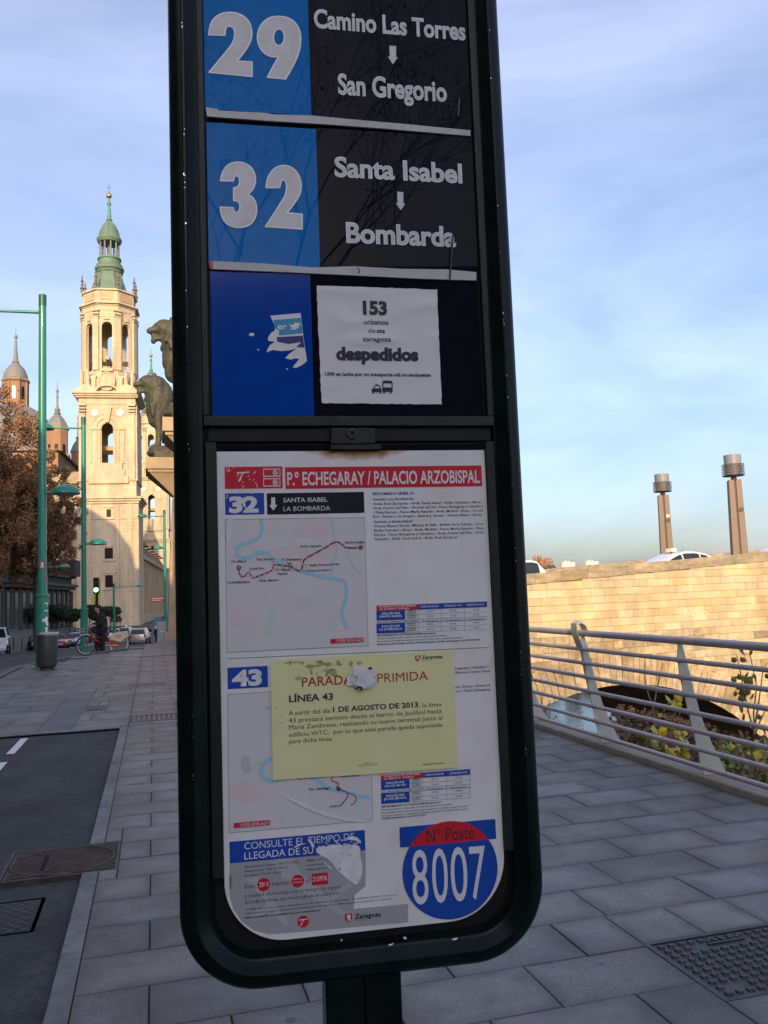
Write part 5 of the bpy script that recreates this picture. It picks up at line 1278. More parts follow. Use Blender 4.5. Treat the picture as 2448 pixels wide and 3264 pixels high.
pedestrian(501, 1990, 76, 'pedestrian in dark clothes half hidden by the grey cabinet')
pedestrian(112, 2010, 94, 'pedestrian in dark clothes between parked cars left of the big lamp post')

# ---- bicycle (local frame: x forward is -x world-ish)
bk = empty('bicycle', (cyc.location.x+.04, cyc.location.y+.10, CYZ+.03), R(10), 'red city hire bicycle with a cream rear wheel cover', 'bicycle')
def wheel(cx_, col, name='wheel', r_=.33):
    w_ = MB().path([(cx_+r_*math.cos(a), 0, r_+.01+r_*math.sin(a)) for a in np.linspace(0, 2*math.pi, 36, endpoint=False)], .022, 8, True).build(name, 'tyre' if col == 'b' else 'bike_cream', bk, smooth=True)
    MB().path([(cx_+(r_-.03)*math.cos(a), 0, r_+.01+(r_-.03)*math.sin(a)) for a in np.linspace(0, 2*math.pi, 36, endpoint=False)], .010, 6, True).build('rim', 'chrome', w_)
    s_ = MB()
    for i in range(18): a = 2*math.pi*i/18; s_.tube((cx_, .02*(-1)**i, r_+.01), (cx_+(r_-.03)*math.cos(a), 0, r_+.01+(r_-.03)*math.sin(a)), .0022, n=4)
    s_.tube((cx_, -.05, r_+.01), (cx_, .05, r_+.01), .025); s_.build('spokes', 'chrome', w_)
fx, rx = -.58, .56
wheel(fx, 'b'); wheel(rx, 'c')
fr = MB()
for a, b, r_ in (((-.42, 0, .80), (-.36, 0, .62), .028), ((-.40, 0, .68), (.05, 0, .52), .03), ((-.38, 0, .62), (.02, 0, .32), .03), ((.02, 0, .30), (.18, 0, .78), .022), ((.02, .0, .30), (rx, .0, .34), .018), ((.14, 0, .62), (rx, 0, .34), .016)): fr.tube(a, b, r_, n=10)
fr.build('frame', 'bike_red', bk, smooth=True)
fk = MB()
for s in (-1, 1): fk.tube((-.41, s*.05, .66), (fx, s*.055, .34), .014)
fk.tube((-.45, 0, .88), (-.40, 0, .64), .02); fk.build('fork', 'bike_red', bk)
MB().path([(-.30, -.30, 1.06), (-.42, -.22, 1.08), (-.46, 0, 1.0), (-.42, .22, 1.08), (-.30, .30, 1.06)], .013, 8).tube((-.455, 0, .86), (-.46, 0, 1.0), .014).build('handlebar', 'chrome', bk, smooth=True)
for s in (-1, 1): MB().tube((-.30, s*.30, 1.06), (-.19, s*.32, 1.05), .018).build('grip', 'plastic_dark', bk)
bs = MB()
for z in (.72, .82, .92): bs.path([(-.56, -.16, z), (-.82, -.17, z+.01), (-.82, .17, z+.01), (-.56, .16, z)], .006, 4, True)
for (x, y) in ((-.56, -.16), (-.69, -.165), (-.82, -.17), (-.82, 0), (-.82, .17), (-.69, .165), (-.56, .16)): bs.tube((x, y, .72), (x, y, .92), .006, n=4)
bs.build('basket', 'chrome', bk)
MB().box(.06, .32, -.075, .075, .84, .89, .7).build('saddle', 'plastic_dark', bk, bevel=.02); MB().tube((.16, 0, .72), (.19, 0, .85), .014).build('seat_post', 'chrome', bk)
for s in (-1, 1):
    cvp = [(rx-.33, .47), (rx-.28, .60), (rx-.17, .71), (rx, .76), (rx+.17, .73), (rx+.30, .65), (rx+.38, .58), (rx+.24, .52), (rx+.12, .42), (rx+.05, .38), (rx-.16, .45)]
    cv = MB().prism(cvp, s*.05, s*.062, 'y').build('wheel_cover', 'bike_cream', bk)
    rd = MB().prism([(rx-.36, .46), (rx-.16, .42), (rx+.08, .34), (rx-.04, .24), (rx-.30, .24)], s*.051, s*.064, 'y').build('cover_panel', 'bike_red', bk)
    lg = MB()
    for i, (dx, dz) in enumerate(((-.10, .60), (-.04, .63), (.02, .61), (.07, .63), (-.02, .55), (.05, .56))): lg.path([(rx+dx+.022*math.cos(a), s*.065, dz+.03*math.sin(a)) for a in np.linspace(0, 2*math.pi, 8, endpoint=False)], .006, 4, True)
    lg.build('cover_logo', 'sheet_red', cv)
    MB().path([(rx-.30+.03*math.cos(a), s*.065, .53+.03*math.sin(a)) for a in np.linspace(0, 2*math.pi, 10, endpoint=False)], .006, 4, True).path([(rx+.36+.03*math.cos(a), s*.065, .62+.03*math.sin(a)) for a in np.linspace(0, 2*math.pi, 10, endpoint=False)], .006, 4, True).build('cover_ring', 'sheet_red', cv)
gd = MB(); n_ = 10
gp_ = [(fx+.375*math.cos(a), 0, .34+.375*math.sin(a)) for a in np.linspace(R(20), R(120), n_)]
gd.path(gp_, .018, 6); gd.build('mudguard', 'print_white', bk)
MB().tube((.02, -.08, .30), (.02, .08, .30), .015).tube((.02, -.09, .30), (-.05, -.09, .15), .01).tube((.02, .09, .30), (.09, .09, .45), .01).build('crank', 'chrome', bk); MB().tube((-.02, -.05, .30), (rx-.02, -.06, .27), .022, .018).build('chain_guard', 'bike_cream', bk)
for (x, s, z) in ((-.05, -1, .15), (.09, 1, .45)): MB().box(x-.045, x+.045, s*.13-.04, s*.13+.04, z-.012, z+.012).build('pedal', 'plastic_dark', bk)

# ================================================================== RIVER BANK PLANTS
lm = bpy.data.meshes.new('leaf_mesh')
def leaf_mesh(m):
    q = MB(); pts = [(0, -.9), (.35, -.72), (.78, -.45), (.72, -.1), (.95, .12), (.5, .5), (.2, .85), (0, 1.1), (-.2, .85), (-.5, .5), (-.95, .12), (-.72, -.1), (-.78, -.45), (-.35, -.72)]
    v = [(0, 0, .10)]+[(x*.5, y*.5, -.06*abs(x)) for x, y in pts]; n = len(pts)
    q.add(v, [(0, i+1, (i+1) % n+1) for i in range(n)])
    return q.mesh('leaf', m, fix=False)
LM = {k: leaf_mesh(k) for k in ('leaf_yellow', 'leaf_lime', 'leaf_olive')}
from mathutils import Euler
def sapling(loc, label, stems, leaf_specs, group='poplar saplings on the river bank'):
    t = empty('poplar_sapling', loc, 0, label, 'sapling', group)
    for pts in stems:
        m_ = MB(); k = len(pts); m_.path(pts, [.012*(1-.7*i/(k-1)) for i in range(k)], 6); m_.build('stem', 'twig', t, smooth=True)
    for (x, y, z, s, m) in leaf_specs:
        o = link('leaf', LM[m], t, (x, y, z)); o.scale = (s,)*3
        o.rotation_euler = Euler((R(90)+rng.uniform(-.8, .8), rng.uniform(-.9, .9), rng.uniform(-.9, .9)))
    return t
def px_sapling(basepx, Y, label, stempx, leafpx, zb=None):
    b = at(*basepx, Y); loc = Vector((b.x, b.y, bank(b.x, b.y)))
    stems = []
    for s in stempx: stems.append([tuple(at(x, y, Y+rng.uniform(-.08, .08))-loc) for x, y in s])
    stems.append([(0, 0, -.05), tuple(at(*stempx[0][0], Y)-loc)])
    lv = [(*(at(x, y, Y+rng.uniform(-.15, .15))-loc), s*Y/2700*1.6, m) for (x, y, s, m) in leafpx]
    return sapling(loc, label, stems, lv)
z_ = lambda x, y: (2048+x/4.1475, 2040+y/4.1475)
LO_ = 'leaf_olive'; LY = 'leaf_yellow'; LL = 'leaf_lime'
px_sapling(z_(1480, 1450), 8.6, 'tall poplar sapling with large olive leaves against the bridge wall', [[z_(1480, 1250), z_(1470, 950), z_(1510, 620), z_(1440, 280), z_(1400, 60)], [z_(1475, 1230), z_(1400, 950), z_(1330, 620), z_(1270, 300), z_(1240, 200)], [z_(1470, 1240), z_(1540, 800), z_(1590, 420), z_(1640, 300)], [z_(1490, 1240), z_(1560, 1050), z_(1659, 860)]],
    [(*z_(1320, 110), 18, LO_), (*z_(1320, 160), 24, LO_), (*z_(1440, 160), 18, LO_), (*z_(1455, 110), 14, LO_), (*z_(1210, 265), 16, LO_), (*z_(1330, 262), 18, LO_), (*z_(1280, 490), 17, LO_), (*z_(1210, 525), 18, LO_), (*z_(1375, 470), 24, LO_), (*z_(1400, 540), 27, LO_), (*z_(1340, 510), 20, LO_), (*z_(1280, 620), 20, LO_), (*z_(1330, 700), 26, LO_), (*z_(1390, 680), 22, LO_), (*z_(1230, 710), 15, LO_), (*z_(1450, 750), 22, LO_), (*z_(1310, 780), 20, LO_), (*z_(1310, 900), 26, LO_), (*z_(1340, 1020), 20, LO_), (*z_(1545, 1020), 15, LO_), (*z_(1480, 480), 14, LO_), (*z_(1500, 520), 14, LO_), (*z_(1650, 480), 16, LO_), (*z_(1400, 600), 22, LO_)])
px_sapling(z_(130, 1250), 9.6, 'thin two-stemmed sapling with a few yellow leaves left of the right-hand railing blade', [[z_(200, 1560), z_(140, 900), z_(60, 660), z_(20, 420), z_(30, 300)], [z_(140, 920), z_(180, 700), z_(240, 420), z_(270, 300)], [z_(150, 870), z_(330, 850), z_(460, 760)]],
    [(*z_(345, 780), 22, LY), (*z_(450, 840), 30, LY), (*z_(470, 780), 24, LY), (*z_(420, 870), 22, LY), (*z_(230, 1000), 14, LY), (*z_(480, 870), 20, LY)])
px_sapling(z_(560, 1600), 8.2, 'low yellow-leaved sapling right behind the right-hand railing blade', [[z_(560, 1640), z_(540, 1450), z_(480, 1250)], [z_(560, 1600), z_(500, 1300), z_(560, 1230)], [z_(540, 1600), z_(430, 1470), z_(380, 1480)]],
    [(*z_(160, 1190), 24, LY), (*z_(270, 1210), 24, LY), (*z_(470, 1250), 22, LY), (*z_(510, 1300), 20, LY), (*z_(565, 1230), 14, LY), (*z_(560, 1330), 20, LY), (*z_(380, 1485), 26, LY), (*z_(460, 1450), 16, LY), (*z_(550, 1490), 34, LY), (*z_(540, 1540), 24, LY), (*z_(580, 1420), 18, LY), (*z_(590, 1540), 20, LY), (*z_(40, 1510), 18, LL)])
px_sapling(z_(1100, 1650), 7.6, 'low yellow and lime sapling at the lower right behind the rails', [[z_(1100, 1750), z_(1080, 1500), z_(1040, 1350)], [z_(1110, 1700), z_(1250, 1500), z_(1290, 1390)], [z_(1120, 1740), z_(1360, 1600), z_(1400, 1450)]],
    [(*z_(1045, 1350), 26, LL), (*z_(1050, 1390), 20, LL), (*z_(1170, 1350), 18, LY), (*z_(1280, 1400), 22, LL), (*z_(1390, 1440), 28, LL), (*z_(1400, 1480), 20, LY), (*z_(1060, 1620), 26, LY), (*z_(1030, 1560), 22, LL), (*z_(1150, 1600), 20, LL), (*z_(1170, 1640), 20, LL), (*z_(1300, 1560), 22, LL), (*z_(980, 1560), 20, LL), (*z_(1400, 1660), 24, LL), (*z_(1350, 1700), 24, LL), (*z_(1240, 1700), 24, LL), (*z_(1600, 1640), 24, LL), (*z_(1640, 1740), 26, LL), (*z_(960, 1640), 20, LY), (*z_(1450, 1750), 24, LL), (*z_(1560, 1800), 24, LL), (*z_(1130, 1500), 22, LL), (*z_(1500, 1350), 16, LY)])
za = lambda x, y: (1650+x/4.1475, 2080+y/4.1475)
px_sapling(za(420, 900), 10.6, 'bare twiggy sapling near the sign edge behind the left railing', [[za(430, 960), za(340, 800), za(440, 630)], [za(430, 960), za(420, 850), za(440, 740)], [za(420, 940), za(520, 830), za(505, 920)], [za(200, 330), za(180, 280), za(235, 240)], [za(380, 970), za(480, 990), za(520, 970)], [za(300, 720), za(320, 640), za(330, 560)]],
    [(*za(1530, 930), 22, LY), (*za(1520, 980), 20, LY), (*za(1640, 1330), 24, LY), (*za(1600, 1320), 18, LY)])
rl2 = random.Random(21)
def thicket(x0, x1, y0, y1, Y, n, mats, label, base):
    lv = [(*z_(rl2.uniform(x0, x1), rl2.uniform(y0, y1)), rl2.uniform(13, 27), rl2.choice(mats)) for _ in range(n)]
    st = [[z_((x0+x1)/2+rl2.uniform(-60, 60), y1+150), z_(rl2.uniform(x0, x1), (y0+y1)/2+60), z_(rl2.uniform(x0, x1), y0+rl2.uniform(-60, 60))] for _ in range(9)]
    px_sapling(z_(*base), Y, label, st, lv)
thicket(900, 1659, 1420, 1860, 6.9, 46, (LL, LL, LL, LO_, LY), 'dense green low sapling in the lower right corner behind the rails', (1300, 1900))
thicket(1100, 1640, 1330, 1560, 8.0, 22, (LY, LO_, LL), 'mixed yellow and olive sapling behind the green corner one', (1350, 1700))
thicket(20, 640, 1150, 1560, 8.9, 20, (LY, LY, LL), 'scattered yellow-leaved sapling between the two railing blades', (400, 1650))
# leaf litter / twigs on the bank (uncountable)
q = MB()
for _ in range(5200):
    x = rng.uniform(4.8, 9.2); y = rng.uniform(3.5, 17)
    z = bank(x, y)
    a = rng.uniform(0, 6.28); l_ = rng.uniform(.05, .22); dz = rng.uniform(-.02, .09)
    d = Vector((math.cos(a)*l_, math.sin(a)*l_, dz)); n_ = Vector((-math.sin(a), math.cos(a), 0))*rng.uniform(.008, .028)
    c = Vector((x, y, z+rng.uniform(.01, .09))); q.add([c-d, c-n_, c+d, c+n_+Vector((0, 0, .01))], [(0, 1, 2, 3)])
o = q.build('leaf_litter', 'litter'); tag(o, 'dry brown fallen leaves and twigs covering the river bank', 'leaf litter', kind='stuff')
_lp = np.array([(x, y, bank(x, y)+abs(rng.normal())*.09) for x, y in zip(rng.uniform(4.8, 9, 3600), rng.uniform(4, 14, 3600))])
o = leaves('dead_leaves', _lp, .06, 'litter', kind='stuff'); tag(o, 'curled brown dead leaves strewn over the far river bank', 'dead leaves')
pts = np.array([(x, y, bank(x, y)+abs(rng.normal())*.13) for x, y in zip(rng.uniform(4.8, 7.6, 1500), rng.uniform(2, 8.0, 1500))])
o = leaves('ground_cover', pts, .055, 'leaf_lime', kind='stuff'); tag(o, 'low green and yellow weeds growing over the near river bank', 'weeds')
def bush(x, y, z, r_, n, label, m='bush', sz=.10):
    t = empty('bush', (x, y, z), 0, label, 'bush', 'bushes by the river')
    leaves('foliage', blobs(rb(0, 0, r_*.8, r_, r_, r_*.8, 9, .5), n), sz, m, t)
    m_ = MB()
    for _ in range(8): a = rng.uniform(0, 6.28); m_.path([(0, 0, -.3), (math.cos(a)*r_*.4, math.sin(a)*r_*.4, r_*.8), (math.cos(a)*r_*.8, math.sin(a)*r_*.8, r_*1.3)], [.05, .03, .01], 5)
    m_.build('stem', 'bark', t)
bush(13.2, 30.0, -7.6, 2.3, 5200, 'dark green-brown bush at the foot of the arch, left end')
bush(14.6, 41.0, -8.0, 2.4, 5200, 'dark bush seen through the arch over the water')
wp_ = np.concatenate([cloudpts((44, 106, -1.0), (11.5, 6, 8.5), 17000, -.1, 8, (.5, 2)), cloudpts((57, 106, -5.5), (6, 5, 3.6), 5000, .25, 9, (.8, 3))])
o = leaves('riverside_wood', wp_, .28, 'bush', kind='stuff'); tag(o, 'dark riverside wood beyond the bridge, seen as a reflection under the arch', 'wood')
# ================================================================== FAR TOWER BLOCKS
for (xa, xb, yt, lab) in ((1795, 1836, 1793, 'left one of two pale tower blocks far beyond the bridge'), (1871, 1911, 1790, 'right one of two pale tower blocks far beyond the bridge')):
    a = at(xa, 1850, 620); b = at(xb, 1850, 620); top = at((xa+xb)/2, yt, 620).z
    t = empty('tower_block', ((a.x+b.x)/2, 620, -4), 0, lab, 'tower block', 'pale tower blocks on the horizon'); w_ = (b.x-a.x)/2; h = top+4
    MB().box(-w_, w_, 0, 12, 0, h).build('body', 'far_tower', t)
    MB().box(-w_*.4, -w_*.1, 2, 8, h, h+1.6).box(w_*.2, w_*.5, 3, 6, h, h+1.0).build('roof_plant', 'far_tower', t)
    for r_ in range(3): MB().box(-w_*.82, w_*.82, -.1, 0, h-4.2-r_*1.5, h-3.4-r_*1.5).build('window_band', 'far_window', t)

# ================================================================== HOUSES BEHIND THE CAMERA AND LEFT OF THE FRAME (they cast the street's shade)
def house(x0, x1, y0, y1, h, m, label, face='x', zb=0.0, hip=True):
    t = empty('street_house', ((x0+x1)/2, (y0+y1)/2, zb), 0, label, 'house', 'houses lining the shaded street'); X, Y = (x1-x0)/2, (y1-y0)/2
    MB().box(-X, X, -Y, Y, -.5, h).build('wall', m, t); MB().box(-X-.4, X+.4, -Y-.4, Y+.4, h+.002, h+.35).build('eaves', 'facade_trim', t)
    n = max(2, int((2*Y if face == 'x' else 2*X)/3.2)); fl = int(h/3.3)
    for k in range(fl):
        for i in range(n):
            c = -((Y if face == 'x' else X))+((2*Y if face == 'x' else 2*X))*(i+.5)/n; z = 1.0+k*3.3
            if face == 'x': f_ = MB().box(X+.003, X+.12, c-.75, c+.75, z-.1, z+2.0).build('window', 'facade_trim', t); MB().box(X+.121, X+.13, c-.55, c+.55, z+.05, z+1.85).build('pane', 'dark_window', f_)
            else: f_ = MB().box(c-.75, c+.75, Y+.003, Y+.12, z-.1, z+2.0).build('window', 'facade_trim', t); MB().box(c-.55, c+.55, Y+.121, Y+.13, z+.05, z+1.85).build('pane', 'dark_window', f_)
    return t
house(-34, -17.5, 40, 62, 20, 'plaster', 'pale five-storey house off the left frame edge, farthest up the street', zb=-1)
house(-34, -17, 18, 39.6, 21, 'plaster_red', 'red-brown house off the left frame edge, second up the street')
house(-34, -16.5, -6, 17.6, 22, 'plaster', 'pale house off the left frame edge, level with the camera')
house(-34, -13.5, -40, -6.4, 17.5, 'plaster_red', 'red-brown corner house behind the camera to the left')
house(-13.2, 9.0, -34, -20.5, 10.4, 'plaster', 'low pale house right behind the camera', face='y')
ca = empty('domed_cathedral', (-43.5, 88, -3), 0, 'domed cathedral off the left frame edge whose shadow falls on the bell tower', 'church')
MB().box(-22, 22, -14, 14, -1, 36).build('body', 'brick', ca); MB().lathe([(13.2, 36), (13.2, 41), (12.2, 45.5), (9.6, 49.5), (5.5, 52.4), (1.2, 53.4)], 40).build('dome', 'slate', ca, smooth=True); 
# bare tree behind the camera (mirrored in the sign)
tb_ = empty('bare_tree', (-1.6, -13.0, 0), 0, 'nearly bare tree behind the camera, mirrored in the upper sign panels', 'tree')
m_ = MB(); lv = []
def grow(p, d, L_, r_, k):
    e = p+d*L_; mid = p+d*L_*.5+Vector(rng.normal(size=3))*L_*.05
    m_.path([p, mid, e], [r_, r_*.85, r_*.7], 5 if k < 4 else 3)
    if k >= 6:
        if rng.uniform() < .7: lv.append(e)
        return
    for i in range(3 if k < 5 else 2):
        nd = (d+Vector(rng.normal(size=3))*.42+Vector((0, 0, .12))).normalized(); grow(e if i else mid+(e-mid)*.6, nd, L_*rng.uniform(.62, .85), r_*.62, k+1)
for i in range(3): grow(Vector((0, 0, 3.2)), Vector(((i-1)*.35, rng.uniform(-.2, .2), 1)).normalized(), 3.3, .055, 0)
m_.path([(0, 0, -.1), (.05, 0, 1.6), (0, 0, 3.3)], [.2, .17, .15], 8)
m_.build('trunk', 'bark', tb_); leaves('crown', np.array([tuple(p) for p in lv]), .05, 'leaf_dark', tb_)
# ================================================================== BUS STOP SIGN
SO = Vector((.3007, 1.3174, 0)); SROT = -R(4.9)
su = Vector((math.cos(SROT), math.sin(SROT), 0)); sn = Vector((-su.y, su.x, 0))
bs_ = empty('bus_stop_sign', SO, SROT, 'dark green bus stop sign with blue and black route panels above a printed sheet', 'bus stop sign')
def sg(x, y):
    r = ray(x, y); k = SO.dot(sn)/r.dot(sn); p = r*k-SO; return (p.dot(su), H+r.z*k)
def cv(u, v, d): return (u, -d, v)
def band(prof, L0, R0, B0, rad, top, name, m, nseg=14, smooth=35):
    """sweep a cross-section (inset, depth) along left side, round bottom, right side"""
    mb = MB(); path = []
    for (d, y) in prof:
        l, r_, b, q = L0+d, R0-d, B0+d, max(rad-d, .004); pts = [(l, top)]
        for i in range(nseg+1): a = math.pi+math.pi/2*i/nseg; pts.append((l+q+q*math.cos(a), b+q+q*math.sin(a)))
        for i in range(nseg+1): a = -math.pi/2+math.pi/2*i/nseg; pts.append((r_-q+q*math.cos(a), b+q+q*math.sin(a)))
        pts.append((r_, top)); path.append([(p[0], -y, p[1]) for p in pts])
    n = len(path[0]); v = [p for row in path for p in row]
    f = [(i*n+j, i*n+j+1, (i+1)*n+j+1, (i+1)*n+j) for i in range(len(path)-1) for j in range(n-1)]
    mb.add(v, f); me = mb.mesh(name, m, smooth); return link(name, me, bs_)
TOPZ = 3.05
frp = [(.030, -.034), (.010, -.034), (.002, -.026), (0, -.012), (0, .004), (.003, .012), (.009, .0175), (.016, .020), (.0205, .021), (.0225, .0235), (.0255, .0235), (.0275, .021), (.033, .016), (.0385, .010), (.042, .007), (.045, .0065), (.047, -.002), (.052, -.002)]
band(frp, -.269, .2935, 1.121, .118, TOPZ, 'frame', 'frame', 22)
MB().box(-.269, .2935, -.024, .034, TOPZ-.002, TOPZ+.03).build('top_rail', 'frame', bs_, bevel=.008)
# back board and post
def rrect(l, r_, b, t_, q, n=12):
    p = [(l, t_)]
    for i in range(n+1): a = math.pi+math.pi/2*i/n; p.append((l+q+q*math.cos(a), b+q+q*math.sin(a)))
    for i in range(n+1): a = -math.pi/2+math.pi/2*i/n; p.append((r_-q+q*math.cos(a), b+q+q*math.sin(a)))
    return p+[(r_, t_)]
MB().prism(rrect(-.262, .286, 1.128, TOPZ, .11), .006, .033, 'y').build('back_board', 'recess', bs_)
post_ = MB().box(-.058, -.002, -.012, .045, -.02, 1.135).box(.002, .058, -.012, .045, -.02, 1.135).build('post', 'frame', bs_, bevel=.003)
MB().box(-.002, .002, -.004, .04, -.02, 1.13).build('post_groove', 'recess', bs_)
MB().box(-.12, .12, -.10, .12, -.004, .012).build('foot_plate', 'frame', bs_)
# inner side rails
for (a, b, z0, z1) in ((-.2235, -.2135, 1.985, TOPZ), (.2395, .2495, 1.985, TOPZ), (-.2205, -.204, 1.285, 1.942), (.2335, .2475, 1.285, 1.942)):
    MB().box(a, b, -.008, .004, z0, z1).build('side_rail', 'frame_rough', bs_, bevel=.0015)
MB().box(-.2225, .2495, -.009, .004, 1.968, 1.984).build('cross_rail', 'frame_rough', bs_, bevel=.0015)
MB().box(-.215, .245, -.001, .005, 1.945, 1.967).build('gap', 'recess', bs_)
lt = MB().box(sg(1052, 1400)[0], sg(1192, 1400)[0], -.012, .003, 1.938, 1.964).build('latch', 'frame_rough', bs_, bevel=.002)
c = sg(1118, 1388); m_ = MB(); m_.path([(c[0]+.006*math.cos(a), -.0135, c[1]+.006*math.sin(a)) for a in np.linspace(0, 2*math.pi, 16, endpoint=False)], .0022, 6, True); m_.build('bolt_hole', 'iron_rust', lt)
MB().box(sg(1052, 1428)[0], sg(1212, 1428)[0], -.010, .001, 1.930, 1.9375).build('latch_lip', 'frame_rough', bs_)

def quad(px, m, depth, parent, name='print_field'):
    us = [sg(*p) for p in px]; u0 = (us[0][0]+us[3][0])/2; u1 = (us[1][0]+us[2][0])/2; z1 = (us[0][1]+us[1][1])/2; z0 = (us[2][1]+us[3][1])/2
    me = MB().add([(u0, -depth, z0), (u1, -depth, z0), (u1, -depth, z1), (u0, -depth, z1)], [(0, 1, 2, 3)]).mesh(name, m, fix=False); return link(name, me, parent)
def urect(u0, u1, z0, z1, m, depth, parent, name='print_field'):
    return link(name, MB().add([(u0, -depth, z0), (u1, -depth, z0), (u1, -depth, z1), (u0, -depth, z1)], [(0, 1, 2, 3)]).mesh(name, m, fix=False), parent)
def slabp(u0, u1, z0, z1, m, name, d0=-.001, d1=.001):
    return MB().box(u0, u1, -d1, -d0, z0, z1).build(name, m, bs_)
# route panels
ub = {}
p29b = slabp(-.2120, -.0388, 2.494, TOPZ, 'sign_blue', 'route_panel'); p29k = slabp(-.0384, .2385, 2.4885, TOPZ, 'sign_black', 'route_panel')
p32b = slabp(-.2105, -.0317, 2.2295, 2.471, 'sign_blue', 'route_panel'); p32k = slabp(-.0313, .2365, 2.2265, 2.4735, 'sign_black', 'route_panel')
pxb = slabp(-.2085, -.0486, 1.9855, 2.2205, 'sign_blue_dim', 'blank_panel'); pxk = slabp(-.0482, .2350, 1.9855, 2.2205, 'sign_black', 'blank_panel')
def bar(pts, name='divider_strip'):
    P_ = [sg(*p) for p in pts]; m_ = MB(); n = len(P_)
    m_.add([(u, -.0042, z) for u, z in P_]+[(u, -.0005, z) for u, z in P_], [tuple(range(n)), tuple(range(n, 2*n))[::-1]]+[(i, (i+1) % n, n+(i+1) % n, n+i) for i in range(n)]); return m_.build(name, 'strip', bs_)
qA = lambda x, y: (600+x/1.6265, y/1.6265)
qB = lambda x, y: (600+x/1.6265, 660+y/1.6265)
qC = lambda x, y: (640+x/1.659, 1400+y/1.659)
qD = lambda x, y: (640+x/1.659, 2050+y/1.659)
qE = lambda x, y: (560+x/1.3825, 2560+y/1.3825)
qF = lambda x, y: (700+x/2.765, 2620+y/2.765)
d1 = bar([qA(90, 563), qA(150, 572), qA(160, 580), qA(400, 592), qA(440, 600), qA(640, 606), qA(850, 626), qA(1100, 648), qA(1460, 682), qA(1460, 711), qA(1000, 672), qA(700, 650), qA(400, 632), qA(98, 610)])
d2 = bar([qB(118, 284), qB(400, 298), qB(640, 318), qB(860, 312), qB(1100, 325), qB(1340, 328), qB(1490, 342), qB(1490, 385), qB(1200, 376), qB(800, 356), qB(500, 342), qB(120, 326)])
link('red_end', MB().add([(*(lambda q: (q[0], -.0044, q[1]))(sg(*qB(a, b))),) for a, b in ((112, 285), (130, 287), (128, 326), (112, 324))], [(0, 1, 2, 3)]).mesh('red_end', 'sheet_red', fix=False), d2)
shape('marker_scribble', [[sg(*qB(a, b)) for a, b in ((870, 312), (885, 325), (888, 348), (878, 350), (880, 330))]], 'print_black', d2, cv, .0045)
def trace(pts, fn): return [sg(*fn(a, b)) for a, b in pts]
def digit(polys, fn, parent, it=1):
    P_ = [trace(p, fn) for p in polys]
    shape('digit', P_, 'letter', parent, cv, .0016, 0, 0)
    for p in P_:
        m_ = MB(); n = len(p); w_ = .0011
        for i in range(n):
            a, b = Vector(p[i]), Vector(p[(i+1) % n]); d = b-a
            if d.length < 1e-6: continue
            nn = Vector((-d.y, d.x)).normalized()*w_; e = d.normalized()*w_*.6
            q = [a-e-nn, b+e-nn, b+e+nn, a-e+nn]; m_.add([(t.x, -.0018-.00001*(i % 2), t.y) for t in q], [(0, 1, 2, 3)])
        link('digit_outline', m_.mesh('digit_outline', 'letter_edge', fix=False), parent)
def sm(pts, keep):      # corner-cutting except at sharp corners
    for _ in range(2):
        q = []; nk = []; n = len(pts)
        for i in range(n):
            if i in keep: nk.append(len(q)); q.append(pts[i]); continue
            a, b, c = pts[i-1], pts[i], pts[(i+1) % n]
            q += [(b[0]*.75+a[0]*.25, b[1]*.75+a[1]*.25), (b[0]*.75+c[0]*.25, b[1]*.75+c[1]*.25)]
        pts, keep = q, nk
    return pts
two = [(107, 184), (109, 158), (120, 118), (142, 90), (175, 72), (215, 66), (255, 71), (294, 91), (320, 122), (331, 165), (328, 205), (313, 240), (290, 274), (253, 320), (331, 324), (331, 400), (108, 378), (220, 243), (236, 213), (242, 182), (238, 155), (225, 141), (207, 138), (195, 147), (191, 165), (190, 186)]
digit([sm(two, [0, 13, 14, 15, 16, 25])], qA, p29b)
nine = [(470, 87), (430, 91), (395, 110), (368, 145), (357, 190), (361, 228), (377, 262), (402, 286), (435, 299), (468, 297), (450, 328), (410, 404), (504, 413), (532, 366), (561, 310), (579, 255), (584, 205), (579, 165), (563, 130), (536, 104), (505, 91)]
hole9 = [(470, 153), (452, 161), (443, 180), (441, 200), (445, 221), (455, 235), (470, 240), (487, 233), (496, 215), (498, 190), (492, 167), (482, 156)]
digit([sm(nine, [9, 11, 12]), sm(hole9, [])], qA, p29b)
three = [(167, 940), (176, 895), (200, 861), (235, 844), (270, 842), (310, 855), (338, 884), (350, 925), (345, 965), (330, 992), (308, 1010), (334, 1024), (350, 1052), (356, 1088), (350, 1127), (330, 1160), (300, 1178), (260, 1183), (220, 1175), (190, 1155), (172, 1122), (166, 1076), (233, 1079), (237, 1097), (248, 1106), (260, 1100), (268, 1085), (268, 1060), (258, 1046), (236, 1042), (235, 977), (252, 974), (264, 962), (268, 940), (262, 920), (250, 912), (238, 920), (233, 941)]
digit([sm(three, [0, 10, 21, 22, 29, 30, 37])], qA, p32b)
two2 = [(403, 976), (408, 935), (426, 895), (455, 869), (490, 858), (530, 865), (563, 893), (582, 933), (586, 975), (577, 1015), (553, 1052), (512, 1106), (590, 1113), (590, 1190), (400, 1177), (488, 1042), (505, 1010), (510, 975), (507, 947), (495, 931), (481, 940), (474, 976)]
digit([sm(two2, [0, 11, 12, 13, 14, 21])], qA, p32b)
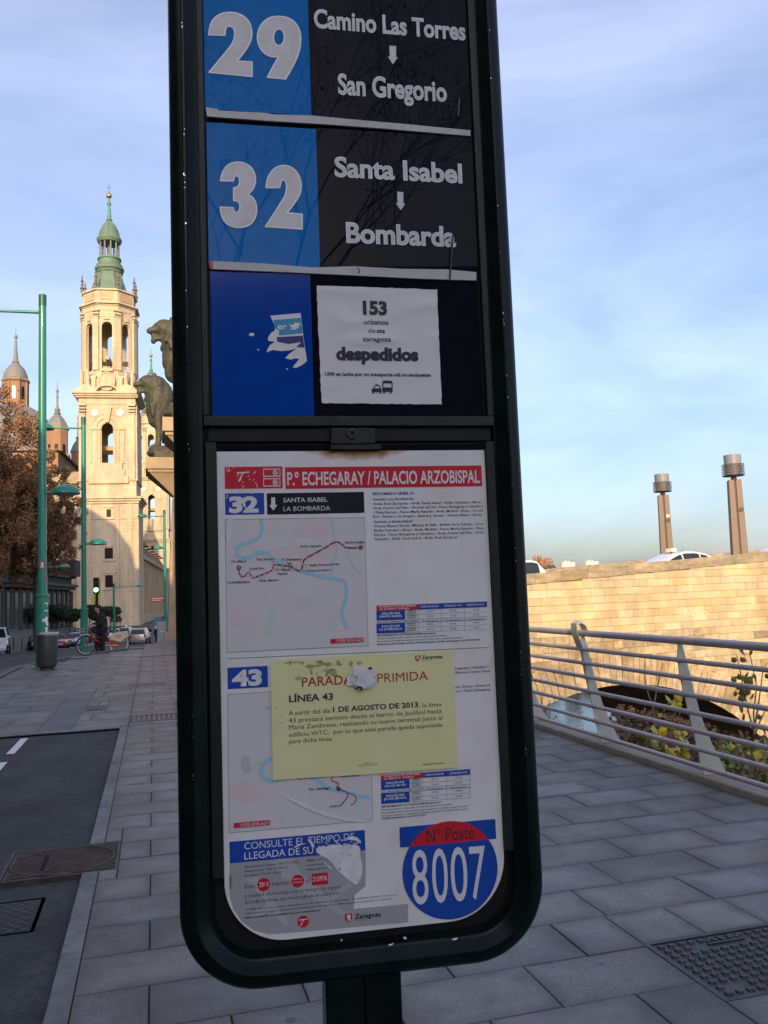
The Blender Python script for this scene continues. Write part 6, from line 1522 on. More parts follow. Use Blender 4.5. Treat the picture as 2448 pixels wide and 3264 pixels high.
def tline(s, fn, l, r_, top, m, parent, depth=.0016, bold=.0, outline=False, res=2, name='lettering', shear=0):
    """l, r_ = baseline ends (pixels of the region), top = a point at cap height above l"""
    a, b, c_ = sg(*fn(*l)), sg(*fn(*r_)), sg(*fn(*top)); zb = (a[1]+b[1])/2; hh = c_[1]-a[1]
    if outline: text(s, (a[0]-.0009, b[0]+.0009, zb-.0006, hh+.0013), 'letter_edge', parent, cv, depth-.0002, name+'_outline', bold+.014, res)
    text(s, (a[0], b[0], zb, hh), m, parent, cv, depth, name, bold, res, shear)
tline('Camino Las Torres', qA, (655, 138), (1435, 210), (660, 50), 'letter', p29k, bold=.016, outline=True, res=4)
tline('San Gregorio', qA, (780, 485), (1338, 526), (783, 388), 'letter', p29k, bold=.016, outline=True, res=4)
tline('Santa Isabel', qA, (762, 912), (1418, 948), (765, 818), 'letter', p32k, bold=.016, outline=True, res=4)
tline('Bombarda', qB, (822, 180), (1385, 204), (825, 84), 'letter', p32k, bold=.018, outline=True, res=4)
def arrow(fn, pts, parent, m='letter', depth=.0016):
    shape('arrow', [trace(pts, fn)], m, parent, cv, depth)
arrow(qA, [(1042, 240), (1077, 242), (1077, 300), (1086, 300), (1060, 336), (1034, 296), (1044, 297)], p29k)
arrow(qA, [(1083, 995), (1114, 998), (1114, 1057), (1124, 1058), (1102, 1093), (1074, 1054), (1084, 1055)], p32k)
# broken cable tie over the lower strip, scratches
m_ = MB(); P_ = [sg(*qB(*p)) for p in ((1368, 150), (1362, 220), (1352, 378))]; m_.path([(u, -.006, z) for u, z in P_], .0018, 4); m_.build('black_tape', 'plastic_dark', bs_)
shape('scratch', [trace([(1395, 600), (1402, 510), (1408, 512), (1403, 602)], qA)], 'print_grey', p29k, cv, .0015)
# torn sticker on the blue panel
shape('torn_paper', [trace([(425, 565), (582, 551), (596, 668), (615, 800), (590, 820), (560, 835), (540, 832), (575, 790), (560, 785), (530, 792), (502, 785), (520, 765), (560, 735), (520, 745), (480, 748), (440, 742), (405, 755), (412, 735), (425, 715), (450, 700), (415, 695), (412, 680), (428, 655), (450, 640), (445, 610)], qB)], 'print_white', pxb, cv, .0016)
shape('cyan_patch', [trace([(440, 588), (583, 576), (593, 656), (470, 668), (470, 640), (450, 632)], qB)], 'sticker_cyan', pxb, cv, .0019)
shape('navy_patch', [trace([(458, 676), (594, 668), (603, 730), (560, 728), (585, 702), (520, 712), (462, 700)], qB)], 'sticker_navy', pxb, cv, .0019)
tline('er', qB, (462, 637), (510, 634), (462, 606), 'print_white', pxb, .0022, .02)
shape('bird_mark', [trace([(524, 606), (538, 615), (545, 612), (553, 600), (568, 603), (582, 606), (576, 616), (570, 628), (556, 638), (538, 638), (526, 634), (540, 630), (530, 622)], qB)], 'print_white', pxb, cv, .0022)
for pts in ([(314, 660), (325, 653), (338, 655), (344, 665), (330, 671), (318, 669)], [(508, 838), (516, 837), (517, 844), (509, 844)], [(358, 738), (367, 738), (367, 745), (359, 744)]): shape('paper_scrap', [trace(pts, qB)], 'print_white', pxb, cv, .0016)
# poster
pc = [sg(*qB(*p)) for p in ((665, 410), (1288, 430), (1313, 1025), (690, 1018))]
m_ = MB(); N_ = 26; vv = []
for j in range(N_+1):
    for i in range(N_+1):
        a, b = i/N_, j/N_; u = (pc[0][0]*(1-a)+pc[1][0]*a)*(1-b)+(pc[3][0]*(1-a)+pc[2][0]*a)*b; z = (pc[0][1]*(1-a)+pc[1][1]*a)*(1-b)+(pc[3][1]*(1-a)+pc[2][1]*a)*b
        vv.append((u+(rng.uniform(-.0007, .0007) if i in (0, N_) else 0), -.0022-abs(rng.normal())*.00012, z+(rng.uniform(-.0006, .0006) if j in (0, N_) else 0)))
m_.add(vv, [(j*(N_+1)+i, (j+1)*(N_+1)+i, (j+1)*(N_+1)+i+1, j*(N_+1)+i+1) for j in range(N_) for i in range(N_)])
po = m_.build('poster', 'poster_paper', pxk, smooth=True)
for (s, l, r_, t_, bo, m) in (('153', (905, 557), (1030, 560), (905, 492), .05, 'print_black'), ('urbanos', (908, 610), (1037, 612), (908, 585), .012, 'print_dark'), ('de', (932, 655), (968, 655), (932, 632), .0, 'print_dark'), ('sta', (977, 655), (1019, 656), (977, 632), .02, 'print_black'),
                              ('zaragoza', (902, 697), (1050, 700), (902, 673), .012, 'print_dark'), ('despedidos', (766, 792), (1192, 798), (766, 730), .055, 'print_black'), ('1300 en lucha por un transporte util no excluyente', (708, 877), (1255, 880), (708, 859), .03, 'print_black')):
    tline(s, qB, l, r_, t_, m, po, .0030, bo, res=3)
for polys in ([[(950, 962), (950, 945), (958, 942), (964, 926), (992, 926), (996, 942), (1001, 946), (1001, 962)], [(964, 942), (968, 930), (988, 930), (990, 942)]], [[(1004, 960), (1004, 910), (1010, 902), (1050, 902), (1058, 912), (1058, 960)], [(1010, 916), (1052, 917), (1052, 938), (1010, 937)]], [[(968, 926), (970, 921), (982, 921), (984, 926)]], [[(952, 962), (952, 969), (962, 969), (962, 962)]], [[(990, 962), (990, 969), (999, 969), (999, 962)]], [[(1009, 960), (1009, 969), (1018, 969), (1018, 960)]], [[(1044, 960), (1044, 969), (1053, 969), (1053, 960)]]):
    shape('vehicle_icon', [trace(p, qB) for p in polys], 'print_black', po, cv, .0030)

# ------------------------------------------------ printed sheet
ps = rrect(-.2035, .2325, 1.1855, 1.9285, .092, 16)
SH = MB().prism(ps, -.0015, .004, 'y').build('info_sheet', 'info_sheet', bs_)
urect(-.2035, .2325, 1.9287, 1.9385, 'sign_black', .0012, bs_, 'dark_header')
Dp = .0019
def field(fn, pts, m, name='print_field', d=Dp): return quad([fn(*p) for p in pts], m, d, SH, name)
def T(s, fn, l, r_, t_, m='print_grey', bold=0, d=Dp+.0003, res=1, par=None, name='lettering'): tline(s, fn, l, r_, t_, m, par or SH, d, bold, res=res, name=name)
hr = field(qC, [(127, 147), (432, 145), (432, 262), (127, 262)], 'sheet_red', 'header_field')
field(qC, [(445, 146), (1483, 143), (1486, 252), (447, 261)], 'sheet_red', 'header_field')
T('P.º ECHEGARAY / PALACIO ARZOBISPAL', qC, (457, 240), (1474, 234), (457, 172), 'print_white', .02, res=3)
for (y0, y1) in ((157, 200), (208, 252)):
    f_ = field(qC, [(330, y0), (420, y0-1), (420, y1-1), (330, y1)], 'print_white', 'quality_mark', Dp+.0003)
    quad([qC(334, y0+5), qC(416, y0+4), qC(416, y1-7), qC(334, y1-6)], 'sheet_red', Dp+.0006, SH, 'quality_mark')
    c = sg(*qC(393, (y0+y1)/2)); shape('seal', [[(c[0]+.0042*math.cos(a), c[1]+.0052*math.sin(a)) for a in np.linspace(0, 2*math.pi, 20, endpoint=False)]], 'strip', SH, cv, Dp+.0009)
shape('white_mark', [trace([(190, 176), (258, 172), (258, 178), (226, 181), (205, 225), (196, 225), (218, 182), (190, 183)], qC)], 'print_white', SH, cv, Dp+.0003)
field(qC, [(128, 287), (335, 285), (335, 398), (129, 400)], 'sheet_blue')
T('32', qC, (150, 385), (306, 384), (150, 308), 'print_white', .05, res=4)
field(qC, [(349, 284), (862, 282), (864, 391), (350, 398)], 'sheet_black')
arrow(qC, [(372, 308), (393, 308), (393, 348), (405, 348), (383, 378), (362, 349), (372, 349)], SH, 'print_white', Dp+.0003)
T('SANTA ISABEL', qC, (436, 334), (670, 331), (436, 311), 'print_white', .012, res=3)
T('LA BOMBARDA', qC, (437, 381), (684, 376), (437, 357), 'print_white', .0, res=3)
T('RECORRIDO LÍNEA 32', qC, (909, 295), (1126, 293), (909, 281), 'print_blue', .03)
T('Sentido a La Bombarda:', qC, (909, 324), (1125, 321), (909, 311), 'print_blue', .02)
for i, s in enumerate(('Avda. Real Zaragoza - Avda. Santa Isabel - Avda. Cataluña - Moei -', 'Avda. Puente del Pilar - Glorieta del Sol - Paseo Echegaray y Caballero', '- Plaza Europa - Paseo María Agustín - Avda. Madrid - Rioja - Comín', 'Ros - Ramiro I de Aragón - Ramón J. Sender - Vicente Blanco García')):
    T(s, qC, (911, 346+i*22.6), (1490-(5 if i == 3 else 0), 341+i*22.2), (911, 333+i*22.6), 'print_grey', .012)
T('Sentido a Santa Isabel:', qC, (914, 442), (1120, 440), (914, 429), 'print_blue', .02)
for i, (s, x) in enumerate((('Vicente Blanco García - Manuel de Falla - Aniñón de la Cañada - Celso', 1494), ('Emilio Ferreiro - Rioja - Avda. Madrid - Paseo María Agustín - Plaza', 1496), ('Europa - Paseo Echegaray y Caballero - Avda. Puente del Pilar - Avda.', 1496), ('Cataluña - Avda. Santa Isabel - Avda. Real Zaragoza.', 1360))):
    T(s, qC, (915, 463+i*23), (x, 457+i*22.4+(2 if i == 3 else 0)), (915, 450+i*23), 'print_grey', .012)
def strokeline(fn, pts, w_, m, name, d=Dp, closed=False, px=True, par=None):
    P_ = [Vector(sg(*fn(*p))) for p in pts] if px else [Vector(p) for p in pts]; m2 = MB(); n = len(P_)
    v = []; k = n
    for i in range(n):
        a = P_[i-1] if (i > 0 or closed) else P_[i]; b = P_[(i+1) % n] if (i < n-1 or closed) else P_[i]; dd = (b-a).normalized(); nn = Vector((-dd.y, dd.x))*(w_[i] if hasattr(w_, '__len__') else w_)/2
        v += [((P_[i]-nn).x, -d, (P_[i]-nn).y), ((P_[i]+nn).x, -d, (P_[i]+nn).y)]
    f = [(2*i, 2*i+1, 2*((i+1) % n)+1, 2*((i+1) % n)) for i in range(n if closed else n-1)]
    return link(name, m2.add(v, f).mesh(name, m, fix=False), par or SH)
def spl(pts, k=5):
    o_ = []; n = len(pts)
    for i in range(n-1):
        p0, p1, p2, p3 = pts[max(0, i-1)], pts[i], pts[i+1], pts[min(n-1, i+2)]
        for j in range(k):
            t = j/k; o_.append(tuple(.5*((2*p1[c])+(-p0[c]+p2[c])*t+(2*p0[c]-5*p1[c]+4*p2[c]-p3[c])*t*t+(-p0[c]+3*p1[c]-3*p2[c]+p3[c])*t**3) for c in (0, 1)))
    return o_+[pts[-1]]
def blobp(fn, c, rx, ry, m, name, d, seed=0, n=14):
    r_ = random.Random(seed); pts = [(c[0]+rx*math.cos(a)*r_.uniform(.6, 1.2), c[1]+ry*math.sin(a)*r_.uniform(.6, 1.2)) for a in [2*math.pi*i/n for i in range(n)]]
    shape(name, [trace(sm(pts, []), fn)], m, SH, cv, d)
field(qC, [(129, 425), (865, 415), (884, 1092), (139, 1126)], 'map_bg', 'map_field')
strokeline(qC, [(129, 425), (865, 415), (884, 1092), (139, 1126)], .0007, 'print_grey', 'map_border', Dp+.0004, True)
for i, (c, rx, ry, m) in enumerate((((500, 640), 160, 70, 'map_pink'), ((620, 480), 150, 50, 'map_pink'), ((340, 820), 18, 14, 'map_green'), ((372, 950), 26, 60, 'map_green'), ((350, 1020), 40, 24, 'map_green'), ((695, 985), 22, 40, 'map_green'), ((190, 960), 40, 36, 'map_pink'), ((175, 1060), 34, 40, 'map_pink'), ((545, 870), 60, 40, 'map_green'), ((300, 590), 40, 14, 'map_green'), ((700, 560), 20, 50, 'map_pink'), ((480, 610), 18, 10, 'map_green'))):
    blobp(qC, c, rx, ry, m, 'map_area', Dp+.0002+.00002*i, i)
strokeline(qC, spl([(318, 424), (322, 470), (305, 520), (250, 548), (205, 560), (190, 590), (200, 618), (250, 625), (300, 602), (345, 600), (380, 628), (430, 655), (490, 675), (560, 705), (640, 725), (715, 738), (755, 750), (768, 790), (765, 840), (750, 890), (748, 940), (762, 980), (775, 1004)]), .0055, 'river_print', 'map_river', Dp+.0006)
strokeline(qC, spl([(690, 424), (700, 480), (708, 540), (720, 590), (700, 640), (690, 720)]), .0018, 'river_print', 'map_river', Dp+.0006)
strokeline(qC, spl([(770, 590), (810, 680), (845, 715)]), .0012, 'strip', 'map_road', Dp+.0005)
r1 = spl([(200, 682), (205, 710), (225, 730), (245, 708), (262, 712), (275, 733), (310, 722), (350, 706), (378, 690), (385, 665), (430, 668), (475, 675), (528, 697), (545, 640), (600, 605), (660, 572), (715, 543), (750, 560), (770, 574), (850, 574)], 3)
strokeline(qC, r1, .0026, 'route_red', 'route_line', Dp+.0008)
for i in range(2, len(r1)-1, 2):
    c = sg(*qC(*r1[i])); shape('stop_dot', [[(c[0]+.0011*math.cos(a), c[1]+.0011*math.sin(a)) for a in np.linspace(0, 2*math.pi, 8, endpoint=False)]], 'map_bg', SH, cv, Dp+.0011)
for (x, y) in ((470, 665), (202, 680), (845, 572)):
    c = sg(*qC(x, y)); shape('stop_mark', [[(c[0]+.0035*math.cos(a), c[1]+.0035*math.sin(a)) for a in np.linspace(0, 2*math.pi, 14, endpoint=False)], [(c[0]+.0018*math.cos(a), c[1]+.0018*math.sin(a)) for a in np.linspace(0, 2*math.pi, 10, endpoint=False)]], 'print_grey', SH, cv, Dp+.0014)
for (s, x0, x1, y, h) in (('SANTA ISABEL', 760, 864, 553, 11), ('Avda. Cataluña', 524, 638, 572, 11), ('Vte. Blanco', 160, 244, 652, 11), ('Pza. Europa', 296, 388, 641, 11), ('P.º Echegaray', 428, 532, 642, 11), ('Avda. Puente del Pilar', 572, 735, 670, 11), ('Puente de Hierro', 560, 685, 700, 11), ('Comín Ros', 255, 335, 690, 11), ('P.º María', 402, 474, 696, 11), ('Agustín', 405, 460, 717, 10), ('LA BOMBARDA', 143, 260, 763, 11), ('Avda. Madrid', 306, 410, 753, 11)):
    T(s, qC, (x0, y), (x1, y-3), (x0, y-h), 'print_dark', .025, Dp+.0012)
for (p, q_) in (((194, 664), (198, 676)), ((380, 646), (384, 656)), ((455, 650), (462, 658)), ((262, 694), (254, 708)), ((400, 690), (390, 690)), ((562, 665), (550, 663)), ((552, 696), (540, 696)), ((322, 740), (322, 730))): strokeline(qC, [p, q_], .0008, 'print_dark', 'leader_line', Dp+.0012)
field(qC, [(684, 1056), (862, 1048), (862, 1072), (684, 1078)], 'sheet_red', 'here_label', Dp+.0012)
T('USTED ESTÁ AQUÍ', qC, (716, 1073), (860, 1067), (716, 1058), 'print_white', .01, Dp+.0016); blobp(qC, (699, 1066), 5, 6, 'sheet_blue', 'here_dot', Dp+.0016, 3)
# glare on peeling film, painted as pale scratches, top left of the sheet
rs2 = random.Random(11)
for i in range(46):
    x, y = rs2.uniform(135, 310), rs2.uniform(80, 300); l_ = rs2.uniform(6, 26); a_ = rs2.uniform(1.2, 2.2)
    strokeline(qC, [(x, y), (x+l_*math.cos(a_)*.5, y+l_*math.sin(a_)*.5), (x+l_*math.cos(a_+.3), y+l_*math.sin(a_+.3))], [.0002, rs2.uniform(.0008, .002), .0002], 'map_bg', 'glare_scratch', Dp+.0011)
for pts in ([(148, 410), (168, 420), (160, 520), (140, 560), (136, 480)], [(200, 300), (232, 320), (240, 372), (222, 350)]): shape('glare_scratch', [trace(pts, qC)], 'print_white', SH, cv, Dp+.0012)
# timetables
def timetable(fn, X, Y, head, rows, cols, lft):
    # X: column pixel edges, Y: row edges (left side), slope
    sl = head['sl']
    def P(x, y): return (x, y-(x-X[0])*sl)
    def cell(i0, i1, j0, j1, m, d=Dp+.0002, name='table_field'): return field(fn, [P(X[i0], Y[j0]), P(X[i1], Y[j0]), P(X[i1], Y[j1]), P(X[i0], Y[j1])], m, name, d)
    cell(0, 2, 0, 1, 'sheet_red'); cell(2, 5, 0, 1, 'sheet_blue'); cell(0, 1, 1, 3, 'sheet_blue'); cell(0, 1, 4, 6, 'sheet_blue')
    for k in range(2): T(head['t'][k], fn, P(X[0]+16, Y[0]+11+13*k), P(X[2]-14-(30 if k else 0), Y[0]+11+13*k), P(X[0]+16, Y[0]+2+13*k), 'print_white', .02, Dp+.0006)
    for k, s in enumerate(cols): T(s, fn, P(X[2+k]+14, Y[0]+19), P(X[3+k]-14, Y[0]+19), P(X[2+k]+14, Y[0]+9), 'print_white', .02, Dp+.0006)
    for k, (a, b) in enumerate(lft):
        j = 1+3*k; T(a, fn, P(X[0]+26, Y[j]+20), P(X[1]-26, Y[j]+20), P(X[0]+26, Y[j]+9), 'print_white', .03, Dp+.0006); T(b, fn, P(X[0]+14, Y[j]+36), P(X[1]-14, Y[j]+36), P(X[0]+14, Y[j]+25), 'print_white', .03, Dp+.0006)
    for (y, s) in ((Y[1]+9, 'PRIMERAS'), (Y[1]+20, 'SALIDAS'), (Y[2]+9, 'ÚLTIMAS'), (Y[2]+20, 'SALIDAS'), (Y[4]+9, 'PRIMERAS'), (Y[4]+20, 'SALIDAS'), (Y[5]+9, 'ÚLTIMAS'), (Y[5]+19, 'SALIDAS')): T(s, fn, P(X[1]+10, y), P(X[2]-10, y), P(X[1]+10, y-7), 'print_grey', .02, Dp+.0006)
    T('FREC. APROX. ENTRE LAS 8 Y LAS 20 HORAS', fn, P(X[0]+4, Y[3]+14), P(X[2]-4, Y[3]+14), P(X[0]+4, Y[3]+6), 'print_dark', .02, Dp+.0006)
    for (j, vals) in zip((1, 2, 3, 4, 5), rows):
        for k, s in enumerate(vals):
            w_ = 20 if len(s) > 5 else 42; T(s, fn, P(X[2+k]+w_+4, Y[j]+17), P(X[3+k]-w_, Y[j]+17), P(X[2+k]+w_, Y[j]+8), 'print_grey', .01, Dp+.0006)
    for j in range(1, 7): strokeline(fn, [P(X[1] if j in (2, 5) else X[0], Y[j]), P(X[5], Y[j])], .0004, 'print_blue', 'table_line', Dp+.0004)
    for i in range(1, 5): strokeline(fn, [P(X[i], Y[1]), P(X[i], Y[6])], .0004, 'print_blue', 'table_line', Dp+.0004)
    cell(2, 5, 3, 4, 'map_bg', Dp+.0001)
timetable(qC, [928, 1078, 1148, 1270, 1393, 1512], [880, 908, 934, 958, 976, 1002, 1027], dict(sl=.037, t=('HORARIOS DE SEPTIEMBRE', 'A JUNIO PARA:')), (('05:10', '05:50', '06:30'), ('23:30', '23:25', '23:25'), ('7 minutos', '9 minutos', '11 minutos'), ('05:30', '06:00', '06:30'), ('00:10', '23:55', '23:45')), ('LABORABLES', 'SÁBADOS', 'FESTIVOS'), (('SALIDAS', 'SANTA ISABEL'), ('SALIDAS', 'LA BOMBARDA')))
for i, (s, x1) in enumerate((('MÁS INFORMACIÓN Y ACTUALIZACIONES EN www.tuzsa.es', 1240), ('Horarios de primera y última salida con recorrido hasta terminal contrario.', 1300), ('Puede haber otras salidas anteriores y posteriores con final o inicio en puntos intermedios.', 1382), ('Horarios de verano, Fiestas del Pilar y Servicios Especiales, consultar www.tuzsa.es o en el 902 39 2000.', 1476))):
    T(s, qC, (932, 1041+i*15), (x1, 1041+i*15-(x1-932)*.037), (932, 1032+i*15), 'print_dark', .03 if i in (0, 3) else .01)
strokeline(qC, [(139, 1160), (1522, 1101)], .0009, 'print_grey', 'rule_line')
# line 43 block
field(qD, [(141, 130), (354, 119), (355, 232), (142, 243)], 'sheet_blue')
T('43', qD, (165, 225), (324, 217), (165, 148), 'print_white', .05, res=4)
field(qD, [(143, 270), (884, 225), (909, 935), (149, 1002)], 'map_bg', 'map_field')
strokeline(qD, [(143, 270), (884, 225), (909, 935), (149, 1002)], .0007, 'print_grey', 'map_border', Dp+.0004, True)
for i, (c, rx, ry, m) in enumerate((((300, 650), 30, 40, 'map_green'), ((390, 840), 22, 14, 'map_green'), ((830, 830), 22, 50, 'map_green'), ((590, 800), 26, 12, 'map_green'), ((430, 940), 16, 30, 'map_green'), ((240, 780), 90, 70, 'map_pink'), ((240, 640), 30, 50, 'strip'))): blobp(qD, c, rx, ry, m, 'map_area', Dp+.0002+.00002*i, i+30)
strokeline(qD, spl([(345, 338), (385, 345), (420, 372), (470, 500), (430, 575), (360, 615), (322, 650), (325, 700), (360, 722), (420, 718), (520, 690), (600, 715), (680, 765), (760, 785), (830, 805), (898, 815)]), .0062, 'river_print', 'map_river', Dp+.0006)
strokeline(qD, spl([(712, 670), (700, 700), (690, 725), (728, 740), (716, 765), (740, 775), (775, 790), (768, 820), (742, 852), (735, 862)], 3), .0018, 'route_red', 'route_line', Dp+.0008)
strokeline(qD, spl([(775, 790), (805, 798), (820, 818), (810, 845), (792, 854)], 3), .0015, 'route_red', 'route_line', Dp+.0009)
for (s, x0, x1, y) in (('Pte. Santiago', 572, 684, 775), ('Los Pirineos', 742, 838, 706), ('COSO', 680, 730, 868), ('María Zambrano', 510, 655, 716)): T(s, qD, (x0, y), (x1, y-4), (x0, y-12), 'print_dark', .025, Dp+.0012)
c = sg(*qD(728, 769)); shape('stop_mark', [[(c[0]+.0034*math.cos(a), c[1]+.0034*math.sin(a)) for a in np.linspace(0, 2*math.pi, 14, endpoint=False)]], 'print_grey', SH, cv, Dp+.0014)
field(qD, [(175, 948), (366, 933), (366, 958), (175, 975)], 'sheet_red', 'here_label', Dp+.0012)
T('USTED ESTÁ AQUÍ', qD, (208, 968), (362, 955), (208, 952), 'print_white', .01, Dp+.0016); blobp(qD, (192, 962), 5, 6, 'sheet_blue', 'here_dot', Dp+.0016, 5)
for (s, x0, y0, x1, y1) in (('hegaray y Caballero -', 1343, 138, 1527, 130), ('Zambrano - Luciano Gracia', 1343, 160, 1527, 152), ('mo Gracia - Gómez de', 1346, 236, 1530, 227), ('nos - Paseo Echegaray', 1346, 258, 1530, 250)): T(s, qD, (x0, y0), (x1, y1), (x0, y0-13), 'print_grey', .012)
timetable(qD, [952, 1102, 1172, 1298, 1422, 1423], [697, 725, 751, 775, 793, 822, 848], dict(sl=.067, t=('HORARIOS DE OCTUBRE', 'A MAYO PARA:')), (('07:10', '07:40'), ('23:25', '23:30'), ('30 minutos', '40 minutos'), ('07:20', '08:05'), ('23:55', '23:55')), ('LABORABLES', 'SÁBADOS'), (('SALIDAS', 'COSO'), ('SALIDAS', 'JUSLIBOL')))
for i, (s, x1) in enumerate((('MÁS INFORMACIÓN Y ACTUALIZACIONES EN www.tuzsa.es', 1268), ('Horarios de primera y última salida con recorrido hasta terminal contrario.', 1328), ('Puede haber otras salidas anteriores y posteriores con final o inicio en puntos', 1412), ('Horarios de abril y septiembre, Fiestas del Pilar y Servicios Especiales,', 1412), ('consultar www.tuzsa.es o en el 902 39 2000.', 1190))):
    T(s, qD, (955, 866+i*15.5), (x1, 866+i*15.5-(x1-955)*.067), (955, 857+i*15.5), 'print_dark', .03 if i in (0, 4) else .01)
# creases and torn places of the sheet
shape('paper_tear', [trace([(420, 800), (520, 830), (600, 872), (700, 905), (800, 930), (890, 938), (895, 946), (780, 940), (680, 918), (590, 888), (500, 842)], qD)], 'torn', SH, cv, Dp+.0014)
# yellow notice
ny = [sg(*qD(*p)) for p in ((368, 110), (400, 84), (700, 70), (1333, 40), (1345, 350), (1358, 656), (900, 690), (600, 708), (380, 722), (375, 400))]
m_ = MB(); n = len(ny); m_.add([(u, -(Dp+.0022), z) for u, z in ny]+[(u, -(Dp+.0016), z) for u, z in ny], [tuple(range(n)), tuple(range(n, 2*n))[::-1]]+[(i, (i+1) % n, n+(i+1) % n, n+i) for i in range(n)])
NT = m_.build('yellow_notice', 'note_yellow', bs_); nd = Dp+.0026
def TN(s, l, r_, t_, m='print_dark', bold=0, res=2): tline(s, qD, l, r_, t_, m, NT, nd, bold, res=res)
TN('PARADA', (533, 228), (800, 214), (533, 180), 'print_red', .012, 3); TN('SUPRIMIDA', (845, 212), (1198, 194), (845, 164), 'print_red', .0, 3)
TN('LÍNEA 43', (466, 309), (698, 299), (466, 274), 'print_dark', .028, 3)
TN('A partir del día', (464, 380), (682, 366), (464, 356)); TN('1 DE AGOSTO DE 2013', (697, 361), (1147, 338), (697, 334), 'print_dark', .03); TN(', la línea', (1150, 338), (1270, 332), (1150, 316))
TN('43 prestará servicio desde el barrio de Juslibol hasta', (465, 414), (1271, 371), (465, 391)); TN('María Zambrano, realizando su nuevo terminal junto al', (465, 451), (1274, 406), (465, 428))
TN('edificio WTC,  por lo que esta parada queda suprimida', (466, 489), (1275, 444), (466, 466)); TN('para dicha línea.', (466, 528), (697, 514), (466, 505))
TN('urbanos', (443, 108), (535, 102), (443, 96), 'print_red', .01, 1); TN('Zaragoza', (1165, 84), (1275, 78), (1165, 66), 'print_dark', .03); TN('AYUNTAMIENTO', (1168, 94), (1230, 91), (1168, 89), 'print_dark', 0, 1)
TN('CONSORCIO', (855, 636), (910, 632), (855, 631), 'print_dark', .02, 1); TN('TRANSPORTES DEL ÁREA', (828, 648), (936, 641), (828, 643), 'print_dark', .02, 1); TN('Zaragoza, Julio de 2013 (dirección)', (1170, 643), (1282, 633), (1170, 636), 'print_dark', .03, 1)
shape('shield', [trace([(1130, 66), (1157, 63), (1157, 82), (1145, 98), (1130, 86)], qD)], 'print_red', NT, cv, nd)
shape('lion_emblem', [trace([(1137, 70), (1150, 68), (1148, 76), (1153, 84), (1144, 90), (1146, 80), (1138, 82)], qD)], 'note_yellow', NT, cv, nd+.0003)
rs = random.Random(5)
for i in range(46):
    c = (rs.gauss(610, 90), 98+abs(rs.gauss(0, 34))) if i < 38 else (rs.uniform(385, 450), rs.uniform(330, 540))
    blobp(qD, c, rs.uniform(7, 24)*(.3 if i >= 38 else 1), rs.uniform(6, 16)*(.35 if i >= 38 else 1), 'note_stain' if rs.random() < .7 else 'note_yellow', 'mould_stain', nd+.0001+.00001*i, i+100)
blobp(qD, (700, 165), 26, 8, 'note_stain', 'mould_stain', nd+.0002, 77)
# crumpled white scrap stuck on the notice
tp = [(770, 106), (800, 104), (845, 122), (885, 116), (905, 138), (950, 146), (925, 185), (930, 200), (908, 222), (905, 243), (880, 238), (860, 270), (830, 250), (795, 228), (790, 205), (765, 195), (752, 165), (768, 140)]
rq = random.Random(4); m_ = MB()
for i in range(9):
    ca_ = (rq.uniform(810, 890), rq.uniform(145, 220)); n_ = rq.choice((4, 5, 6)); a0 = rq.uniform(0, 6.28); rr_ = rq.uniform(44, 70) if i else 88
    if i == 0: ca_ = (848, 178)
    pp = [sg(*qD(ca_[0]+rr_*rq.uniform(.65, 1.15)*1.15*math.cos(a0+6.283*k/n_), ca_[1]+rr_*rq.uniform(.6, 1.15)*math.sin(a0+6.283*k/n_))) for k in range(n_)]
    tx, tz = rq.uniform(-.12, .12), rq.uniform(-.12, .12); c0 = sg(*qD(*ca_)); d0 = nd+.0012+.0008*i
    vv = [(u, -(d0+(u-c0[0])*tx+(z-c0[1])*tz), z) for u, z in pp]; k_ = len(vv)
    m_.add(vv+[(x, y+.0004, z) for x, y, z in vv], [tuple(range(k_)), tuple(range(k_, 2*k_))[::-1]]+[(j, (j+1) % k_, k_+(j+1) % k_, k_+j) for j in range(k_)])
sc_ = m_.build('paper_scrap', 'torn', bs_)
for pts in ([(812, 228), (826, 222), (846, 224), (848, 240), (832, 248), (838, 236), (828, 232), (815, 240), (806, 236)], [(875, 125), (886, 122), (898, 124), (895, 132), (884, 138), (880, 132), (874, 130)]): shape('ink_mark', [trace(pts, qD)], 'print_black', sc_, cv, nd+.0125)
# bottom block
gz_ = [sg(*qE(*p)) for p in ((237, 262), (237, 430), (270, 490), (340, 545), (440, 572), (600, 565), (1040, 520), (1015, 445), (780, 462), (833, 400), (833, 205))]
shape('grey_zone', [[sg(*p) for p in [qF(88, 365), qF(88, 640), qF(120, 760), qF(190, 870), qF(300, 950), qF(430, 985), qF(560, 978), qF(1659, 880), qF(1659, 718), qF(1180, 762), qF(1190, 640), qF(1285, 560), qF(1285, 250)]]], 'grey_zone', SH, cv, Dp)
field(qF, [(86, 173), (1279, 66), (1281, 250), (90, 364)], 'sheet_blue', 'title_field', Dp+.0003)
T('CONSULTE EL TIEMPO DE', qF, (218, 240), (1188, 152), (218, 178), 'print_white', .0, Dp+.0006, 3); T('LLEGADA DE SU AUTOBÚS', qF, (218, 330), (1225, 232), (218, 268), 'print_white', .004, Dp+.0006, 3)
shape('torn_patch', [trace(sm([(840, 230), (900, 205), (960, 215), (1010, 190), (1070, 205), (1120, 195), (1200, 200), (1240, 215), (1235, 300), (1260, 400), (1240, 500), (1200, 560), (1130, 500), (1040, 430), (980, 340), (900, 290), (860, 270)], []), qF)], 'torn', SH, cv, Dp+.0009)
shape('torn_patch', [trace([(770, 148), (800, 150), (830, 195), (835, 220), (815, 220), (800, 190)], qF)], 'torn', SH, cv, Dp+.0009)
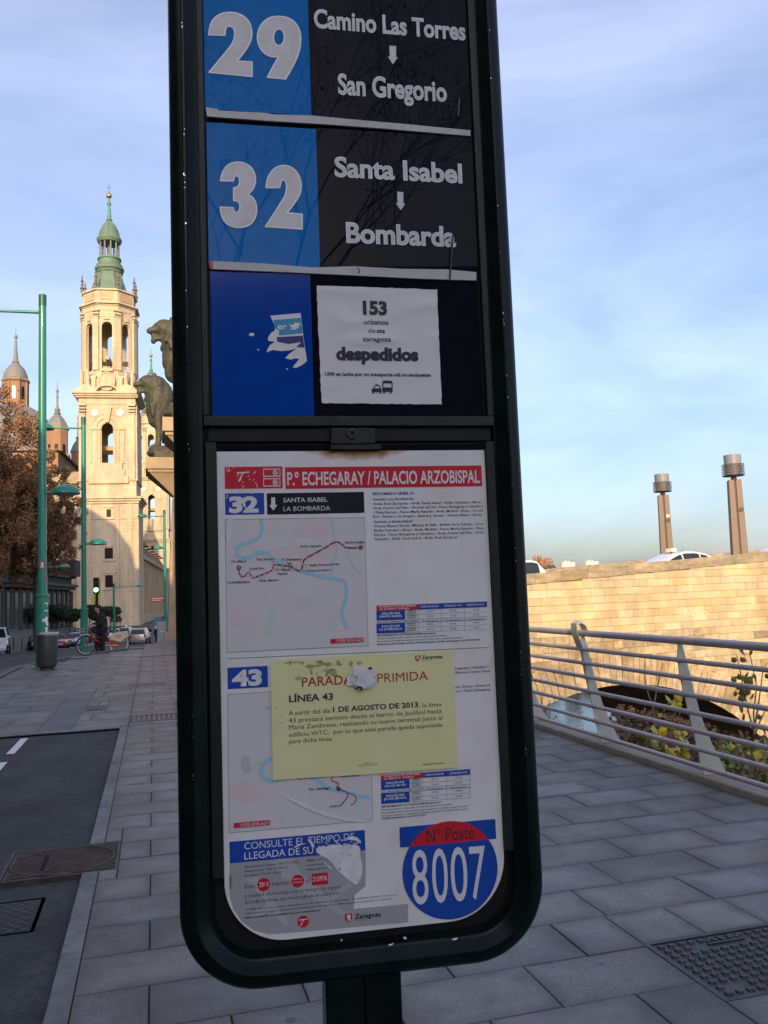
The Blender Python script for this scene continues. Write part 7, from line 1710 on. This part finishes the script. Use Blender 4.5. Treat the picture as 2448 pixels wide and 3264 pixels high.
shape('torn_patch', [trace([(1100, 140), (1150, 125), (1210, 130), (1245, 165), (1240, 185), (1200, 160), (1150, 155)], qF)], 'torn', SH, cv, Dp+.0009)
shape('torn_patch', [trace([(650, 215), (720, 185), (725, 195), (665, 222)], qF)], 'print_white', SH, cv, Dp+.0009)
for i in range(34):      # shredded scrapes round the torn patch
    x, y = rs2.gauss(1060, 130), rs2.gauss(290, 110); a_ = rs2.uniform(.2, 1.1); l_ = rs2.uniform(14, 60); h_ = rs2.uniform(3, 12)
    shape('paper_scrape', [trace([(x, y), (x+l_*.4, y+l_*.3*a_-h_), (x+l_, y+l_*.7*a_), (x+l_*.5, y+l_*.4*a_+h_)], qF)], rs2.choice(('torn', 'glue', 'print_white')), SH, cv, Dp+.001+.00002*i)
for i, pts in enumerate(([(440, 340), (630, 310), (720, 450), (1160, 840), (1040, 800), (640, 560)], [(240, 500), (330, 470), (620, 900), (560, 905)], [(520, 420), (620, 400), (640, 470), (560, 500)], [(900, 700), (1140, 520), (1170, 560), (930, 740)], [(280, 800), (470, 690), (520, 740), (300, 850)], [(660, 470), (700, 440), (880, 640), (840, 660)])):
    shape('glue_trace', [trace(pts, qF)], 'glue', SH, cv, Dp+.0002+.00002*i)
for (s, x0, y0, x1, y1, h, m, bo) in (('Atención al Cliente: 902 39 2000', 220, 402, 693, 356, 20, 'print_grey', .01), ('Pensionistas: 976 99 80 02', 220, 440, 600, 404, 20, 'print_grey', .01), ('Perdidos: 976 41 39 00', 220, 478, 546, 448, 20, 'print_grey', .01), ('PMRS: 900 300', 762, 350, 985, 322, 18, 'print_grey', .01), ('www.tuzsa.es', 765, 388, 955, 366, 18, 'print_grey', .01), ('infotuzsa@tuzsa.es', 765, 425, 970, 402, 18, 'print_grey', .01),
                                     ('Envíe', 220, 583, 315, 575, 38, 'print_grey', .0), ('(espacio)', 460, 558, 618, 540, 36, 'print_grey', .0), ('al', 760, 530, 790, 527, 32, 'print_grey', 0), ('y recibirá un mensaje con el tiempo de espera', 220, 668, 1064, 575, 34, 'print_grey', .0), ('de todas las líneas que tienen parada en este poste.', 222, 722, 1062, 630, 34, 'print_grey', 0),
                                     ('TUZSA ofrece este servicio gratuitamente. No obstante, las operadoras de telefonía cobran el uso de su', 225, 785, 1556, 632, 15, 'print_grey', .012), ('infraestructura, lo que supone aproximadamente 0,15 euros por SMS, impuestos indirectos no incluidos.', 225, 818, 1520, 668, 15, 'print_grey', .012), ('Más información y actualizaciones en www.tuzsa.es', 225, 853, 890, 772, 15, 'print_dark', .03), ('Zaragoza', 1188, 850, 1420, 826, 42, 'print_dark', .03), ('AYUNTAMIENTO', 1188, 868, 1300, 858, 8, 'print_grey', .0)):
    T(s, qF, (x0, y0), (x1, y1), (x0, y0-h), m, bo, Dp+.0006)
for (x, y, r_) in ((388, 547, .0112), (688, 516, .0110), (735, 873, .0102)):
    c = sg(*qF(x, y)); shape('red_disc', [[(c[0]+r_*.86*math.cos(a), c[1]+r_*.86*math.sin(a)) for a in np.linspace(0, 2*math.pi, 32, endpoint=False)]], 'sheet_red', SH, cv, Dp+.0005)
T('ZBUS', qF, (345, 570), (434, 560), (345, 530), 'print_white', 0, Dp+.0008); T('número', qF, (646, 508), (728, 500), (646, 490), 'print_white', 0, Dp+.0008); T('de poste', qF, (646, 535), (730, 527), (646, 518), 'print_white', 0, Dp+.0008)
field(qF, [(810, 452), (952, 440), (954, 542), (812, 556)], 'sheet_red', 'red_box', Dp+.0005); T('215976', qF, (820, 520), (944, 508), (820, 478), 'print_white', .01, Dp+.0008, 2)
shape('white_mark', [trace([(700, 855), (775, 845), (775, 852), (742, 858), (715, 912), (706, 912), (734, 860), (700, 863)], qF)], 'print_white', SH, cv, Dp+.0008)
shape('shield', [trace([(1103, 808), (1165, 800), (1165, 850), (1140, 882), (1103, 860)], qF)], 'sheet_red', SH, cv, Dp+.0005)
shape('lion_emblem', [trace([(1118, 822), (1130, 812), (1150, 812), (1155, 830), (1144, 838), (1155, 850), (1140, 868), (1128, 858), (1134, 845), (1118, 850), (1128, 838), (1115, 832)], qF)], 'print_white', SH, cv, Dp+.0008)
# post number badge
field(qE, [(985, 103), (1408, 70), (1410, 158), (987, 192)], 'sheet_blue', 'badge_field', Dp+.0002)
c = sg(*qE(1207, 290)); rU = (sg(*qE(1416, 270))[0]-sg(*qE(998, 300))[0])/2; rV = (sg(*qE(1200, 78))[1]-sg(*qE(1190, 512))[1])/2; cz = (sg(*qE(1200, 78))[1]+sg(*qE(1190, 512))[1])/2; cu_ = (sg(*qE(1416, 270))[0]+sg(*qE(998, 300))[0])/2
zl = (sg(*qE(1030, 188))[1]+sg(*qE(1388, 160))[1])/2
def circ(a0, a1, n=48): return [(cu_+rU*math.cos(a0+(a1-a0)*i/n), cz+rV*math.sin(a0+(a1-a0)*i/n)) for i in range(n+1)]
al = math.asin(max(-1, min(1, (zl-cz)/rV)))
shape('badge_disc', [circ(math.pi-al, 2*math.pi+al)], 'sheet_blue', SH, cv, Dp+.0006); shape('badge_cap', [circ(al, math.pi-al)], 'sheet_red', SH, cv, Dp+.0006)
T('Nº Poste', qE, (1106, 170), (1314, 155), (1106, 112), 'print_black', -.004, Dp+.0009, 3)
for (s, x0, x1, y0) in (('8', 1045, 1115, 444), ('0', 1133, 1202, 438), ('0', 1215, 1288, 431)): T(s, qE, (x0, y0), (x1, y0-6), (x0+2, y0-240), 'print_white', .0, Dp+.0009, 4)
T('7', qE, (1300, 420), (1370, 415), (1300, 186), 'print_white', .0, Dp+.0009, 4)
# upright reference code, chips in the paint
a = sg(*qF(112, 580)); b = sg(*qF(112, 460))
def cvr(u, v, d): return (a[0]-(v-a[1]), -d, a[1]+(u-a[0]))
text('PCN12 MU12', (a[0], a[0]+(b[1]-a[1]), a[1], .0045), 'print_grey', SH, cvr, Dp+.0006, 'lettering', .01, 1)
for pts in ([(718, 578), (724, 574), (728, 580), (722, 585)], [(925, 600), (950, 590), (945, 600), (930, 604)], [(990, 566), (1000, 564), (1006, 574), (996, 577)], [(1200, 575), (1225, 568), (1226, 576), (1208, 581)]):
    P_ = [sg(*qE(*p)) for p in pts]; shape('paint_chip', [P_], 'letter_edge', bs_, cv, .0215)
ch_ = MB()
for i in range(44):
    u = rs2.choice((-.2455, .27))+rs2.uniform(-.0012, .0012); z = rs2.uniform(1.3, 2.7); a_, b_ = rs2.uniform(.0006, .0018), rs2.uniform(.0008, .006)
    ch_.add([(u, -.0239, z), (u+a_, -.0239, z+b_*.4), (u+a_*.3, -.0239, z+b_), (u-a_*.6, -.0239, z+b_*.5)], [(0, 1, 2, 3)])
ch_.build('paint_scuffs', 'steel', bs_)['kind'] = 'stuff'
flush()
